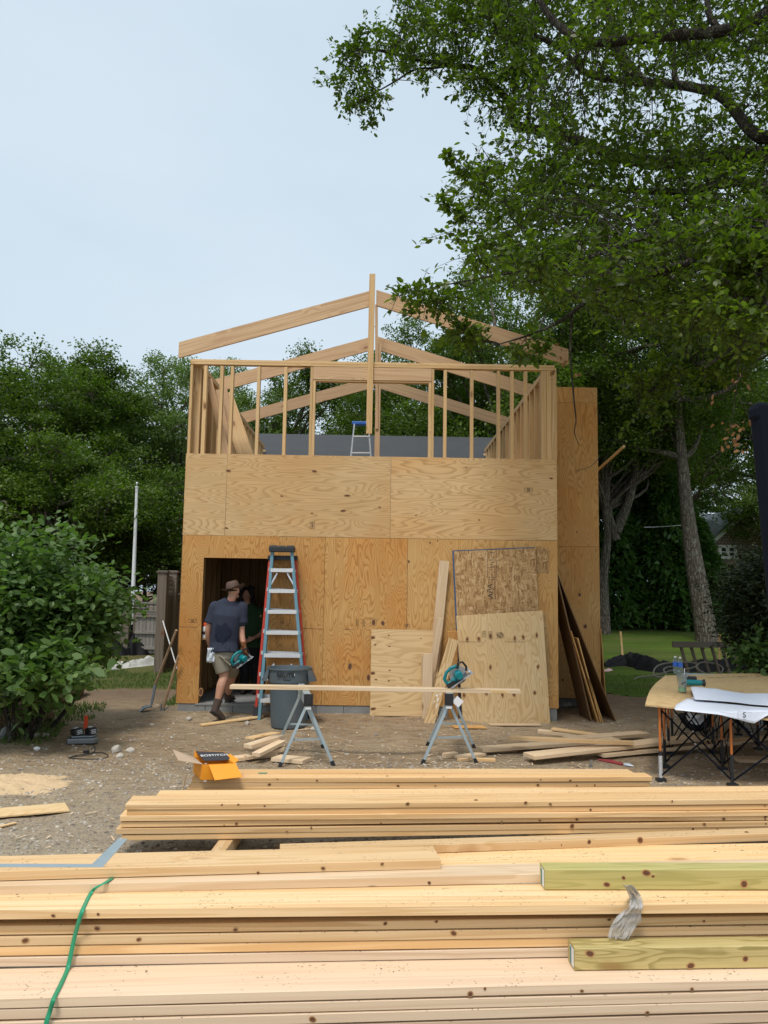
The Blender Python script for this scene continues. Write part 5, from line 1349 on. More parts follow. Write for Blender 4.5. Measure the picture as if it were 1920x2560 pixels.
# plywood top, slightly sagging at the corner
m = MB(); n = 12; vs = []
for s_ in (0, 1):
    for i in range(n + 1):
        for j in range(n + 1):
            u, v = i / n, j / n; q = BL(u * 2.9, v, -.016 + s_ * .016 + .003 * math.sin(u * 9 + v * 4))
            q.x -= .05 * math.sin(v * 3.14) * (1 - u); q.z -= .012 * max(0, 1 - u * 5) * max(0, 1 - v * 3); vs.append(q)
N = (n + 1) ** 2; fs = []
for i in range(n):
    for j in range(n):
        q = (i * (n + 1) + j, (i + 1) * (n + 1) + j, (i + 1) * (n + 1) + j + 1, i * (n + 1) + j + 1); fs += [q[::-1], tuple(k + N for k in q)]
for k in range(n):
    for a, b in ((k * (n + 1), (k + 1) * (n + 1)), (k * (n + 1) + n, (k + 1) * (n + 1) + n), (k, k + 1), (n * (n + 1) + k, n * (n + 1) + k + 1)): fs.append((a, b, b + N, a + N))
m.add(vs, fs); o = m.build('plywood_sheet', 'ply_table'); o.name = 'plywood_sheet'; tag(o, 'plywood sheet laid as a table top on the folding workbench', 'plywood sheet')
def ontop(px, py): return onpl(px, py, .004)
# printed line near the far edge of the top
m = MB(); rr = random.Random(3)
a, b = ontop(1770, 1694), ontop(1925, 1690)
for k in range(46):
    u = k / 46
    if rr.random() < .75: p = a.lerp(b, u); m.box(p + V((0, 0, .001)), (.011, .035 * (.5 + rr.random() * .5), .001))
t_ = m.build('grade_stamp', 'stamp', o)
# bottles, cup
def bottle(px, py, label):
    p = ontop(px, py); r = thing('water_bottle', p, label, 'bottle', 'water bottles on the plywood top')
    m = MB(); m.lathe([(.028, 0), (.032, .006), (.032, .05), (.030, .06), (.032, .07), (.032, .15), (.028, .175), (.013, .205), (.013, .215)], p, 20); m.build('bottle_body', 'pet', r, smooth=True)
    m = MB(); m.lathe([(.0325, .10), (.0325, .155)], p, 20); m.build('label_band', 'tape', r, smooth=True)
    m = MB(); m.lathe([(.015, .21), (.015, .23), (.0001, .231)], p, 12); m.build('cap', 'whitep', r)
bottle(1701, 1687, 'clear water bottle with blue band, the right of the two'); bottle(1689, 1685, 'clear water bottle with blue band, the left one half hidden')
p = ontop(1706, 1731); r = thing('plastic_cup', p, 'translucent plastic cup with pale green drink on the plywood top', 'cup')
m = MB(); m.lathe([(.0001, .002), (.037, .0), (.040, .02), (.053, .168), (.060, .172), (.060, .178), (.050, .178), (.038, .02), (.0001, .008)], p, 24); m.build('cup_body', 'frost', r, smooth=True)
m = MB(); m.lathe([(.0001, .009), (.0405, .009), (.0445, .055), (.0001, .056)], p, 20); m.build('drink', 'drink', r)
m = MB(); m.lathe([(.061, .176), (.0615, .183), (.055, .19), (.02, .191), (.0001, .191)], p, 24); m.build('lid', 'frost', r, smooth=True)
m = MB(); m.tube([p + V((.01, 0, .02)), p + V((.03, 0, .26))], .004, 8); m.build('straw', 'whitep', r)
m = MB()
for k in range(4): m.box(p + V((-.018 + k * .011, -.0495 - .0006 * k, .10 + .005 * k)), (.012, .001, .01), Matrix.Rotation(.5, 3, 'Y'))
m.build('lettering', 'card_k', r)
# cordless drill lying on its side
p = ontop(1745, 1718); r = thing('cordless_drill', p, 'black and teal cordless drill lying behind the cup', 'cordless drill')
m = MB(); m.tube([p + V((-.18, .02, .05)), p + V((-.12, .02, .05)), p + V((.02, .0, .05)), p + V((.05, 0, .05))], [.03, .034, .034, .026], 14); m.build('motor_housing', 'teal', r, smooth=True)
m = MB(); m.tube([p + V((.045, 0, .05)), p + V((.075, 0, .05)), p + V((.08, 0, .05))], [.03, .045, .02], 14); m.build('chuck', 'black', r, smooth=True)
m = MB(); m.tube([p + V((-.08, .03, .05)), p + V((-.03, .17, .05))], [.022, .026], 10); m.build('grip', 'black', r, smooth=True)
m = MB(); m.box(p + V((.0, .22, .06)), (.14, .07, .09), Matrix.Rotation(-.3, 3, 'Z')); m.build('battery', 'black', r, bevel=.01)
# building plans
def paper(name, pts, nu, nv, mat, label, seed=0, amp=.006):
    """pts: grid of control points rows (v) x cols (u)"""
    vs = []; R_ = len(pts); 
    for i in range(nv + 1):
        v = i / nv * (R_ - 1); a = int(min(v, R_ - 2)); fa = v - a; row = []
        for j in range(nu + 1):
            Cn = len(pts[0]); u = j / nu * (Cn - 1); b = int(min(u, Cn - 2)); fb = u - b
            s_ = lambda f: f * f * (3 - 2 * f)
            p = pts[a][b] * (1 - fb) * (1 - fa) + pts[a][b + 1] * fb * (1 - fa) + pts[a + 1][b] * (1 - fb) * fa + pts[a + 1][b + 1] * fb * fa
            vs.append(p + V((0, 0, abs(noise.noise(V((u * 1.6 + seed, v * 1.7, seed)))) * amp)))
    fs = [(i * (nu + 1) + j, i * (nu + 1) + j + 1, (i + 1) * (nu + 1) + j + 1, (i + 1) * (nu + 1) + j) for i in range(nv) for j in range(nu)]
    m = MB(); m.add(vs, fs); o = m.build(name, mat, smooth=True); tag(o, label, 'paper'); s_ = o.modifiers.new('s', 'SOLIDIFY'); s_.thickness = .0015; return o
yE = yN
E_ = lambda px, py, dy=0: UY(px, py, yE - .03 - dy)
up = V((0, 0, .012))
low = [[ontop(1720, 1748) + up, ontop(1800, 1760) + up, ontop(1890, 1770) + up, ontop(1960, 1775) + up],
       [ontop(1690, 1765) + up, ontop(1790, 1768) + up, ontop(1880, 1772) + up, ontop(1950, 1776) + up],
       [E_(1686, 1772), E_(1790, 1782), E_(1893, 1776), E_(1950, 1778)],
       [E_(1690, 1775, .01), E_(1800, 1787, .02), E_(1885, 1810, .02), E_(1915, 1790, .02)]]
o = paper('building_plan', low, 22, 14, 'paper', 'white building plan draped over the near edge of the top', 2, .004)
pl = [[ontop(1725, 1725) + up * 3, ontop(1790, 1733) + up * 4, ontop(1865, 1742) + up * 2, ontop(1960, 1742) + up * 3.5],
      [ontop(1727, 1738) + up * 7, ontop(1795, 1745) + up * 7, ontop(1865, 1748) + up * 5, ontop(1960, 1750) + up * 6],
      [ontop(1737, 1758) + up * 3, ontop(1800, 1762) + up * 3, ontop(1880, 1768) + up * 2, ontop(1960, 1773) + up * 2],
      [ontop(1728, 1745) + up * .8, ontop(1800, 1752) + up * .8, ontop(1870, 1757) + up * .8, ontop(1960, 1760) + up * .8]]
paper('building_plan', pl, 24, 18, 'paper', 'white folded building plan bulging on top of the other plan', 6, .006)
X = (E_(1900, 1795) - E_(1800, 1790)).normalized(); 
Mt = Matrix(((1, 0, 0, 0), (0, 0, -1, 0), (0, 1, 0, 0), (0, 0, 0, 1))); Mt.translation = E_(1861, 1788, .032)
text('lettering', 'S', .07, 'ink', Mt, o, bold=.0005, ext=.0004)
m = MB()
for (x0, y0, x1, y1) in ((1845, 1778, 1880, 1782), (1845, 1796, 1882, 1803), (1845, 1778, 1845, 1796), (1800, 1780, 1835, 1786)):
    m.bar(E_(x0, y0, .030), E_(x1, y1, .030), .0006, .0022)
m.build('plan_lines', 'line', o)

# wheelbarrow mostly hidden behind the bench
c = UY(1740, 1786, 10.95); rw_ = c.z - gh(c.x, c.y) - .0
r = thing('wheelbarrow', V((c.x, c.y, gh(c.x, c.y))), 'wheelbarrow with black tyre standing behind the folding workbench', 'wheelbarrow')
Ry = Matrix.Rotation(rad(90), 3, 'X') ; RW = Matrix.Rotation(rad(-14), 3, 'Z') @ Ry
m = MB(); R_ = rw_ * .98
m.lathe([(R_ * .62, -.045), (R_ * .86, -.05), (R_, -.03), (R_ * 1.0, .03), (R_ * .86, .05), (R_ * .62, .045), (R_ * .6, 0), (R_ * .62, -.045)], c, 36, RW); w = m.build('wheel', 'rubber', r, smooth=True)
m = MB(); m.lathe([(.0001, .035), (.05, .05), (.055, .02), (R_ * .5, .01), (R_ * .62, .035), (R_ * .62, -.035), (R_ * .5, -.01), (.055, -.02), (.05, -.05), (.0001, -.05)], c, 30, RW); q = m.build('rim', 'whitep', w, smooth=True)
d = RW @ V((0, 0, 1))
for s_ in (-1, 1):
    m = MB(); a = c + d * .10 * s_; m.tube([a + V((-.28, 0, .14)), a + V((0, 0, .02)), a + V((.5, .1, .25)), a + V((1.5, .3, .62))], .018, 8); m.build('handle', 'handle', r)
    m = MB(); m.tube([a + V((.62, .1, .27)), a + V((.75, .1, .05)), a + V((.68, .1, -rw_ + .02)), a + V((.95, .15, -rw_ + .02)), a + V((.95, .15, .35))], .014, 8); m.build('stand', 'galv', r)
m = MB(); k = c + V((.45, .12, .25)); m.prism([(-.3, -.32), (.45, -.32), (.45, .32), (-.3, .32)], .03, .05, None, k)
for (p0, p1) in (((-.3, -.32), (.45, -.32)), ((-.3, .32), (.45, .32)), ((-.3, -.32), (-.3, .32)), ((.45, -.32), (.45, .32))):
    a_, b_ = k + V((p0[0], p0[1], .04)), k + V((p1[0], p1[1], .04)); o_ = (k + V((.07, 0, 0))); a2, b2 = a_ + (a_ - o_) * .35 + V((0, 0, .2)), b_ + (b_ - o_) * .35 + V((0, 0, .2)); m.add([a_, b_, b2, a2], [(0, 1, 2, 3)])
o = m.build('tray', 'galv', r)
a, b = UY(1664, 1779, 10.6), UY(1775, 1776, 10.7); o = board('scrap_board', a, b, .10, .03, 'white', V((0, 1, 0)), r) ; o.name = 'front_board'

# ------------------------------------------------------------------ behind the plot, right: silt fence heap, hose, rail
def clothheap(name, mat, ridge, w, h, label, cat, seed=0, amp=.08, n=60, parent=None):
    """long crumpled sheet lying along ridge points (x, y, height)"""
    c = catmull([V(p) for p in ridge], 12); k = len(c); nw = 16; vs = []
    for i, p in enumerate(c):
        d = (c[min(i + 1, k - 1)] - c[max(i - 1, 0)]); d.z = 0; d.normalize(); nn = V((-d.y, d.x, 0)); hh = p.z; e = min(1, 4 * i / k, 4 * (k - 1 - i) / k)
        for j in range(nw + 1):
            s_ = j / nw * 2 - 1; ww = w * (1 + .3 * noise.noise(V((i * .15, seed, 0)))) * (.5 + .5 * e)
            z = hh * max(0, 1 - abs(s_) ** 1.6) * (.3 + .7 * e) + amp * (noise.noise(V((i * .22, s_ * 2.2, seed))) + .5 * noise.noise(V((i * .55, s_ * 6, seed + 4)))) * (1 - s_ * s_ * .8)
            x, y = p.x + nn.x * s_ * ww, p.y + nn.y * s_ * ww; vs.append((x, y, gh(x, y) + max(-.01, z) + .012 * (1 - abs(s_))))
    fs = [(i * (nw + 1) + j, i * (nw + 1) + j + 1, (i + 1) * (nw + 1) + j + 1, (i + 1) * (nw + 1) + j) for i in range(k - 1) for j in range(nw)]
    m = MB(); m.add(vs, fs); o = m.build(name, mat, parent, smooth=True); tag(o, label, cat); return o
def gpt(px, py):
    p = UZ(px, py, 0)
    for _ in range(8): p = UZ(px, py, gh(p.x, p.y))
    return p
def rg(px, py, h): p = gpt(px, py); return (p.x, p.y, h)
clothheap('silt_fence', 'tarpk', [rg(1508, 1668, .18), rg(1560, 1664, .34), rg(1610, 1670, .26), rg(1650, 1680, .22), rg(1720, 1678, .20), rg(1800, 1676, .24), rg(1850, 1672, .32), rg(1900, 1665, .25)], .34, .3, 'black silt fence fabric collapsed along the edge of the lawn', 'silt fence', 2, .09)
o = clothheap('rag', 'pinkrag', [rg(1509, 1680, .03), rg(1528, 1676, .05)], .09, .05, 'small crumpled pinkish rag on the ground by the right wing', 'rag', 5, .03)
m = MB(); hp_ = [(1585, 1698), (1600, 1692), (1640, 1688), (1680, 1676), (1720, 1672), (1744, 1664), (1738, 1658), (1700, 1655), (1650, 1662), (1634, 1678), (1640, 1692), (1665, 1690), (1660, 1672), (1690, 1668), (1735, 1690), (1790, 1688), (1808, 1672), (1790, 1660), (1755, 1656), (1740, 1668), (1760, 1682)]
hs = [.02, .03, .08, .2, .26, .30, .34, .36, .34, .22, .05, .04, .16, .24, .05, .08, .22, .33, .36, .28, .1]
P_ = []
for (px, py), h in zip(hp_, hs): p = UY(px, py, 13.0 + h * 1.0); p.z = max(p.z, gh(p.x, p.y) + .012); P_.append(p)
m.tube(catmull(P_, 5), .013, 8); o = m.build('hose', 'hose', smooth=True); tag(o, 'loops of tan garden hose lying on the black silt fence', 'hose')
# slatted rail leaning
yR = 14.6
r = thing('slatted_rail', gpt(1760, 1672), 'old brown wooden rail with slanted slats standing before the big tree', 'wooden rail')
a, b = UY(1681, 1611, yR), UY(1862, 1612, yR); o = board('top_rail', a, b, .11, .045, 'oldwood', V((0, .1, 1)), r)
for k in range(7):
    px = 1701 + 25.6 * k; t_ = UY(px, 1613, yR + .05); b_ = UY(px + 15, 1664, yR + .05); d = b_ - t_; b_ = t_ + d * ((gh(t_.x, yR) + .02 - t_.z) / d.z)
    board('slat', t_, b_, .05, .035, 'oldwood', V((1, 0, 0)), r)

# ------------------------------------------------------------------ dark steel panel at the right edge
yP = 1.5; TLp = UY(1877, 1008, yP); d = (UY(1921, 1492, yP) - TLp); bl = TLp + d * ((0.02 - TLp.z) / d.z); d.normalize()
r = thing('steel_gate', V((bl.x + .08, yP, 0)), 'tall black steel panel cutting into the right edge of the view', 'steel panel')
X_ = V((1, .18, .03)).normalized()
m = MB(); m.bar(TLp + X_ * .09, bl + X_ * .09, .15, .008, up=(-.18, 1, 0)); m.build('plate', 'blackpaint', r)
m = MB(); m.bar(TLp + X_ * .018, bl + X_ * .018, .026, .035, up=(-.18, 1, 0)); m.build('frame_edge', 'blackpaint', r, bevel=.008)
m = MB(); m.bar(TLp + X_ * .0 + d * .02, TLp + X_ * .17 + d * .02, .03, .03, up=(0, 0, 1)); m.build('frame_edge', 'blackpaint', r, bevel=.008)
m = MB(); m.bar(TLp + X_ * .165, bl + X_ * .165, .026, .035, up=(-.18, 1, 0)); m.build('frame_edge', 'blackpaint', r)

# ------------------------------------------------------------------ left: gate posts, fence, flagpole, cables, tarps
def fencepost(x, y, w, ht, label, tall=True, group=None):
    g0 = gh(x, y); r = thing('fence_post', (x, y, g0), label, 'fence post', group)
    board('post', V((x, y, g0 - .05)), V((x, y, g0 + ht)), w, w, 'oldwood', V((1, 0, 0)), r, ch=.008)
    m = MB(); m.box((x, y, g0 + ht + .012), (w + .06, w + .06, .024)); m.box((x, y, g0 + ht + .036), (w + .02, w + .02, .026)); m.build('post_cap', 'oldwood', r, bevel=.008); return r
def gxy(px, pyb): p = gpt(px, pyb); return p
p1 = gpt(398, 1684); hT = UY(399, 1432, p1.y).z - gh(p1.x, p1.y)
GF = 'posts of the old wooden fence'
fencepost(p1.x, p1.y, .19, hT, 'tall weathered gate post standing left of the building, nearest', group=GF)
y2 = p1.y + 1.15; x2 = UY(428, 1600, y2).x; h2_ = UY(428, 1432, y2).z - gh(x2, y2)
fencepost(x2, y2, .17, h2_, 'tall weathered gate post standing right behind the nearest post', group=GF)
def fpanel(A, B, zt, zb, label, lattice=.34, boards=9, rails=2, thick=.03, wm='oldwood'):
    A, B = V(A), V(B); r = thing('wooden_fence', V((A.x, A.y, zb)), label, 'fence', 'panels of the old wooden fence'); d = B - A; d.z = 0; L_ = d.length; d.normalize(); n = V((-d.y, d.x, 0)); 
    if n.y > 0: n = -n
    bw = L_ / boards
    for k in range(boards):
        p = A + d * (bw * (k + .5)); board('fence_board', V((p.x, p.y, zb + .05)), V((p.x, p.y, zt - lattice)), bw - .006, .02, wm, d, r)
    for z in [zt - .015, zt - lattice] + [zb + .18 + i * (zt - lattice - zb - .2) / max(1, rails) for i in range(rails)]:
        o_ = n * .035; board('rail', V((A.x, A.y, z)) + o_, V((B.x, B.y, z)) + o_, .07 if z < zt - lattice else .05, .045, wm, V((0, 0, 1)), r)
    m = MB()
    if lattice > .05:
        nx_ = int(L_ / .11)
        for k in range(nx_): p = A + d * (L_ * (k + .5) / nx_); m.bar((p.x, p.y, zt - lattice), (p.x, p.y, zt - .02), .035, .012, up=n)
        for k in range(4): z = zt - lattice + .04 + k * (lattice - .05) / 4 + .02; q = n * .014; m.bar(V((A.x, A.y, z)) + q, V((B.x, B.y, z)) + q, .012, .038, up=(0, 0, 1))
        m.build('lattice', wm, r)
    return r
zt_ = gh(p1.x, p1.y) + hT
fpanel((p1.x + .02, p1.y + .1, 0), (x2, y2 - .08, 0), zt_ - .06, gh(p1.x, p1.y), 'narrow lattice topped panel between the two tall gate posts', .42, 6, 2)
x3 = UY(458, 1500, y2 + 1.6).x
fpanel((x2 + .05, y2 + .1, 0), (x2 + .5, y2 + 2.0, 0), zt_ - .1, gh(x2, y2), 'dark fence panel running back behind the building corner', .42, 8, 2)
yf_ = 19.5; zf = UY(330, 1505, yf_).z; g0 = gh(-6, yf_)
xa, xb, xc, xd = UY(385, 1500, yf_).x, UY(340, 1500, yf_).x, UY(309, 1500, yf_).x, UY(240, 1500, yf_).x
fpanel((xb + .02, yf_, 0), (xa + .3, yf_, 0), zf, g0, 'lattice topped fence panel right of the flagpole', .34, 8, 2, wm='greywood')
fpanel((xd - 1.3, yf_, 0), (xc - .02, yf_, 0), zf, g0, 'lattice topped fence panel left of the flagpole, half behind the bush', .34, 12, 2, wm='greywood')
fpanel((xd - 3.8, yf_, 0), (xd - 1.45, yf_, 0), zf, g0, 'fence panel hidden behind the leafy bush', .34, 12, 2)
xp = (UY(308, 1500, yf_).x + UY(331, 1500, yf_).x) / 2; fencepost(xp, yf_ - .02, .19, UY(320, 1494, yf_).z - g0, 'brown fence post at the foot of the white flagpole', group=GF)
fencepost(xb + .0, yf_ + .1, .12, zf - g0 - .02, 'slim grey fence post right of the white flagpole', group=GF)
yg = 20.3; a, b = UY(330, 1560, yg), UY(342, 1219, yg); d = b - a; b0 = a + d * ((gh(a.x, yg) - a.z) / d.z)
r = thing('flagpole', b0, 'white flagpole rising behind the old wooden fence', 'flagpole')
m = MB(); m.tube([b0, b0.lerp(b, .5), b], [.062, .05, .036], 12); m.tube([b, b + V((0, 0, .03))], [.05, .05], 12); m.build('pole', 'whitep', r, smooth=True)
m = MB(); m.tube([b, b + V((0, 0, .09))], .008, 6); m.ell(b + V((0, 0, .11)), (.035, .035, .035)); m.build('ball_finial', 'alu', r, smooth=True)
for k, (pts, lab, yc) in enumerate(((((0, 1262), (58, 1277), (130, 1299), (202, 1311), (318, 1319), (400, 1310), (460, 1296)), 'sagging black overhead cable crossing the flagpole, thickest', 23), (((345, 1279), (400, 1277), (460, 1273)), 'upper thin overhead cable right of the flagpole', 24), (((270, 1328), (345, 1327), (460, 1320)), 'lowest thin overhead cable behind the flagpole', 24), (((1610, 1318), (1650, 1317), (1690, 1314)), 'pale thin cable left of the leaning big tree trunk', 27))):
    P_ = [UY(px, py, yc) for px, py in pts]; e0 = P_[0] + (P_[0] - P_[1]) * 6; e1 = P_[-1] + (P_[-1] - P_[-2]) * 2
    if k == 3: e0, e1 = P_[0], P_[-1] + (P_[-1] - P_[-2]) * 1.0
    m = MB(); m.tube([e0] + catmull(P_, 5) + [e1], .016 if k == 0 else .010, 6); o = m.build('overhead_cable', 'wire' if k < 3 else 'alu', smooth=True); tag(o, lab, 'cable')
clothheap('black_tarp', 'tarpk', [rg(265, 1640, .3), rg(300, 1636, .62), rg(345, 1634, .66), rg(392, 1632, .5), rg(430, 1630, .3)], .55, .6, 'black plastic tarp heaped below the old wooden fence', 'tarp', 4, .2)
clothheap('white_sheet', 'tarpw', [rg(262, 1680, .04), rg(290, 1672, .10), rg(330, 1668, .12), rg(378, 1662, .16), rg(400, 1655, .06)], .2, .2, 'crumpled white plastic sheet in the grass by the gate post', 'plastic sheet', 9, .09)
gboard((195, 1668), (222, 1648), .14, .05, 'ply_new', 'broken pale board lying in the grass behind the bush')
gboard((225, 1650), (262, 1642), .3, .05, 'straw', 'brown weathered board lying in the grass left of the white sheet')
gboard((310, 1652), (385, 1640), .3, .05, 'oldwood', 'weathered grey board lying between the black tarp and white sheet')
# straw bales beside the bush
for i, (pts, w, lab) in enumerate((((( -80, 1840), (40, 1822), (108, 1800)), .17, 'straw wattle lying at the left edge under the leafy bush'), (((20, 1790), (110, 1770), (196, 1735)), .19, 'mossy straw wattle lying behind under the leafy bush'))):
    P_ = [gpt(*q) + V((0, 0, w * .7)) for q in pts]; m = MB(); c = catmull(P_, 8); n = 18; vs = []
    for k, p in enumerate(c):
        d = (c[min(k + 1, len(c) - 1)] - c[max(k - 1, 0)]).normalized(); nn = V((-d.y, d.x, 0)).normalized(); e = 1 if k < len(c) - 1 else .6
        for j in range(n): a = 6.283 * j / n; rr_ = w * e * (1 + .35 * noise.noise(V((k * .5, math.cos(a) * 2, math.sin(a) * 2 + i * 9)))); vs.append(p + nn * math.cos(a) * rr_ + V((0, 0, 1)) * math.sin(a) * rr_)
    k = len(c); fs = [(a * n + b, a * n + (b + 1) % n, (a + 1) * n + (b + 1) % n, (a + 1) * n + b) for a in range(k - 1) for b in range(n)] + [tuple(range(n)), tuple((k - 1) * n + j for j in range(n))[::-1]]
    m.add(vs, fs); o = m.build('straw_wattle', 'straw', smooth=True); tag(o, lab, 'straw wattle')
p = gpt(8, 1846); m = MB(); m.ell(p + V((0, 0, .05)), (.05, .06, .09), 8, 6, Matrix.Rotation(.3, 3, 'Y')); o = m.build('rock', 'conc'); tag(o, 'pale grey rock at the left edge by the straw', 'rock')
p = gpt(92, 1876); m = MB(); m.ell(p + V((0, 0, .02)), (.04, .03, .025), 6, 4); o = m.build('rock', 'textw'); tag(o, 'small white rock on the dirt left of the charger', 'rock')
rk = 0
for (px, py, s_, lab) in ((290, 1880, .075, 'largest stone right of the charger cord'), (300, 1895, .045, 'smaller stone in front of the largest stone'), (326, 1880, .05, 'dark stone right of the largest stone'), (472, 1800, .05, 'flat stone before the left end of the doorway'), (1178 - 560, 1812, .05, 'grey stone at the end of the thin plank'), (92, 1842, .05, 'brown stone beneath the leafy bush'), (113, 1840, .045, 'mossy stone beneath the leafy bush'), (785, 1826, .06, 'stone beside the grey bin base'), (700, 2080, .07, 'stone under the middle lumber stack'), (1020, 1782, .04, 'stone before the small leaning sheet'), (1268, 1752 + 40, .05, 'stone under the leaning sheet'), (1415, 1765, .09, 'flat stone beneath the right wing')):
    p = gpt(px, py); o = stones('stone', [(0, 0, 0)], [1.0], flat=.7, sub_=2); WM[o.name] = Matrix.Translation(V((p.x, p.y, p.z + s_ * .3))) @ Matrix.Scale(s_, 4); o.matrix_basis = WM[o.name]; tag(o, lab, 'stone')

# ------------------------------------------------------------------ distant shingled house on the right
yH = 38; a = UY(1765, 1400, yH); gz = gh(a.x, yH)
HL = UY(1745, 1500, yH).x; HRr = UY(1990, 1500, yH).x; apx = (UY(1868, 1300, yH)); 
r = thing('shingled_house', V((HL, yH, gz)), 'grey shingled house with white trimmed gable beyond the hedge', 'house')
ez = UY(1757, 1389, yH).z; az = ez + (apx.x - HL) * .86
m = MB(); vs = []; poly = [(HL, gz - .3), (HRr, gz - .3), (HRr, ez), (apx.x, az), (HL, ez)]
m.add([(x, yH, z) for x, z in poly] + [(x, yH + 7, z) for x, z in poly], [(0, 1, 2, 3, 4), (9, 8, 7, 6, 5), (0, 4, 9, 5), (1, 6, 7, 2), (4, 3, 8, 9), (2, 7, 8, 3)]); m.build('wall', 'shingle', r)
for s_, e in ((-1, HL), (1, HRr)):
    m = MB(); a_ = V((apx.x, yH - .12, az + .12)); b_ = V((e + s_ * .35, yH - .12, ez - .2)); m.bar(a_, b_, .05, .30); m.build('rake_trim', 'whitep', r)
    m = MB(); o_ = V((0, 0, .2)); n_ = V((0, 7.4, 0)); m.add([a_ + o_ - V((0, .1, 0)), b_ + o_ - V((0, .1, 0)), b_ + o_ + n_, a_ + o_ + n_], [(0, 1, 2, 3)]); q = m.build('roof', 'steel', r); q.modifiers.new('s', 'SOLIDIFY').thickness = .12
def hwin(x0, y0, x1, y1, mull=True):
    a_, b_ = UY(x0, y0, yH - .03), UY(x1, y1, yH - .03); c_ = (a_ + b_) / 2; w_, h_ = abs(b_.x - a_.x), abs(a_.z - b_.z)
    m = MB(); t_ = .13
    for (dx, dz, ww, hh) in ((-w_ / 2, 0, t_, h_), (w_ / 2, 0, t_, h_), (0, h_ / 2, w_ + t_, t_), (0, -h_ / 2, w_ + t_ * 2, t_ * 1.1)): m.box((c_.x + dx, yH - .05, c_.z + dz), (ww, .1, hh))
    if mull: m.box((c_.x, yH - .05, c_.z), (.16, .08, h_)); m.box((c_.x, yH - .04, c_.z), (w_, .04, .05))
    f = m.build('window', 'whitep', r); m = MB(); m.box((c_.x, yH - .015, c_.z), (w_, .02, h_)); m.build('pane', 'glass', f)
hwin(1799, 1366, 1838, 1394); hwin(1791, 1432, 1816, 1458, False)
m = MB(); m.ell(UY(1779, 1433, yH - .1), (.1, .1, .16)); m.build('porch_light', 'whitep', r)
# ------------------------------------------------------------------ people
def loft(m, secs, xdir=(1, 0, 0), n=18, cap=True):
    """secs: (centre, rx, ry); rx along xdir"""
    k = len(secs); vs = []; P = [V(s[0]) for s in secs]
    for i, (c, rx, ry) in enumerate(secs):
        d = (P[min(i + 1, k - 1)] - P[max(i - 1, 0)]).normalized(); x = V(xdir); x = (x - d * x.dot(d)).normalized(); y = d.cross(x)
        for j in range(n): a = 2 * math.pi * j / n; vs.append(V(c) + x * math.cos(a) * rx + y * math.sin(a) * ry)
    fs = [(i * n + j, i * n + (j + 1) % n, (i + 1) * n + (j + 1) % n, (i + 1) * n + j) for i in range(k - 1) for j in range(n)]
    if cap: fs += [tuple(range(n - 1, -1, -1)), tuple((k - 1) * n + j for j in range(n))]
    m.add(vs, fs)
def limb(m, pts, rs, n=12):
    c = catmull(pts, 4); k = len(c); out = []
    for i in range(k): u = i / (k - 1) * (len(rs) - 1); a = int(min(u, len(rs) - 2)); out.append(rs[a] + (rs[a + 1] - rs[a]) * (u - a))
    m.tube(c, out, n)
    m.ell(c[0], (out[0],) * 3, n, 6); m.ell(c[-1], (out[-1],) * 3, n, 6)
def hand(m, wrist, fdir, pdir, curl=.6, s=1.0, thumb=1):
    """fdir: fingers direction, pdir: palm normal (side the fingers curl to)"""
    f = V(fdir).normalized(); p = V(pdir); p = (p - f * p.dot(f)).normalized(); x = f.cross(p) * thumb; w = V(wrist)
    loft(m, [(w, .026 * s, .018 * s), (w + f * .03 * s, .036 * s, .016 * s), (w + f * .075 * s, .042 * s, .015 * s), (w + f * .095 * s, .038 * s, .012 * s)], x, 12)
    for i, L_ in enumerate((.068, .078, .072, .056)):
        b = w + f * .088 * s + x * ((i - 1.5) * -.0195 * s); a = 0; q = b; pts = [b - f * .012]; 
        for sg in (.46, .32, .24):
            a += curl; d = f * math.cos(a) + p * math.sin(a); q = q + d * L_ * sg * s * 1.1; pts.append(q)
        m.tube(pts, [.0092 * s, .009 * s, .0082 * s, .0068 * s], 8)
        m.ell(pts[-1], (.0068 * s,) * 3, 6, 4)
    t0 = w + f * .025 * s + x * .026 * s; t1 = t0 + (f * .6 + x * .75 + p * .25).normalized() * .04 * s; t2 = t1 + (f * .8 + x * .1 + p * .55).normalized() * .032 * s
    m.tube([t0, t1, t2], [.013 * s, .011 * s, .008 * s], 8); m.ell(t2, (.008 * s,) * 3, 6, 4)

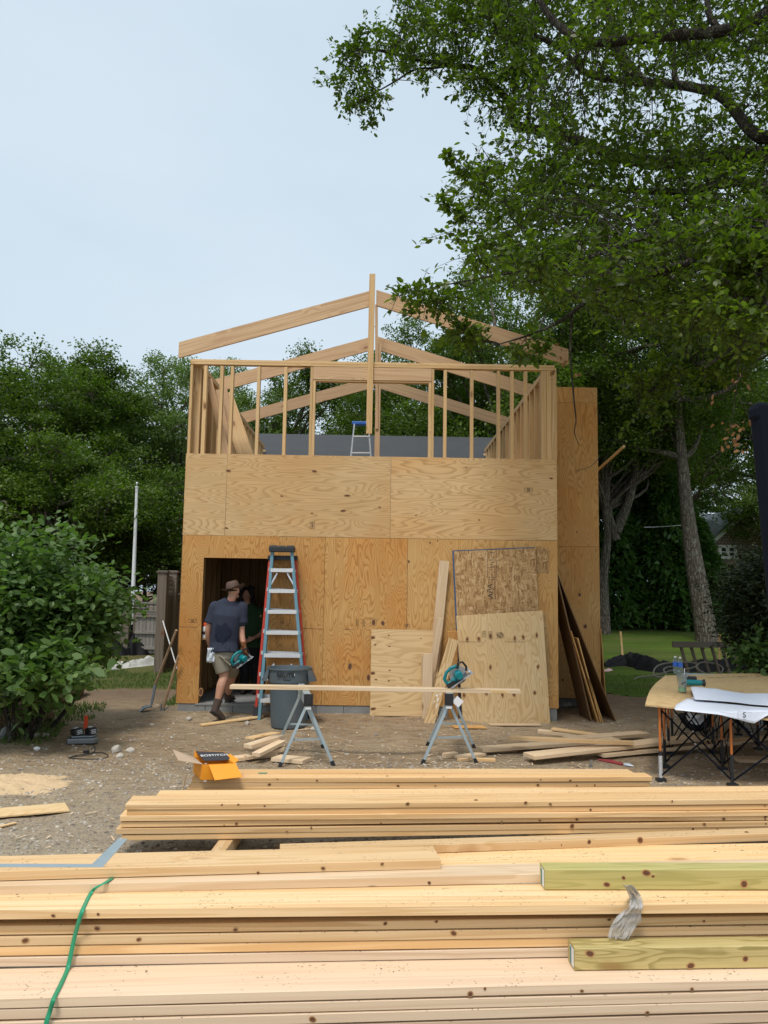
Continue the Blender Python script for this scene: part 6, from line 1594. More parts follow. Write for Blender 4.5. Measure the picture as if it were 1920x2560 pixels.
# --- man stepping through the doorway (seen from behind)
def man():
    D = 11.02
    J = lambda px, py, y=D: UY(px, py, y)
    neck, head = J(578, 1500, 11.0), J(584, 1480, 11.06)
    shL, shR = J(538, 1518, 11.03), J(604, 1519, 11.05)
    elL, wrL = J(520, 1575, 11.02), J(526, 1618, 11.12)
    elR, wrR = J(604, 1577, 11.05), J(609, 1612, 10.98)
    hipC = J(562, 1628, 10.98); hipL, hipR = J(548, 1640, 11.0), J(577, 1640, 11.02)
    kneeP, ankP = J(560, 1688, 11.0), J(543, 1758, 10.90)
    heelP = J(536, 1778, 10.86); toeP = J(556, 1799, 10.93); toeP.z = gh(toeP.x, toeP.y) + .035
    kneeF, ankF = J(580, 1686, 11.36), J(570, 1722, 11.62); toeF = V((ankF.x + .02, 11.86, .235))
    ankF.z = .30
    chest = J(568, 1545, 11.0); waist = J(560, 1600, 10.98)
    m = MB()
    loft(m, [(hipC - V((0, 0, .06)), .13, .085), (waist, .135, .085), (chest, .165, .10), ((shL + shR) / 2 + V((0, 0, .02)), .16, .09), (neck, .058, .058)])
    limb(m, [neck - V((0, 0, .05)), neck, head], [.062, .058, .062])
    m.ell(head + V((0, .0, .03)), (.078, .098, .105), 16, 12); 
    fwd = V((.35, .93, -.05)).normalized(); sd = V((fwd.y, -fwd.x, 0))
    m.ell(head + fwd * .085 + V((0, 0, .01)), (.022, .028, .03), 8, 6); m.ell(head + fwd * .07 + V((0, 0, -.055)), (.045, .04, .035), 10, 6)
    for s_ in (-1, 1): m.ell(head + sd * s_ * .079 + V((0, 0, .01)), (.013, .025, .034), 8, 6)
    limb(m, [shL, elL, wrL], [.056, .05, .043, .038, .03]); limb(m, [shR, elR, wrR], [.058, .052, .046, .04, .031])
    hand(m, wrL, (.05, .25, -1), (.9, .1, 0), .35, 1.05, 1)
    hand(m, wrR, (.12, -.05, -1), (.5, .8, 0), .75, 1.05, -1)
    limb(m, [hipL, kneeP, kneeP.lerp(ankP, .38) + V((-.0, -.02, 0)), ankP, ankP + (heelP - ankP) * .5], [.088, .078, .064, .066, .048, .04, .04])
    limb(m, [hipR, kneeF, kneeF.lerp(ankF, .4), ankF], [.088, .074, .06, .062, .042])
    # feet under the boots
    limb(m, [ankP, heelP, toeP], [.038, .035, .035]); limb(m, [ankF, ankF + V((0, .05, -.08)), toeF], [.038, .036, .03])
    body = fuse(m, .010, 4, 'skin', 'person'); tag(body, 'man in brown brimmed hat, navy shirt and khaki shorts stepping into the doorway', 'person', 'workers')
    # shirt
    m = MB()
    hemC = J(559, 1634, 10.98)
    loft(m, [(hemC, .205, .135), (J(560, 1605), .198, .135), (J(563, 1570, 11.0), .195, .14), (J(567, 1540, 11.0), .205, .14), (J(570, 1523, 11.02), .205, .115), (J(573, 1510, 11.02), .165, .09), (J(577, 1499, 11.0), .085, .07)], n=28)
    limb(m, [shL, shL.lerp(elL, .55)], [.088, .083, .08]); limb(m, [shR, shR.lerp(elR, .60)], [.09, .086, .082])
    m.tube([shL.lerp(elL, .4), shL.lerp(elL, .70)], [.080, .088], 14); m.tube([shR.lerp(elR, .4), shR.lerp(elR, .66)], [.083, .09], 14)
    for k in range(6):  # drape folds
        a_ = J(540 + k * 8, 1575 + (k % 3) * 9, 10.875); b_ = J(533 + k * 10, 1626, 10.862); m.tube([a_, b_], [.004, .006], 6)
    s_ = fuse(m, .010, 3, 'shirt', 'shirt', body)
    m = MB(); 
    for v in range(2): pass
    # damp patch : a thin shell of the shirt surface is modelled as a slightly raised patch
    inv = WM[s_.name]
    me = s_.data; ctr = J(556, 1582, 10.86)
    for p in me.polygons:
        c = inv @ p.center
        d = math.hypot((c.x - ctr.x) / .115, (c.z - ctr.z) / .15)
        if d < 1 + .1 * math.sin(c.x * 60) and c.y < 10.96 and c.z < ctr.z + .12 + .02 * math.sin(c.x * 40): p.material_index = 1
    me.materials.append(MT['sweat'])
    m = MB(); m.lathe([(.062, 0), (.068, .006), (.062, .014)], neck + V((0, 0, -.035)), 20, Matrix.Rotation(-.15, 3, 'X')); m.build('collar', 'shirt', s_, smooth=True)
    # shorts
    m = MB()
    loft(m, [(J(561, 1598), .175, .12), (J(561, 1632), .188, .135), (J(562, 1645), .17, .13), (J(562, 1655), .13, .11)], n=24)
    loft(m, [(hipL + V((.0, 0, .04)), .12, .12), (hipL.lerp(kneeP, .35) + V((0, 0, 0)), .113, .115), (hipL.lerp(kneeP, .86), .098, .105)], n=20)
    loft(m, [(hipR + V((0, 0, .04)), .115, .12), (hipR.lerp(kneeF, .4), .11, .11), (hipR.lerp(kneeF, .9), .098, .1)], n=20)
    for k in range(7): a_ = J(549 + k * 4, 1640 + k * 4, 10.865); m.tube([a_, a_ + V((.04, .01, -.02 + .006 * k))], [.012, .004], 6)
    fuse(m, .010, 3, 'shorts', 'shorts', body)
    m = MB(); c = J(528, 1638, 10.9); vs = []
    for i in range(7):
        for j in range(6): vs.append(c + V(((j - 2.5) * .022 + .01 * math.sin(i), -.02 * math.sin(j * 1.7 + i) - .01, .10 - i * .034 + (.02 if j in (1, 4) else 0) * (i == 6))))
    m.add(vs, [(i * 6 + j, i * 6 + j + 1, (i + 1) * 6 + j + 1, (i + 1) * 6 + j) for i in range(6) for j in range(5)]); o = m.build('pocket_rag', 'rag', body, smooth=True); o.modifiers.new('s', 'SOLIDIFY').thickness = .006
    # socks and boots
    for (a, h, t, sc) in ((ankP, heelP, toeP, 1), (ankF, ankF + V((0, .03, -.08)), toeF, .95)):
        up_ = (a - h).normalized()
        m = MB(); m.tube([a + up_ * .10, a + up_ * .03, a - up_ * .02], [.05, .047, .047], 14); m.build('sock', 'sock', body, smooth=True)
        m = MB(); f = (t - h).normalized()
        limb(m, [a + up_ * .03, a - up_ * .04, h], [.058, .054, .05]); limb(m, [h, h.lerp(t, .5) + up_ * .012, t], [.05, .052, .047, .042])
        m.tube([a + up_ * .025, a + up_ * .05], [.06, .064], 14)
        b_ = fuse(m, .009, 3, 'boot', 'boot', body)
        m = MB(); sole = [h - f * .05 - up_ * .035, h.lerp(t, .5) - up_ * .028, t + f * .045 - V((0, 0, .028))]; 
        for i in range(2): m.bar(sole[i], sole[i + 1], .088, .022, up=tuple(up_ - f * up_.dot(f)))
        m.build('sole', 'rubber', b_, bevel=.006)
    # hat
    hc = head + V((-.005, -.01, .045)); Rh = Matrix.Rotation(rad(-16), 3, 'Y') @ Matrix.Rotation(rad(-6), 3, 'X')
    m = MB(); n = 36; vs = []; prof = [(.088, -.012), (.096, -.006), (.13, -.010), (.168, .0), (.170, .004), (.13, -.004), (.098, .004), (.094, .05), (.086, .095), (.07, .112), (.035, .104), (.0001, .098)]
    for r_, z in prof:
        for j in range(n):
            a = 6.283 * j / n; lift = .030 * (abs(math.cos(a)) ** 2) * (max(0, r_ - .1) / .07) - .016 * (math.sin(a) ** 2) * (max(0, r_ - .1) / .07)
            sy = 1.14; sx = .92 if z > .08 else 1; z2 = z + (.012 * math.sin(a) if z > .08 else 0); vs.append(hc + Rh @ V((r_ * math.cos(a) * sx, r_ * math.sin(a) * sy, z2 + lift)))
    m.add(vs, [(i * n + j, i * n + (j + 1) % n, (i + 1) * n + (j + 1) % n, (i + 1) * n + j) for i in range(len(prof) - 1) for j in range(n)])
    ht = m.build('hat', 'hat', body, smooth=True)
    m = MB(); m.lathe([(.0965, .006), (.0975, .012), (.0955, .032), (.094, .034)], hc, 30, Rh, sy=1.14); m.build('hat_band', 'boot', ht, smooth=True)
    m = MB(); m.ell(head + V((-.005, -.018, .025)), (.079, .085, .035), 14, 8); m.build('hair', 'hair', body, smooth=True)
    m = MB(); m.tube([neck + V((.05 * math.cos(t), .05 * math.sin(t) - .01, -.01 - .012 * math.sin(t))) for t in np.linspace(-3.3, .3, 9)], .004, 5); m.build('cord', 'red', body)
    # glove
    m = MB(); d = V((.12, -.05, -1)).normalized(); m.tube([wrR - d * .045, wrR - d * .0, wrR + d * .02], [.045, .037, .036], 12); hand(m, wrR, d, (.5, .8, 0), .75, 1.22, -1); fuse(m, .007, 2, 'glove', 'glove', body)
    hw = wrR + d * .13
    circsaw((hw.x - .015, hw.y + .02, hw.z - .105), Matrix.Rotation(rad(35), 3, 'Z') @ Matrix.Rotation(rad(-32), 3, 'Y') @ Matrix.Rotation(rad(10), 3, 'X'), .95, 'teal circular saw carried in the gloved hand of the man')
man()
# --- second person inside, facing out
def woman():
    D = 12.85; J = lambda px, py, y=D: UY(px, py, y)
    head = J(617, 1490); neck = J(619, 1510); ch = J(630, 1555); wa = J(628, 1605); hip = J(625, 1640)
    shL, shR = J(605, 1528), J(652, 1528); elR, wrR = J(656, 1578, 12.8), J(633, 1596, 12.66); elL, wrL = J(600, 1580, 12.9), J(604, 1618, 12.85)
    kL, kR = J(612, 1695), J(640, 1695); aL, aR = V((kL.x, D, .26)), V((kR.x + .01, D, .26))
    m = MB()
    loft(m, [(hip - V((0, 0, .05)), .14, .11), (wa, .145, .11), (ch, .17, .115), ((shL + shR) / 2, .14, .08), (neck, .05, .052)])
    limb(m, [neck - V((0, 0, .05)), head], [.052, .055]); m.ell(head + V((0, 0, .02)), (.074, .09, .108), 16, 12)
    m.ell(head + V((0, -.09, .0)), (.013, .022, .02), 8, 6); m.ell(head + V((0, -.078, -.045)), (.03, .018, .012), 8, 6)
    for s_ in (-1, 1): m.ell(head + V((s_ * .028, -.082, .025)), (.014, .01, .009), 8, 6); m.ell(head + V((s_ * .075, 0, .01)), (.012, .02, .03), 6, 5)
    limb(m, [shL, elL, wrL], [.05, .045, .04, .035, .027]); limb(m, [shR, elR, wrR], [.05, .045, .04, .035, .027])
    hand(m, wrL, (.05, -.1, -1), (.9, 0, 0), .35, .95, 1); hand(m, wrR, (-.95, -.1, -.35), (0, 1, -.2), .25, .95, -1)
    for h_, k_, a_ in ((J(614, 1640), kL, aL), (J(637, 1640), kR, aR)): limb(m, [h_, k_, k_.lerp(a_, .4), a_], [.08, .072, .058, .06, .042]); limb(m, [a_, a_ + V((0, -.04, -.04)), a_ + V((0, -.17, -.05))], [.04, .04, .03])
    body = fuse(m, .010, 4, 'skin', 'person'); tag(body, 'person with dark curly hair and blue green shirt standing in the dark interior', 'person', 'workers')
    m = MB(); loft(m, [(J(627, 1618), .19, .135), (wa, .182, .135), (ch, .19, .135), ((shL + shR) / 2 + V((0, 0, .0)), .165, .095), (neck - V((0, 0, .02)), .075, .065)], n=24)
    limb(m, [shL, shL.lerp(elL, .7)], [.075, .078]); limb(m, [shR, shR.lerp(elR, .7)], [.075, .078]); fuse(m, .010, 3, 'tee2', 'shirt', body)
    m = MB(); loft(m, [(J(626, 1612), .165, .125), (hip, .165, .13), (hip - V((0, 0, .1)), .15, .12)])
    for h_, k_, a_ in ((J(614, 1640), kL, aL), (J(637, 1640), kR, aR)): loft(m, [(h_, .095, .1), (k_, .075, .08), (a_ + V((0, 0, .04)), .065, .07)])
    fuse(m, .011, 3, 'pants', 'trousers', body)
    for a_ in (aL, aR): m = MB(); limb(m, [a_ + V((0, .02, -.02)), a_ + V((0, -.06, -.035)), a_ + V((0, -.18, -.045))], [.048, .046, .038]); m.build('shoe', 'boot', body, smooth=True)
    rr = random.Random(4); m = MB()
    m.ell(head + V((0, .02, .045)), (.095, .1, .095), 14, 10)
    for k in range(60):
        a = rr.uniform(-.3, 3.44); z = rr.uniform(-.22, .11); R_ = .085 + .03 * rr.random(); m.ell(head + V((math.cos(a) * R_, math.sin(a) * R_ * .9 + .01, z + .03)), (.034, .034, .045), 8, 5)
    fuse(m, .012, 2, 'hair', 'hair', body)
woman()

# ------------------------------------------------------------------ trees
def sprays(C, R, ntw, per, rng, tubes=None, flat=.6):
    """leaves set along short twigs that fan out of each cluster centre"""
    C = np.asarray(C); K = len(C); d = rng.normal(size=(K, ntw, 3)); d[:, :, 2] = d[:, :, 2] * flat; d /= np.linalg.norm(d, axis=2)[:, :, None]
    Ln = np.asarray(R)[:, None] * (.7 + .7 * rng.random((K, ntw))); t = .15 + .9 * rng.random((K, ntw, per)) ** .8
    P = C[:, None, None, :] + d[:, :, None, :] * (Ln[:, :, None] * t)[..., None]; P = P + rng.normal(size=P.shape) * .022; P[..., 2] -= (t ** 2 * Ln[:, :, None]) * .18
    out = np.repeat(d[:, :, None, :], per, axis=2).reshape(-1, 3) * 1.3
    if tubes is not None:
        for i in range(K):
            for j in range(ntw):
                c, e = V(C[i]), V(C[i]) + V(d[i, j]) * Ln[i, j]; e.z -= Ln[i, j] * .18; tubes.append(([c, c.lerp(e, .5) + V((0, 0, .02)), e], [.004, .003, .0015]))
    return P.reshape(-1, 3), out
def wood_mesh(name, tubes, mat, parent, n=9):
    m = MB()
    for pts, rs in tubes: m.tube(pts, rs, n if max(rs) > .05 else 5, cap=False)
    return m.build(name, mat, parent, smooth=True)
def taper(k, r0, r1, p=1.0): return [r0 + (r1 - r0) * (i / (k - 1)) ** p for i in range(k)]
TREES = {}
def make_tree(key, name, label, base, H_, Rc, zc_, rz_, nblob, per, leaf, mat, seed, trunk_r=.28, lean=(0, 0), fork=None, hmin=.25, group='trees behind the building plot', low=.0, hexa=False, up=.5, clr=.42, sub=22, droop=0, cat='tree', bark='bark', tscale=1.0, tpts=None):
    rng = np.random.default_rng(seed); b = V(base); root = thing(name, b, label, cat, group)
    top = b + V((lean[0], lean[1], H_ * .8)); tr = wiggle(b - V((0, 0, .2)), top, 12, .03, rng); tr[0] = b - V((0, 0, .3))
    if tpts:
        cc = catmull([b - V((0, 0, .3))] + [V(q) for q in tpts], 6); tr = [cc[int(i * (len(cc) - 1) / 12)] for i in range(13)]
    tubes = [(tr, [trunk_r * (1.25 if i == 0 else 1) * (1 - .085 * i) * tscale for i in range(13)])]
    C0 = b + V((lean[0] * .8, lean[1] * .8, zc_)); blobs = []; 
    for k in range(nblob):
        d = rng.normal(size=3); d /= np.linalg.norm(d); rr_ = .35 + .62 * rng.random() ** .6
        if d[2] < -.3: rr_ *= .9
        blobs.append((C0 + V((d[0] * Rc * rr_, d[1] * Rc * rr_, d[2] * rz_ * rr_)), Rc * (.20 + .16 * rng.random())))
    cl = []; cr_ = []
    for c, R_ in blobs:
        hfrac = min(.92, max(hmin, (c.z - b.z) / (H_ * .8) - .18)); i0 = int(hfrac * 12); s_ = tr[i0]
        lp = wiggle(s_, c, 6, .07, rng, -.02 * (c - s_).length); r0 = trunk_r * .42 * (1 - .5 * hfrac); tubes.append((lp, taper(7, r0, .02)))
        for j in range(sub):
            d = rng.normal(size=3); d /= np.linalg.norm(d); q = c + V(d) * R_ * (.35 + .75 * rng.random() ** .5) 
            q.z = c.z + (q.z - c.z) * .75; cl.append(q[:]); cr_.append(R_ * clr * (.7 + .6 * rng.random()))
            if j % 4 == 0: tubes.append((wiggle(c, q, 3, .1, rng), taper(4, .02, .006)))
    wood_mesh('trunk', tubes, bark, root)
    P = cluster_pts(np.array(cl), np.array(cr_), per, rng, .55); Lv = leaf_verts(P, rng, leaf, .6, up, hexa, droop) - np.array(b)
    me = quads_mesh('crown', Lv, 6 if hexa else 4, mat); o = bpy.data.objects.new('crown', me); link(o, WM[root.name], root); TREES[key] = root; return root
def copy_tree(src, loc, label, rz, sc, group='trees behind the building plot'):
    o = bpy.data.objects.new(src.name.split('.')[0], None); Mw = Matrix.Translation(V(loc)) @ Matrix.Rotation(rz, 4, 'Z') @ Matrix.Diagonal((sc[0], sc[0], sc[1], 1)); link(o, Mw); tag(o, label, 'tree', group)
    for ch in src.children:
        c = ch.copy(); c.name = ch.name.split('.')[0]; COL.objects.link(c); c.parent = o; c.matrix_parent_inverse = Matrix.Identity(4); c.matrix_basis = ch.matrix_basis.copy()
    return o
def tb(px, y): p = UY(px, 1500, y); return (p.x, y, gh(p.x, y))
def htop(px, py, y): return UY(px, py, y).z - gh(UY(px, py, y).x, y)
# left background
b = tb(60, 27); make_tree('A', 'broadleaf_tree', 'large dense green tree at the far left behind the leafy bush', b, htop(60, 850, 27) * .97, 4.2, 5.8, 5.0, 46, 90, .105, 'leaf_far', 11, clr=.36)
b = tb(420, 31); make_tree('B', 'broadleaf_tree', 'pale wispy topped tree just left of the building', b, htop(400, 872, 31), 3.2, 6.9, 4.2, 38, 75, .10, 'leaf_pale', 12, up=.2, clr=.5, trunk_r=.3)
copy_tree(TREES['A'], tb(230, 33), 'dense green tree behind, between the far left tree and the wispy tree', 2.1, (.95, 1.12))
copy_tree(TREES['A'], tb(-150, 24), 'large tree mostly outside the left edge of the photo', 4.0, (1, .95))
b = tb(330, 24); make_tree('C', 'broadleaf_tree', 'low bushy green tree behind the flagpole', b, 5.6, 2.5, 3.4, 1.9, 26, 80, .085, 'leaf_far', 15, trunk_r=.16)
copy_tree(TREES['C'], tb(130, 22), 'low bushy green tree behind the leafy bush', 1.0, (1.15, 1.05))
copy_tree(TREES['C'], tb(440, 24.5), 'low bushy green tree hugging the left side of the building', 2.6, (.62, .62))
copy_tree(TREES['C'], tb(350, 27), 'lower green undergrowth tree behind the lattice fence', 3.6, (.8, .62))
# behind the house
b = tb(720, 34); copy_tree(TREES['A'], b, 'green tree seen through the rafters on the left', 5.2, (.92, htop(640, 900, 34) / (htop(60, 850, 27) * .97)))
copy_tree(TREES['B'], tb(560, 38), 'pale tree seen through the left rafters near the wall top', 1.3, (1, 1.15))
b = tb(1060, 30); make_tree('D', 'broadleaf_tree', 'dark green tree rising behind the middle and right rafters', b, htop(1050, 760, 30), 3.4, 7.6, 4.6, 46, 85, .10, 'leaf_far', 21, trunk_r=.3)
# right background trees
b0_ = gpt(1765, 1606); bb = (b0_.x, b0_.y, b0_.z)
tH = htop(1700, 560, bb[1])
r = make_tree('E', 'big_oak_tree', 'big oak with leaning furrowed trunk standing on the lawn at the right', bb, 11.5, 4.6, 9.9, 3.4, 50, 80, .10, 'leaf_far', 31, trunk_r=.44, hmin=.5, lean=(-1.3, .5), clr=.45, tpts=[UY(1768, 1590, bb[1]), UY(1735, 1400, bb[1]), UY(1715, 1250, bb[1]), UY(1697, 1050, bb[1]), UY(1690, 950, bb[1]), UY(1665, 750, bb[1] + .3)])
b0_ = gpt(1512, 1592); bb = (b0_.x, b0_.y, b0_.z)
make_tree('F', 'forked_tree', 'dark forked tree on the lawn directly right of the building', bb, 11, 4.0, 8.6, 3.6, 44, 80, .10, 'leaf_far', 32, trunk_r=.27, hmin=.6, lean=(1.0, .8), tpts=[UY(1512, 1580, bb[1]), UY(1508, 1440, bb[1]), UY(1520, 1340, bb[1]), UY(1505, 1200, bb[1]), UY(1512, 1000, bb[1] + .3), UY(1500, 800, bb[1] + .6)])
copy_tree(TREES['D'], tb(1330, 34), 'tall dark green tree behind the right rafters and the wing', 1.7, (1.2, 1.28))
copy_tree(TREES['D'], tb(1235, 25), 'tall green tree standing close behind the right end of the rafters', 4.4, (1.0, 1.06))
copy_tree(TREES['D'], tb(1700, 42), 'tall dark green tree behind the evergreen hedge', 3.0, (1.4, 1.4))
copy_tree(TREES['A'], tb(2050, 36), 'dense green tree at the far right behind the shingled house trees', .6, (1.25, 1.35))
copy_tree(TREES['A'], tb(1900, 52), 'dense green tree beyond the shingled house', 2.6, (1.5, 1.1))
copy_tree(TREES['B'], tb(2080, 33), 'pale green tree at the right edge before the shingled house', 2.2, (.9, .9))
# explicit second stem of the forked tree
rng = np.random.default_rng(8); fk = UY(1540, 1330, TREES['F'].location.y); 
P_ = [fk, UY(1575, 1240, fk.y), UY(1590, 1150, fk.y + .3), UY(1605, 1020, fk.y + .8), UY(1640, 850, fk.y + 1)]
wood_mesh('limb', [(catmull(P_, 4), taper(17, .2, .06)), (catmull([UZ(0, 0, 3) if False else fk - V((0, 0, .3)), UY(1520, 1270, fk.y), UY(1518, 1150, fk.y), UY(1535, 1000, fk.y + .4), UY(1500, 800, fk.y + .8)], 4), taper(17, .17, .05))], 'bark', TREES['F'])
# arborvitae hedge
def cone_mesh(seed, H_, R_):
    rng = np.random.default_rng(seed); n = 9500; h = rng.random(n) ** .8; a = rng.random(n) * 6.283; rad_ = R_ * (1 - h) ** .62 * (.93 + .16 * np.sin(a * 5 + h * 19) * 1) * (.72 + .3 * rng.random(n)) + .05
    P = np.stack([np.cos(a) * rad_, np.sin(a) * rad_, h * H_ * .98 + .1], 1); out = np.stack([np.cos(a), np.sin(a), -np.full(n, .55)], 1) * 2.2
    Lv = leaf_verts(P, rng, .26, .42, .3, False, 0, .4, out); return quads_mesh('foliage', Lv, 4, 'leaf_hedge')
hm = [cone_mesh(41, 7.2, 1.5), cone_mesh(42, 6.6, 1.4)]; k = 0
lab = ['first arborvitae of the hedge, beside the building wing', 'second arborvitae of the hedge, left of the leaning big trunk', 'third arborvitae of the hedge, left of the leaning big trunk', 'fourth arborvitae of the hedge, behind the leaning big trunk', 'fifth arborvitae of the hedge, right of the leaning big trunk', 'arborvitae of the hedge hidden behind the building wing']
for i, px in enumerate((1520, 1590, 1662, 1712, 1738, 1440)):
    b = tb(px, 31 + (i % 2) * .7); r = thing('arborvitae', b, lab[i], 'hedge tree', 'arborvitae hedge along the lawn'); o = bpy.data.objects.new('foliage', hm[i % 2]); Mw = Matrix.Translation(V(b)) @ Matrix.Rotation(i * 1.3, 4, 'Z') @ Matrix.Diagonal((1, 1, (1, .95, 1.03, .8, .62, 1)[i], 1)); link(o, Mw, r)
    m = MB(); m.tube([V(b) - V((0, 0, .1)), V(b) + V((0, 0, 3.5))], [.12, .04], 7); m.build('trunk', 'bark', r)
# shrubs
def shrub(name, label, centre, radii, ncl, per, leaf, mat, seed, hexa=True, up=.5, aspect=.6, base=None, flat=.7, clr=.3, group=None, droop=0, stems=8, shell=.6):
    rng = np.random.default_rng(seed); c = V(centre); b = V(base) if base else V((c.x, c.y, gh(c.x, c.y))); root = thing(name, b, label, 'shrub', group)
    d = rng.normal(size=(ncl, 3)); d /= np.linalg.norm(d, axis=1)[:, None]; rr_ = (shell + (1 - shell) * rng.random(ncl))[:, None]
    lump = 1 + .22 * np.sin(d[:, :1] * 7 + seed) * np.cos(d[:, 2:] * 6) + .1 * np.sin(d[:, 1:2] * 13)
    C = np.array(c) + d * rr_ * lump * np.array(radii); C[:, 2] = np.maximum(C[:, 2], b.z + .12)
    if name == 'leafy_bush':
        dd = rng.normal(size=(26, 3)); dd[:, 2] = np.abs(dd[:, 2]) * .8; dd /= np.linalg.norm(dd, axis=1)[:, None]; C = np.concatenate([C, np.array(c) + dd * np.array(radii) * (1.02 + .22 * rng.random((26, 1)))])
    ncl = len(C); P = cluster_pts(C, np.full(ncl, clr), per, rng, flat); P[:, 2] = np.maximum(P[:, 2], b.z + .03)
    out = (P - np.array(c)) / np.array(radii) * .9
    me = quads_mesh('foliage', leaf_verts(P, rng, leaf, aspect, up, hexa, droop, .3, out) - np.array(b), 6 if hexa else 4, mat); o = bpy.data.objects.new('foliage', me); link(o, WM[root.name], root)
    tubes = [(wiggle(b + V((rng.normal() * .1, rng.normal() * .1, -.05)), V(C[rng.integers(ncl)]), 6, .06, rng), taper(7, .035, .008)) for _ in range(stems)]
    wood_mesh('stems', tubes, 'barkd', root); return root
yb_ = 9.9
c = UY(20, 1525, yb_); shrub('leafy_bush', 'big light green broad leaved bush filling the left edge', c, (1.02, 1.2, 1.02), 400, 28, .10, 'leaf_bush', 51, stems=14, base=(c.x - .2, c.y + .2, 0), up=.7, clr=.32, shell=.45)
c = UY(190, 1545, 10.2); shrub('leafy_bush', 'lower right lobe of light green bush reaching towards the building', c, (.58, .8, .60), 210, 28, .095, 'leaf_bush', 52, stems=8, base=(c.x - .5, c.y, 0), up=.7, clr=.28, shell=.4)
c = UY(70, 1690, 9.0); shrub('leafy_bush', 'low hanging bright leaved branches at the front of the bush', c, (.62, .5, .36), 70, 20, .13, 'leaf_bush', 53, stems=5, base=(c.x - .4, c.y + .5, 0), up=.7, clr=.25, shell=.3)
c = UY(1945, 1530, 12.3); shrub('evergreen_shrub', 'dark brownish green evergreen shrub at the right edge', c, (.70, 1.0, .92), 420, 46, .10, 'leaf_dark', 54, hexa=False, aspect=.35, clr=.34, stems=8, shell=.5)
c = UY(1908, 1635, 11.6); shrub('broadleaf_shrub', 'small broad leaved green plant under the dark evergreen shrub', c, (.42, .4, .30), 50, 18, .10, 'leaf_bush', 55, clr=.2, shell=.3)
c = UY(1925, 1500, 18); shrub('feathery_shrub', 'olive green feathery shrub between the dark shrub and the lawn', c, (.85, 1.1, 1.15), 260, 40, .10, 'leaf_dark', 56, hexa=False, aspect=.3, clr=.4, stems=6)
c = UY(1830, 1500, 33.5); shrub('hedge_bush', 'green bushes under the shingled house windows', (c.x, 33.5, gh(c.x, 33.5) + .3), (2.2, 1, .9), 200, 36, .13, 'leaf_far', 57, hexa=False, clr=.5, stems=6)

# ------------------------------------------------------------------ the near oak with overhanging limbs
rng = np.random.default_rng(77)
oak = thing('overhanging_oak', (6.2, 9.5, gh(6.2, 9.5)), 'near oak whose mossy limbs and leaves overhang the whole upper right', 'tree')
tubes = []
T0 = V((6.2, 9.5, -.2)); T1 = V((5.9, 9.4, 5.0)); T2 = V((5.6, 9.6, 9.5)); T3 = V((5.2, 10, 13))
tubes.append((catmull([T0, V((6.1, 9.5, 2.5)), T1, T2, T3], 4), taper(17, .38, .16)))
LB = []
def L_(pts, r0, r1, root=None):
    P_ = [UY(*p) for p in pts]
    if root is not None: P_ = [V(root)] + P_
    c = catmull(P_, 6); tubes.append((c, taper(len(c), r0, r1, .8)))
    if r0 > .02: LB.extend(c[4:])
    return c
L_([(1990, 20, 9.2), (1900, 45, 9), (1800, 78, 8.8), (1640, 92, 8.6), (1500, 105, 8.6), (1430, 88, 8.8), (1370, 35, 9), (1330, -40, 9.2)], .10, .035, (5.8, 9.4, 7.3))
L_([(1800, 78, 8.8), (1772, 30, 8.9), (1765, -60, 9.2)], .05, .03)
L_([(2100, 300, 9.5), (1930, 340, 10), (1880, 330, 10.4), (1800, 240, 10.8), (1680, 210, 11.4), (1600, 205, 11.8), (1470, 185, 12), (1400, 120, 12.2), (1340, 90, 12.4)], .11, .04, (5.7, 9.5, 6.2))
L_([(1600, 205, 11.8), (1545, 130, 12), (1530, 60, 12.2), (1500, -40, 12.4)], .11, .07)
L_([(1690, 215, 11.4), (1685, 150, 11.6), (1680, -20, 12)], .05, .04)
L_([(2100, 420, 9.6), (1990, 400, 10.5), (1860, 385, 11), (1700, 405, 12), (1560, 395, 12.6), (1400, 335, 13), (1340, 325, 13), (1283, 307, 13), (1272, 255, 13), (1218, 199, 13), (1182, 170, 13), (1127, 163, 13), (1037, 147, 13), (960, 128, 13), (915, 122, 13)], .16, .02, (5.7, 9.5, 5.8))
L_([(1127, 163, 13), (1080, 170, 13), (1037, 174, 13), (985, 205, 13), (928, 238, 13), (885, 270, 13)], .03, .008)
L_([(1037, 147, 13), (990, 118, 13), (955, 90, 13)], .015, .006)
L_([(1320, 315, 13), (1325, 230, 13), (1335, 165, 13), (1320, 80, 13)], .05, .03)
L_([(2000, 560, 7.8), (1860, 520, 7.8), (1789, 552, 7.6), (1690, 577, 7.5), (1590, 600, 7.4), (1480, 640, 7.3), (1360, 668, 7.2), (1230, 690, 7.3), (1100, 715, 7.5), (1010, 735, 7.6)], .05, .003, (5.9, 9.0, 4.6))
L_([(1990, 640, 8.2), (1850, 650, 8.2), (1738, 652, 8), (1611, 692, 7.8), (1530, 715, 7.7), (1460, 758, 7.6), (1405, 800, 7.5), (1330, 835, 7.5), (1250, 860, 7.5)], .07, .006, (6.0, 9.3, 4.2))
L_([(1430, 780, 7.55), (1426, 880, 7.5), (1434, 990, 7.5), (1440, 1050, 7.5), (1436, 1080, 7.5), (1447, 1112, 7.5)], .014, .003)
L_([(1500, 1140, 7.6), (1478, 1165, 7.6), (1440, 1177, 7.6)][::-1][::-1], .004, .003)
L_([(1960, 600, 6.6), (1915, 650, 6.5), (1905, 735, 6.4), (1845, 748, 6.4)], .05, .015, (6.0, 9.3, 3.6))
L_([(1970, 780, 6.8), (1890, 830, 6.6), (1814, 882, 6.5), (1760, 920, 6.4)], .035, .008, (6.1, 9.3, 3.0))
L_([(1850, 745, 6.4), (1848, 880, 6.4), (1840, 980, 6.4), (1825, 1080, 6.4)], .007, .002)
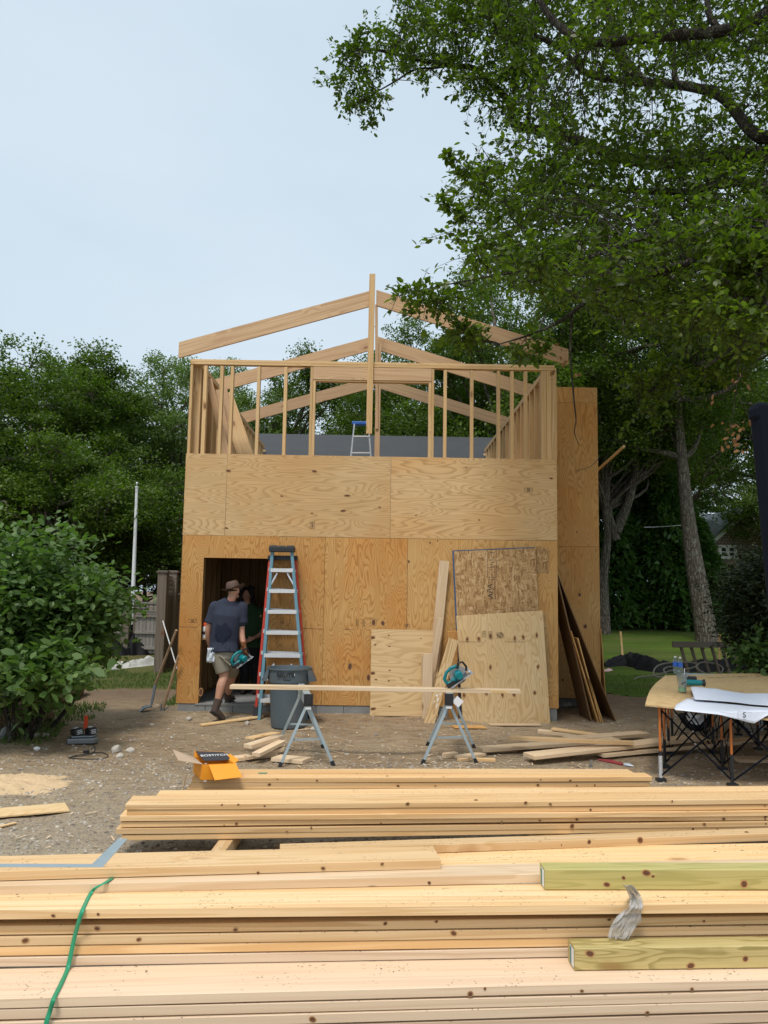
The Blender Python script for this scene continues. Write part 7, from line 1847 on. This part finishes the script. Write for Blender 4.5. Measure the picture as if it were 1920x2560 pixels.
L_([(1840, 980, 6.4), (1870, 1040, 6.4), (1880, 1090, 6.4)], .004, .002)
L_([(1980, 870, 9), (1800, 900, 9.5), (1690, 930, 10), (1630, 975, 10), (1590, 1010, 10)], .06, .006, (6.1, 9.4, 3.3))
L_([(1930, 480, 9.5), (1700, 480, 10.5), (1500, 470, 11.2), (1350, 440, 11.5), (1250, 410, 11.6)], .09, .01, (5.9, 9.5, 5.0))
LBn = np.array([p[:] for p in LB])
# leaf regions in the picture, at their own depths
def inpoly(x, y, P):
    c = False; n = len(P); j = n - 1
    for i in range(n):
        if ((P[i][1] > y) != (P[j][1] > y)) and (x < (P[j][0] - P[i][0]) * (y - P[i][1]) / (P[j][1] - P[i][1]) + P[i][0]): c = not c
        j = i
    return c
cl, cr_ = [], []
def region(poly, n, d0, d1, r0, r1, seed, holes=.0, attach=True):
    xs = [p[0] for p in poly]; ys = [p[1] for p in poly]; k = 0
    while k < n:
        x, y = rng.uniform(min(xs), max(xs)), rng.uniform(min(ys), max(ys))
        if not inpoly(x, y, poly): continue
        d = rng.uniform(d0, d1); q = UY(x, y, d)
        if holes and noise.noise(V((x * .009 + seed, y * .009, d * .35))) < -.12 * (2 - holes): 
            if rng.random() < .92: continue
        k += 1; cl.append(q[:]); cr_.append(rng.uniform(r0, r1))
        if attach:
            i = np.argmin(((LBn - np.array(q)) ** 2).sum(1)); s_ = V(LBn[i])
            if (s_ - q).length < 1.7: tubes.append((wiggle(s_, q, 5, .12, rng), taper(6, .004 + .003 * (s_ - q).length, .002)))
region([(900, 60), (985, 50), (1000, 190), (1040, 240), (1010, 190), (985, 150), (960, 200), (930, 290), (870, 285), (835, 250), (835, 130), (840, 90)], 36, 12.6, 13.4, .20, .34, 1)
region([(1000, -60), (1260, -60), (1340, 60), (1330, 230), (1290, 300), (1245, 260), (1180, 230), (1110, 190), (1000, 170), (985, 110), (1010, 40)], 165, 11.8, 13.6, .28, .46, 2, .6)
region([(1240, -250), (2300, -250), (2300, 420), (1500, 420), (1340, 330), (1300, 200), (1250, 60)], 520, 8.5, 13.5, .35, .6, 3, .9)
region([(1180, 410), (1260, 350), (1340, 330), (1500, 380), (2300, 380), (2300, 860), (1650, 830), (1480, 700), (1320, 660), (1190, 640), (1150, 640), (1180, 560), (1160, 480)], 560, 8.0, 12.5, .32, .55, 4, .9)
region([(1120, 680), (1180, 640), (1500, 610), (1900, 560), (2300, 560), (2300, 900), (1800, 830), (1560, 840), (1440, 780), (1310, 700), (1200, 670)], 170, 7.0, 8.6, .22, .36, 5, .8)
region([(1120, 640), (1500, 560), (1900, 500), (2200, 500), (2200, 760), (1500, 700), (1180, 700)], 70, 6.6, 7.1, .16, .26, 11)
region([(1400, -80), (2100, -80), (2100, 150), (1400, 150)], 40, 8.0, 8.5, .2, .32, 12)
region([(970, 735), (1100, 700), (1200, 760), (1110, 775), (1000, 755)], 12, 7.1, 7.5, .14, .2, 6)
region([(1100, 800), (1190, 790), (1210, 830), (1130, 880)], 7, 7.3, 7.6, .14, .2, 7)
region([(1200, 790), (1420, 820), (1420, 890), (1340, 920), (1270, 870)], 5, 7.3, 7.7, .13, .22, 8)
region([(1790, 560), (1930, 520), (1930, 740), (1860, 860), (1800, 820), (1780, 700)], 60, 6.2, 6.9, .14, .24, 9)
region([(1560, 940), (1640, 900), (1900, 860), (1900, 960), (1700, 950), (1640, 1040), (1590, 1030)], 26, 9.3, 10.4, .2, .3, 10)
for (px, py) in ((1127, 382), (1145, 400), (1165, 425), (1185, 440), (1105, 497), (1125, 520), (1150, 545), (1165, 530)): q = UY(px, py, 8.2); cl.append(q[:]); cr_.append(.09)
for pts in (((1127, 380, 8.2), (1165, 425, 8.2), (1220, 470, 8.4)), ((1100, 492, 8.2), (1150, 545, 8.2), (1210, 560, 8.4))): L_(pts, .003, .008)
cl, cr_ = np.array(cl), np.array(cr_)
near = cl[:, 1] < 8.7
for nm_, msk, per, lf in (('crown', ~near, 66, .078), ('near_foliage', near, 48, .07)):
    P, out_ = sprays(cl[msk], cr_[msk], 6, per // 6, rng, tubes)
    me = quads_mesh(nm_, leaf_verts(P, rng, lf, .5, .35, True, .1, .4, out_) - np.array(oak.location), 6, 'leaf_oak'); o = bpy.data.objects.new(nm_, me); link(o, WM[oak.name], oak)
wood_mesh('trunk', tubes, 'barkd', oak)
# dry brown leaves on the dead twigs
dp = []
for (px, py, y, n_) in ((1400, 880, 7.45, 4), (1410, 905, 7.45, 4), (1392, 925, 7.45, 3), (1440, 945, 7.4, 4), (1300, 1, 7, 0), (1822, 950, 6.4, 2), (1838, 965, 6.4, 2), (1795, 990, 6.4, 2), (1850, 1040, 6.4, 2), (1830, 1070, 6.4, 5), (1860, 1060, 6.4, 4), (1810, 1062, 6.4, 3), (1835, 1085, 6.4, 4), (1805, 1110, 6.4, 4), (1835, 1115, 6.4, 3), (1868, 1118, 6.4, 4), (1845, 945, 6.4, 3), (1385, 945, 7.4, 3)):
    for _ in range(n_): dp.append((UY(px, py, y) + V(rng.normal(size=3)) * .03)[:])
me = quads_mesh('dry_leaves', leaf_verts(np.array(dp), rng, .052, .6, 0, True, 1.2, .3) - np.array(oak.location), 6, 'leaf_dry'); link(bpy.data.objects.new('dry_leaves', me), WM[oak.name], oak)

# ------------------------------------------------------------------ light
w = bpy.data.worlds.new('World'); SC.world = w; w.use_nodes = True; nt = w.node_tree; bg = nt.nodes['Background']
sky = nt.nodes.new('ShaderNodeTexSky'); sky.sky_type = 'NISHITA'; sky.sun_disc = False
EL, AZ = rad(62), rad(200)      # overcast, sun behind the viewer and high
sky.sun_elevation = EL; sky.sun_rotation = AZ; sky.air_density = 1.0; sky.dust_density = 6; sky.ozone_density = 2
tc = nt.nodes.new('ShaderNodeTexCoord'); mp = nt.nodes.new('ShaderNodeMapping'); mp.inputs['Scale'].default_value = (1.2, 1.2, 3); nt.links.new(tc.outputs['Generated'], mp.inputs[0])
nz = nt.nodes.new('ShaderNodeTexNoise'); nz.inputs['Scale'].default_value = 1.3; nz.inputs['Detail'].default_value = 4; nt.links.new(mp.outputs[0], nz.inputs[0])
cr2 = nt.nodes.new('ShaderNodeValToRGB'); cr2.color_ramp.elements[0].position = .3; cr2.color_ramp.elements[0].color = (4.3, 5.2, 5.95, 1); cr2.color_ramp.elements[1].position = .75; cr2.color_ramp.elements[1].color = (5.2, 6.0, 6.65, 1)
nt.links.new(nz.outputs[0], cr2.inputs[0])
mx = nt.nodes.new('ShaderNodeMix'); mx.data_type = 'RGBA'; mx.inputs[0].default_value = .86; nt.links.new(sky.outputs[0], mx.inputs[6]); nt.links.new(cr2.outputs[0], mx.inputs[7])
nt.links.new(mx.outputs[2], bg.inputs[0]); bg.inputs['Strength'].default_value = .1
sd = bpy.data.lights.new('sun', 'SUN'); sd.energy = 1.5; sd.angle = rad(12); sd.color = (1, .95, .88); so = bpy.data.objects.new('sun', sd); COL.objects.link(so)
sdir = V((math.sin(AZ) * math.cos(EL), math.cos(AZ) * math.cos(EL), math.sin(EL))); so.rotation_euler = sdir.to_track_quat('Z', 'Y').to_euler()
SC.view_settings.view_transform = 'Standard'; SC.view_settings.look = 'None'; SC.view_settings.gamma = 1; SC.view_settings.exposure = .6
SC.cycles.max_bounces = 4; SC.cycles.diffuse_bounces = 2; SC.cycles.glossy_bounces = 2; SC.cycles.transparent_max_bounces = 8
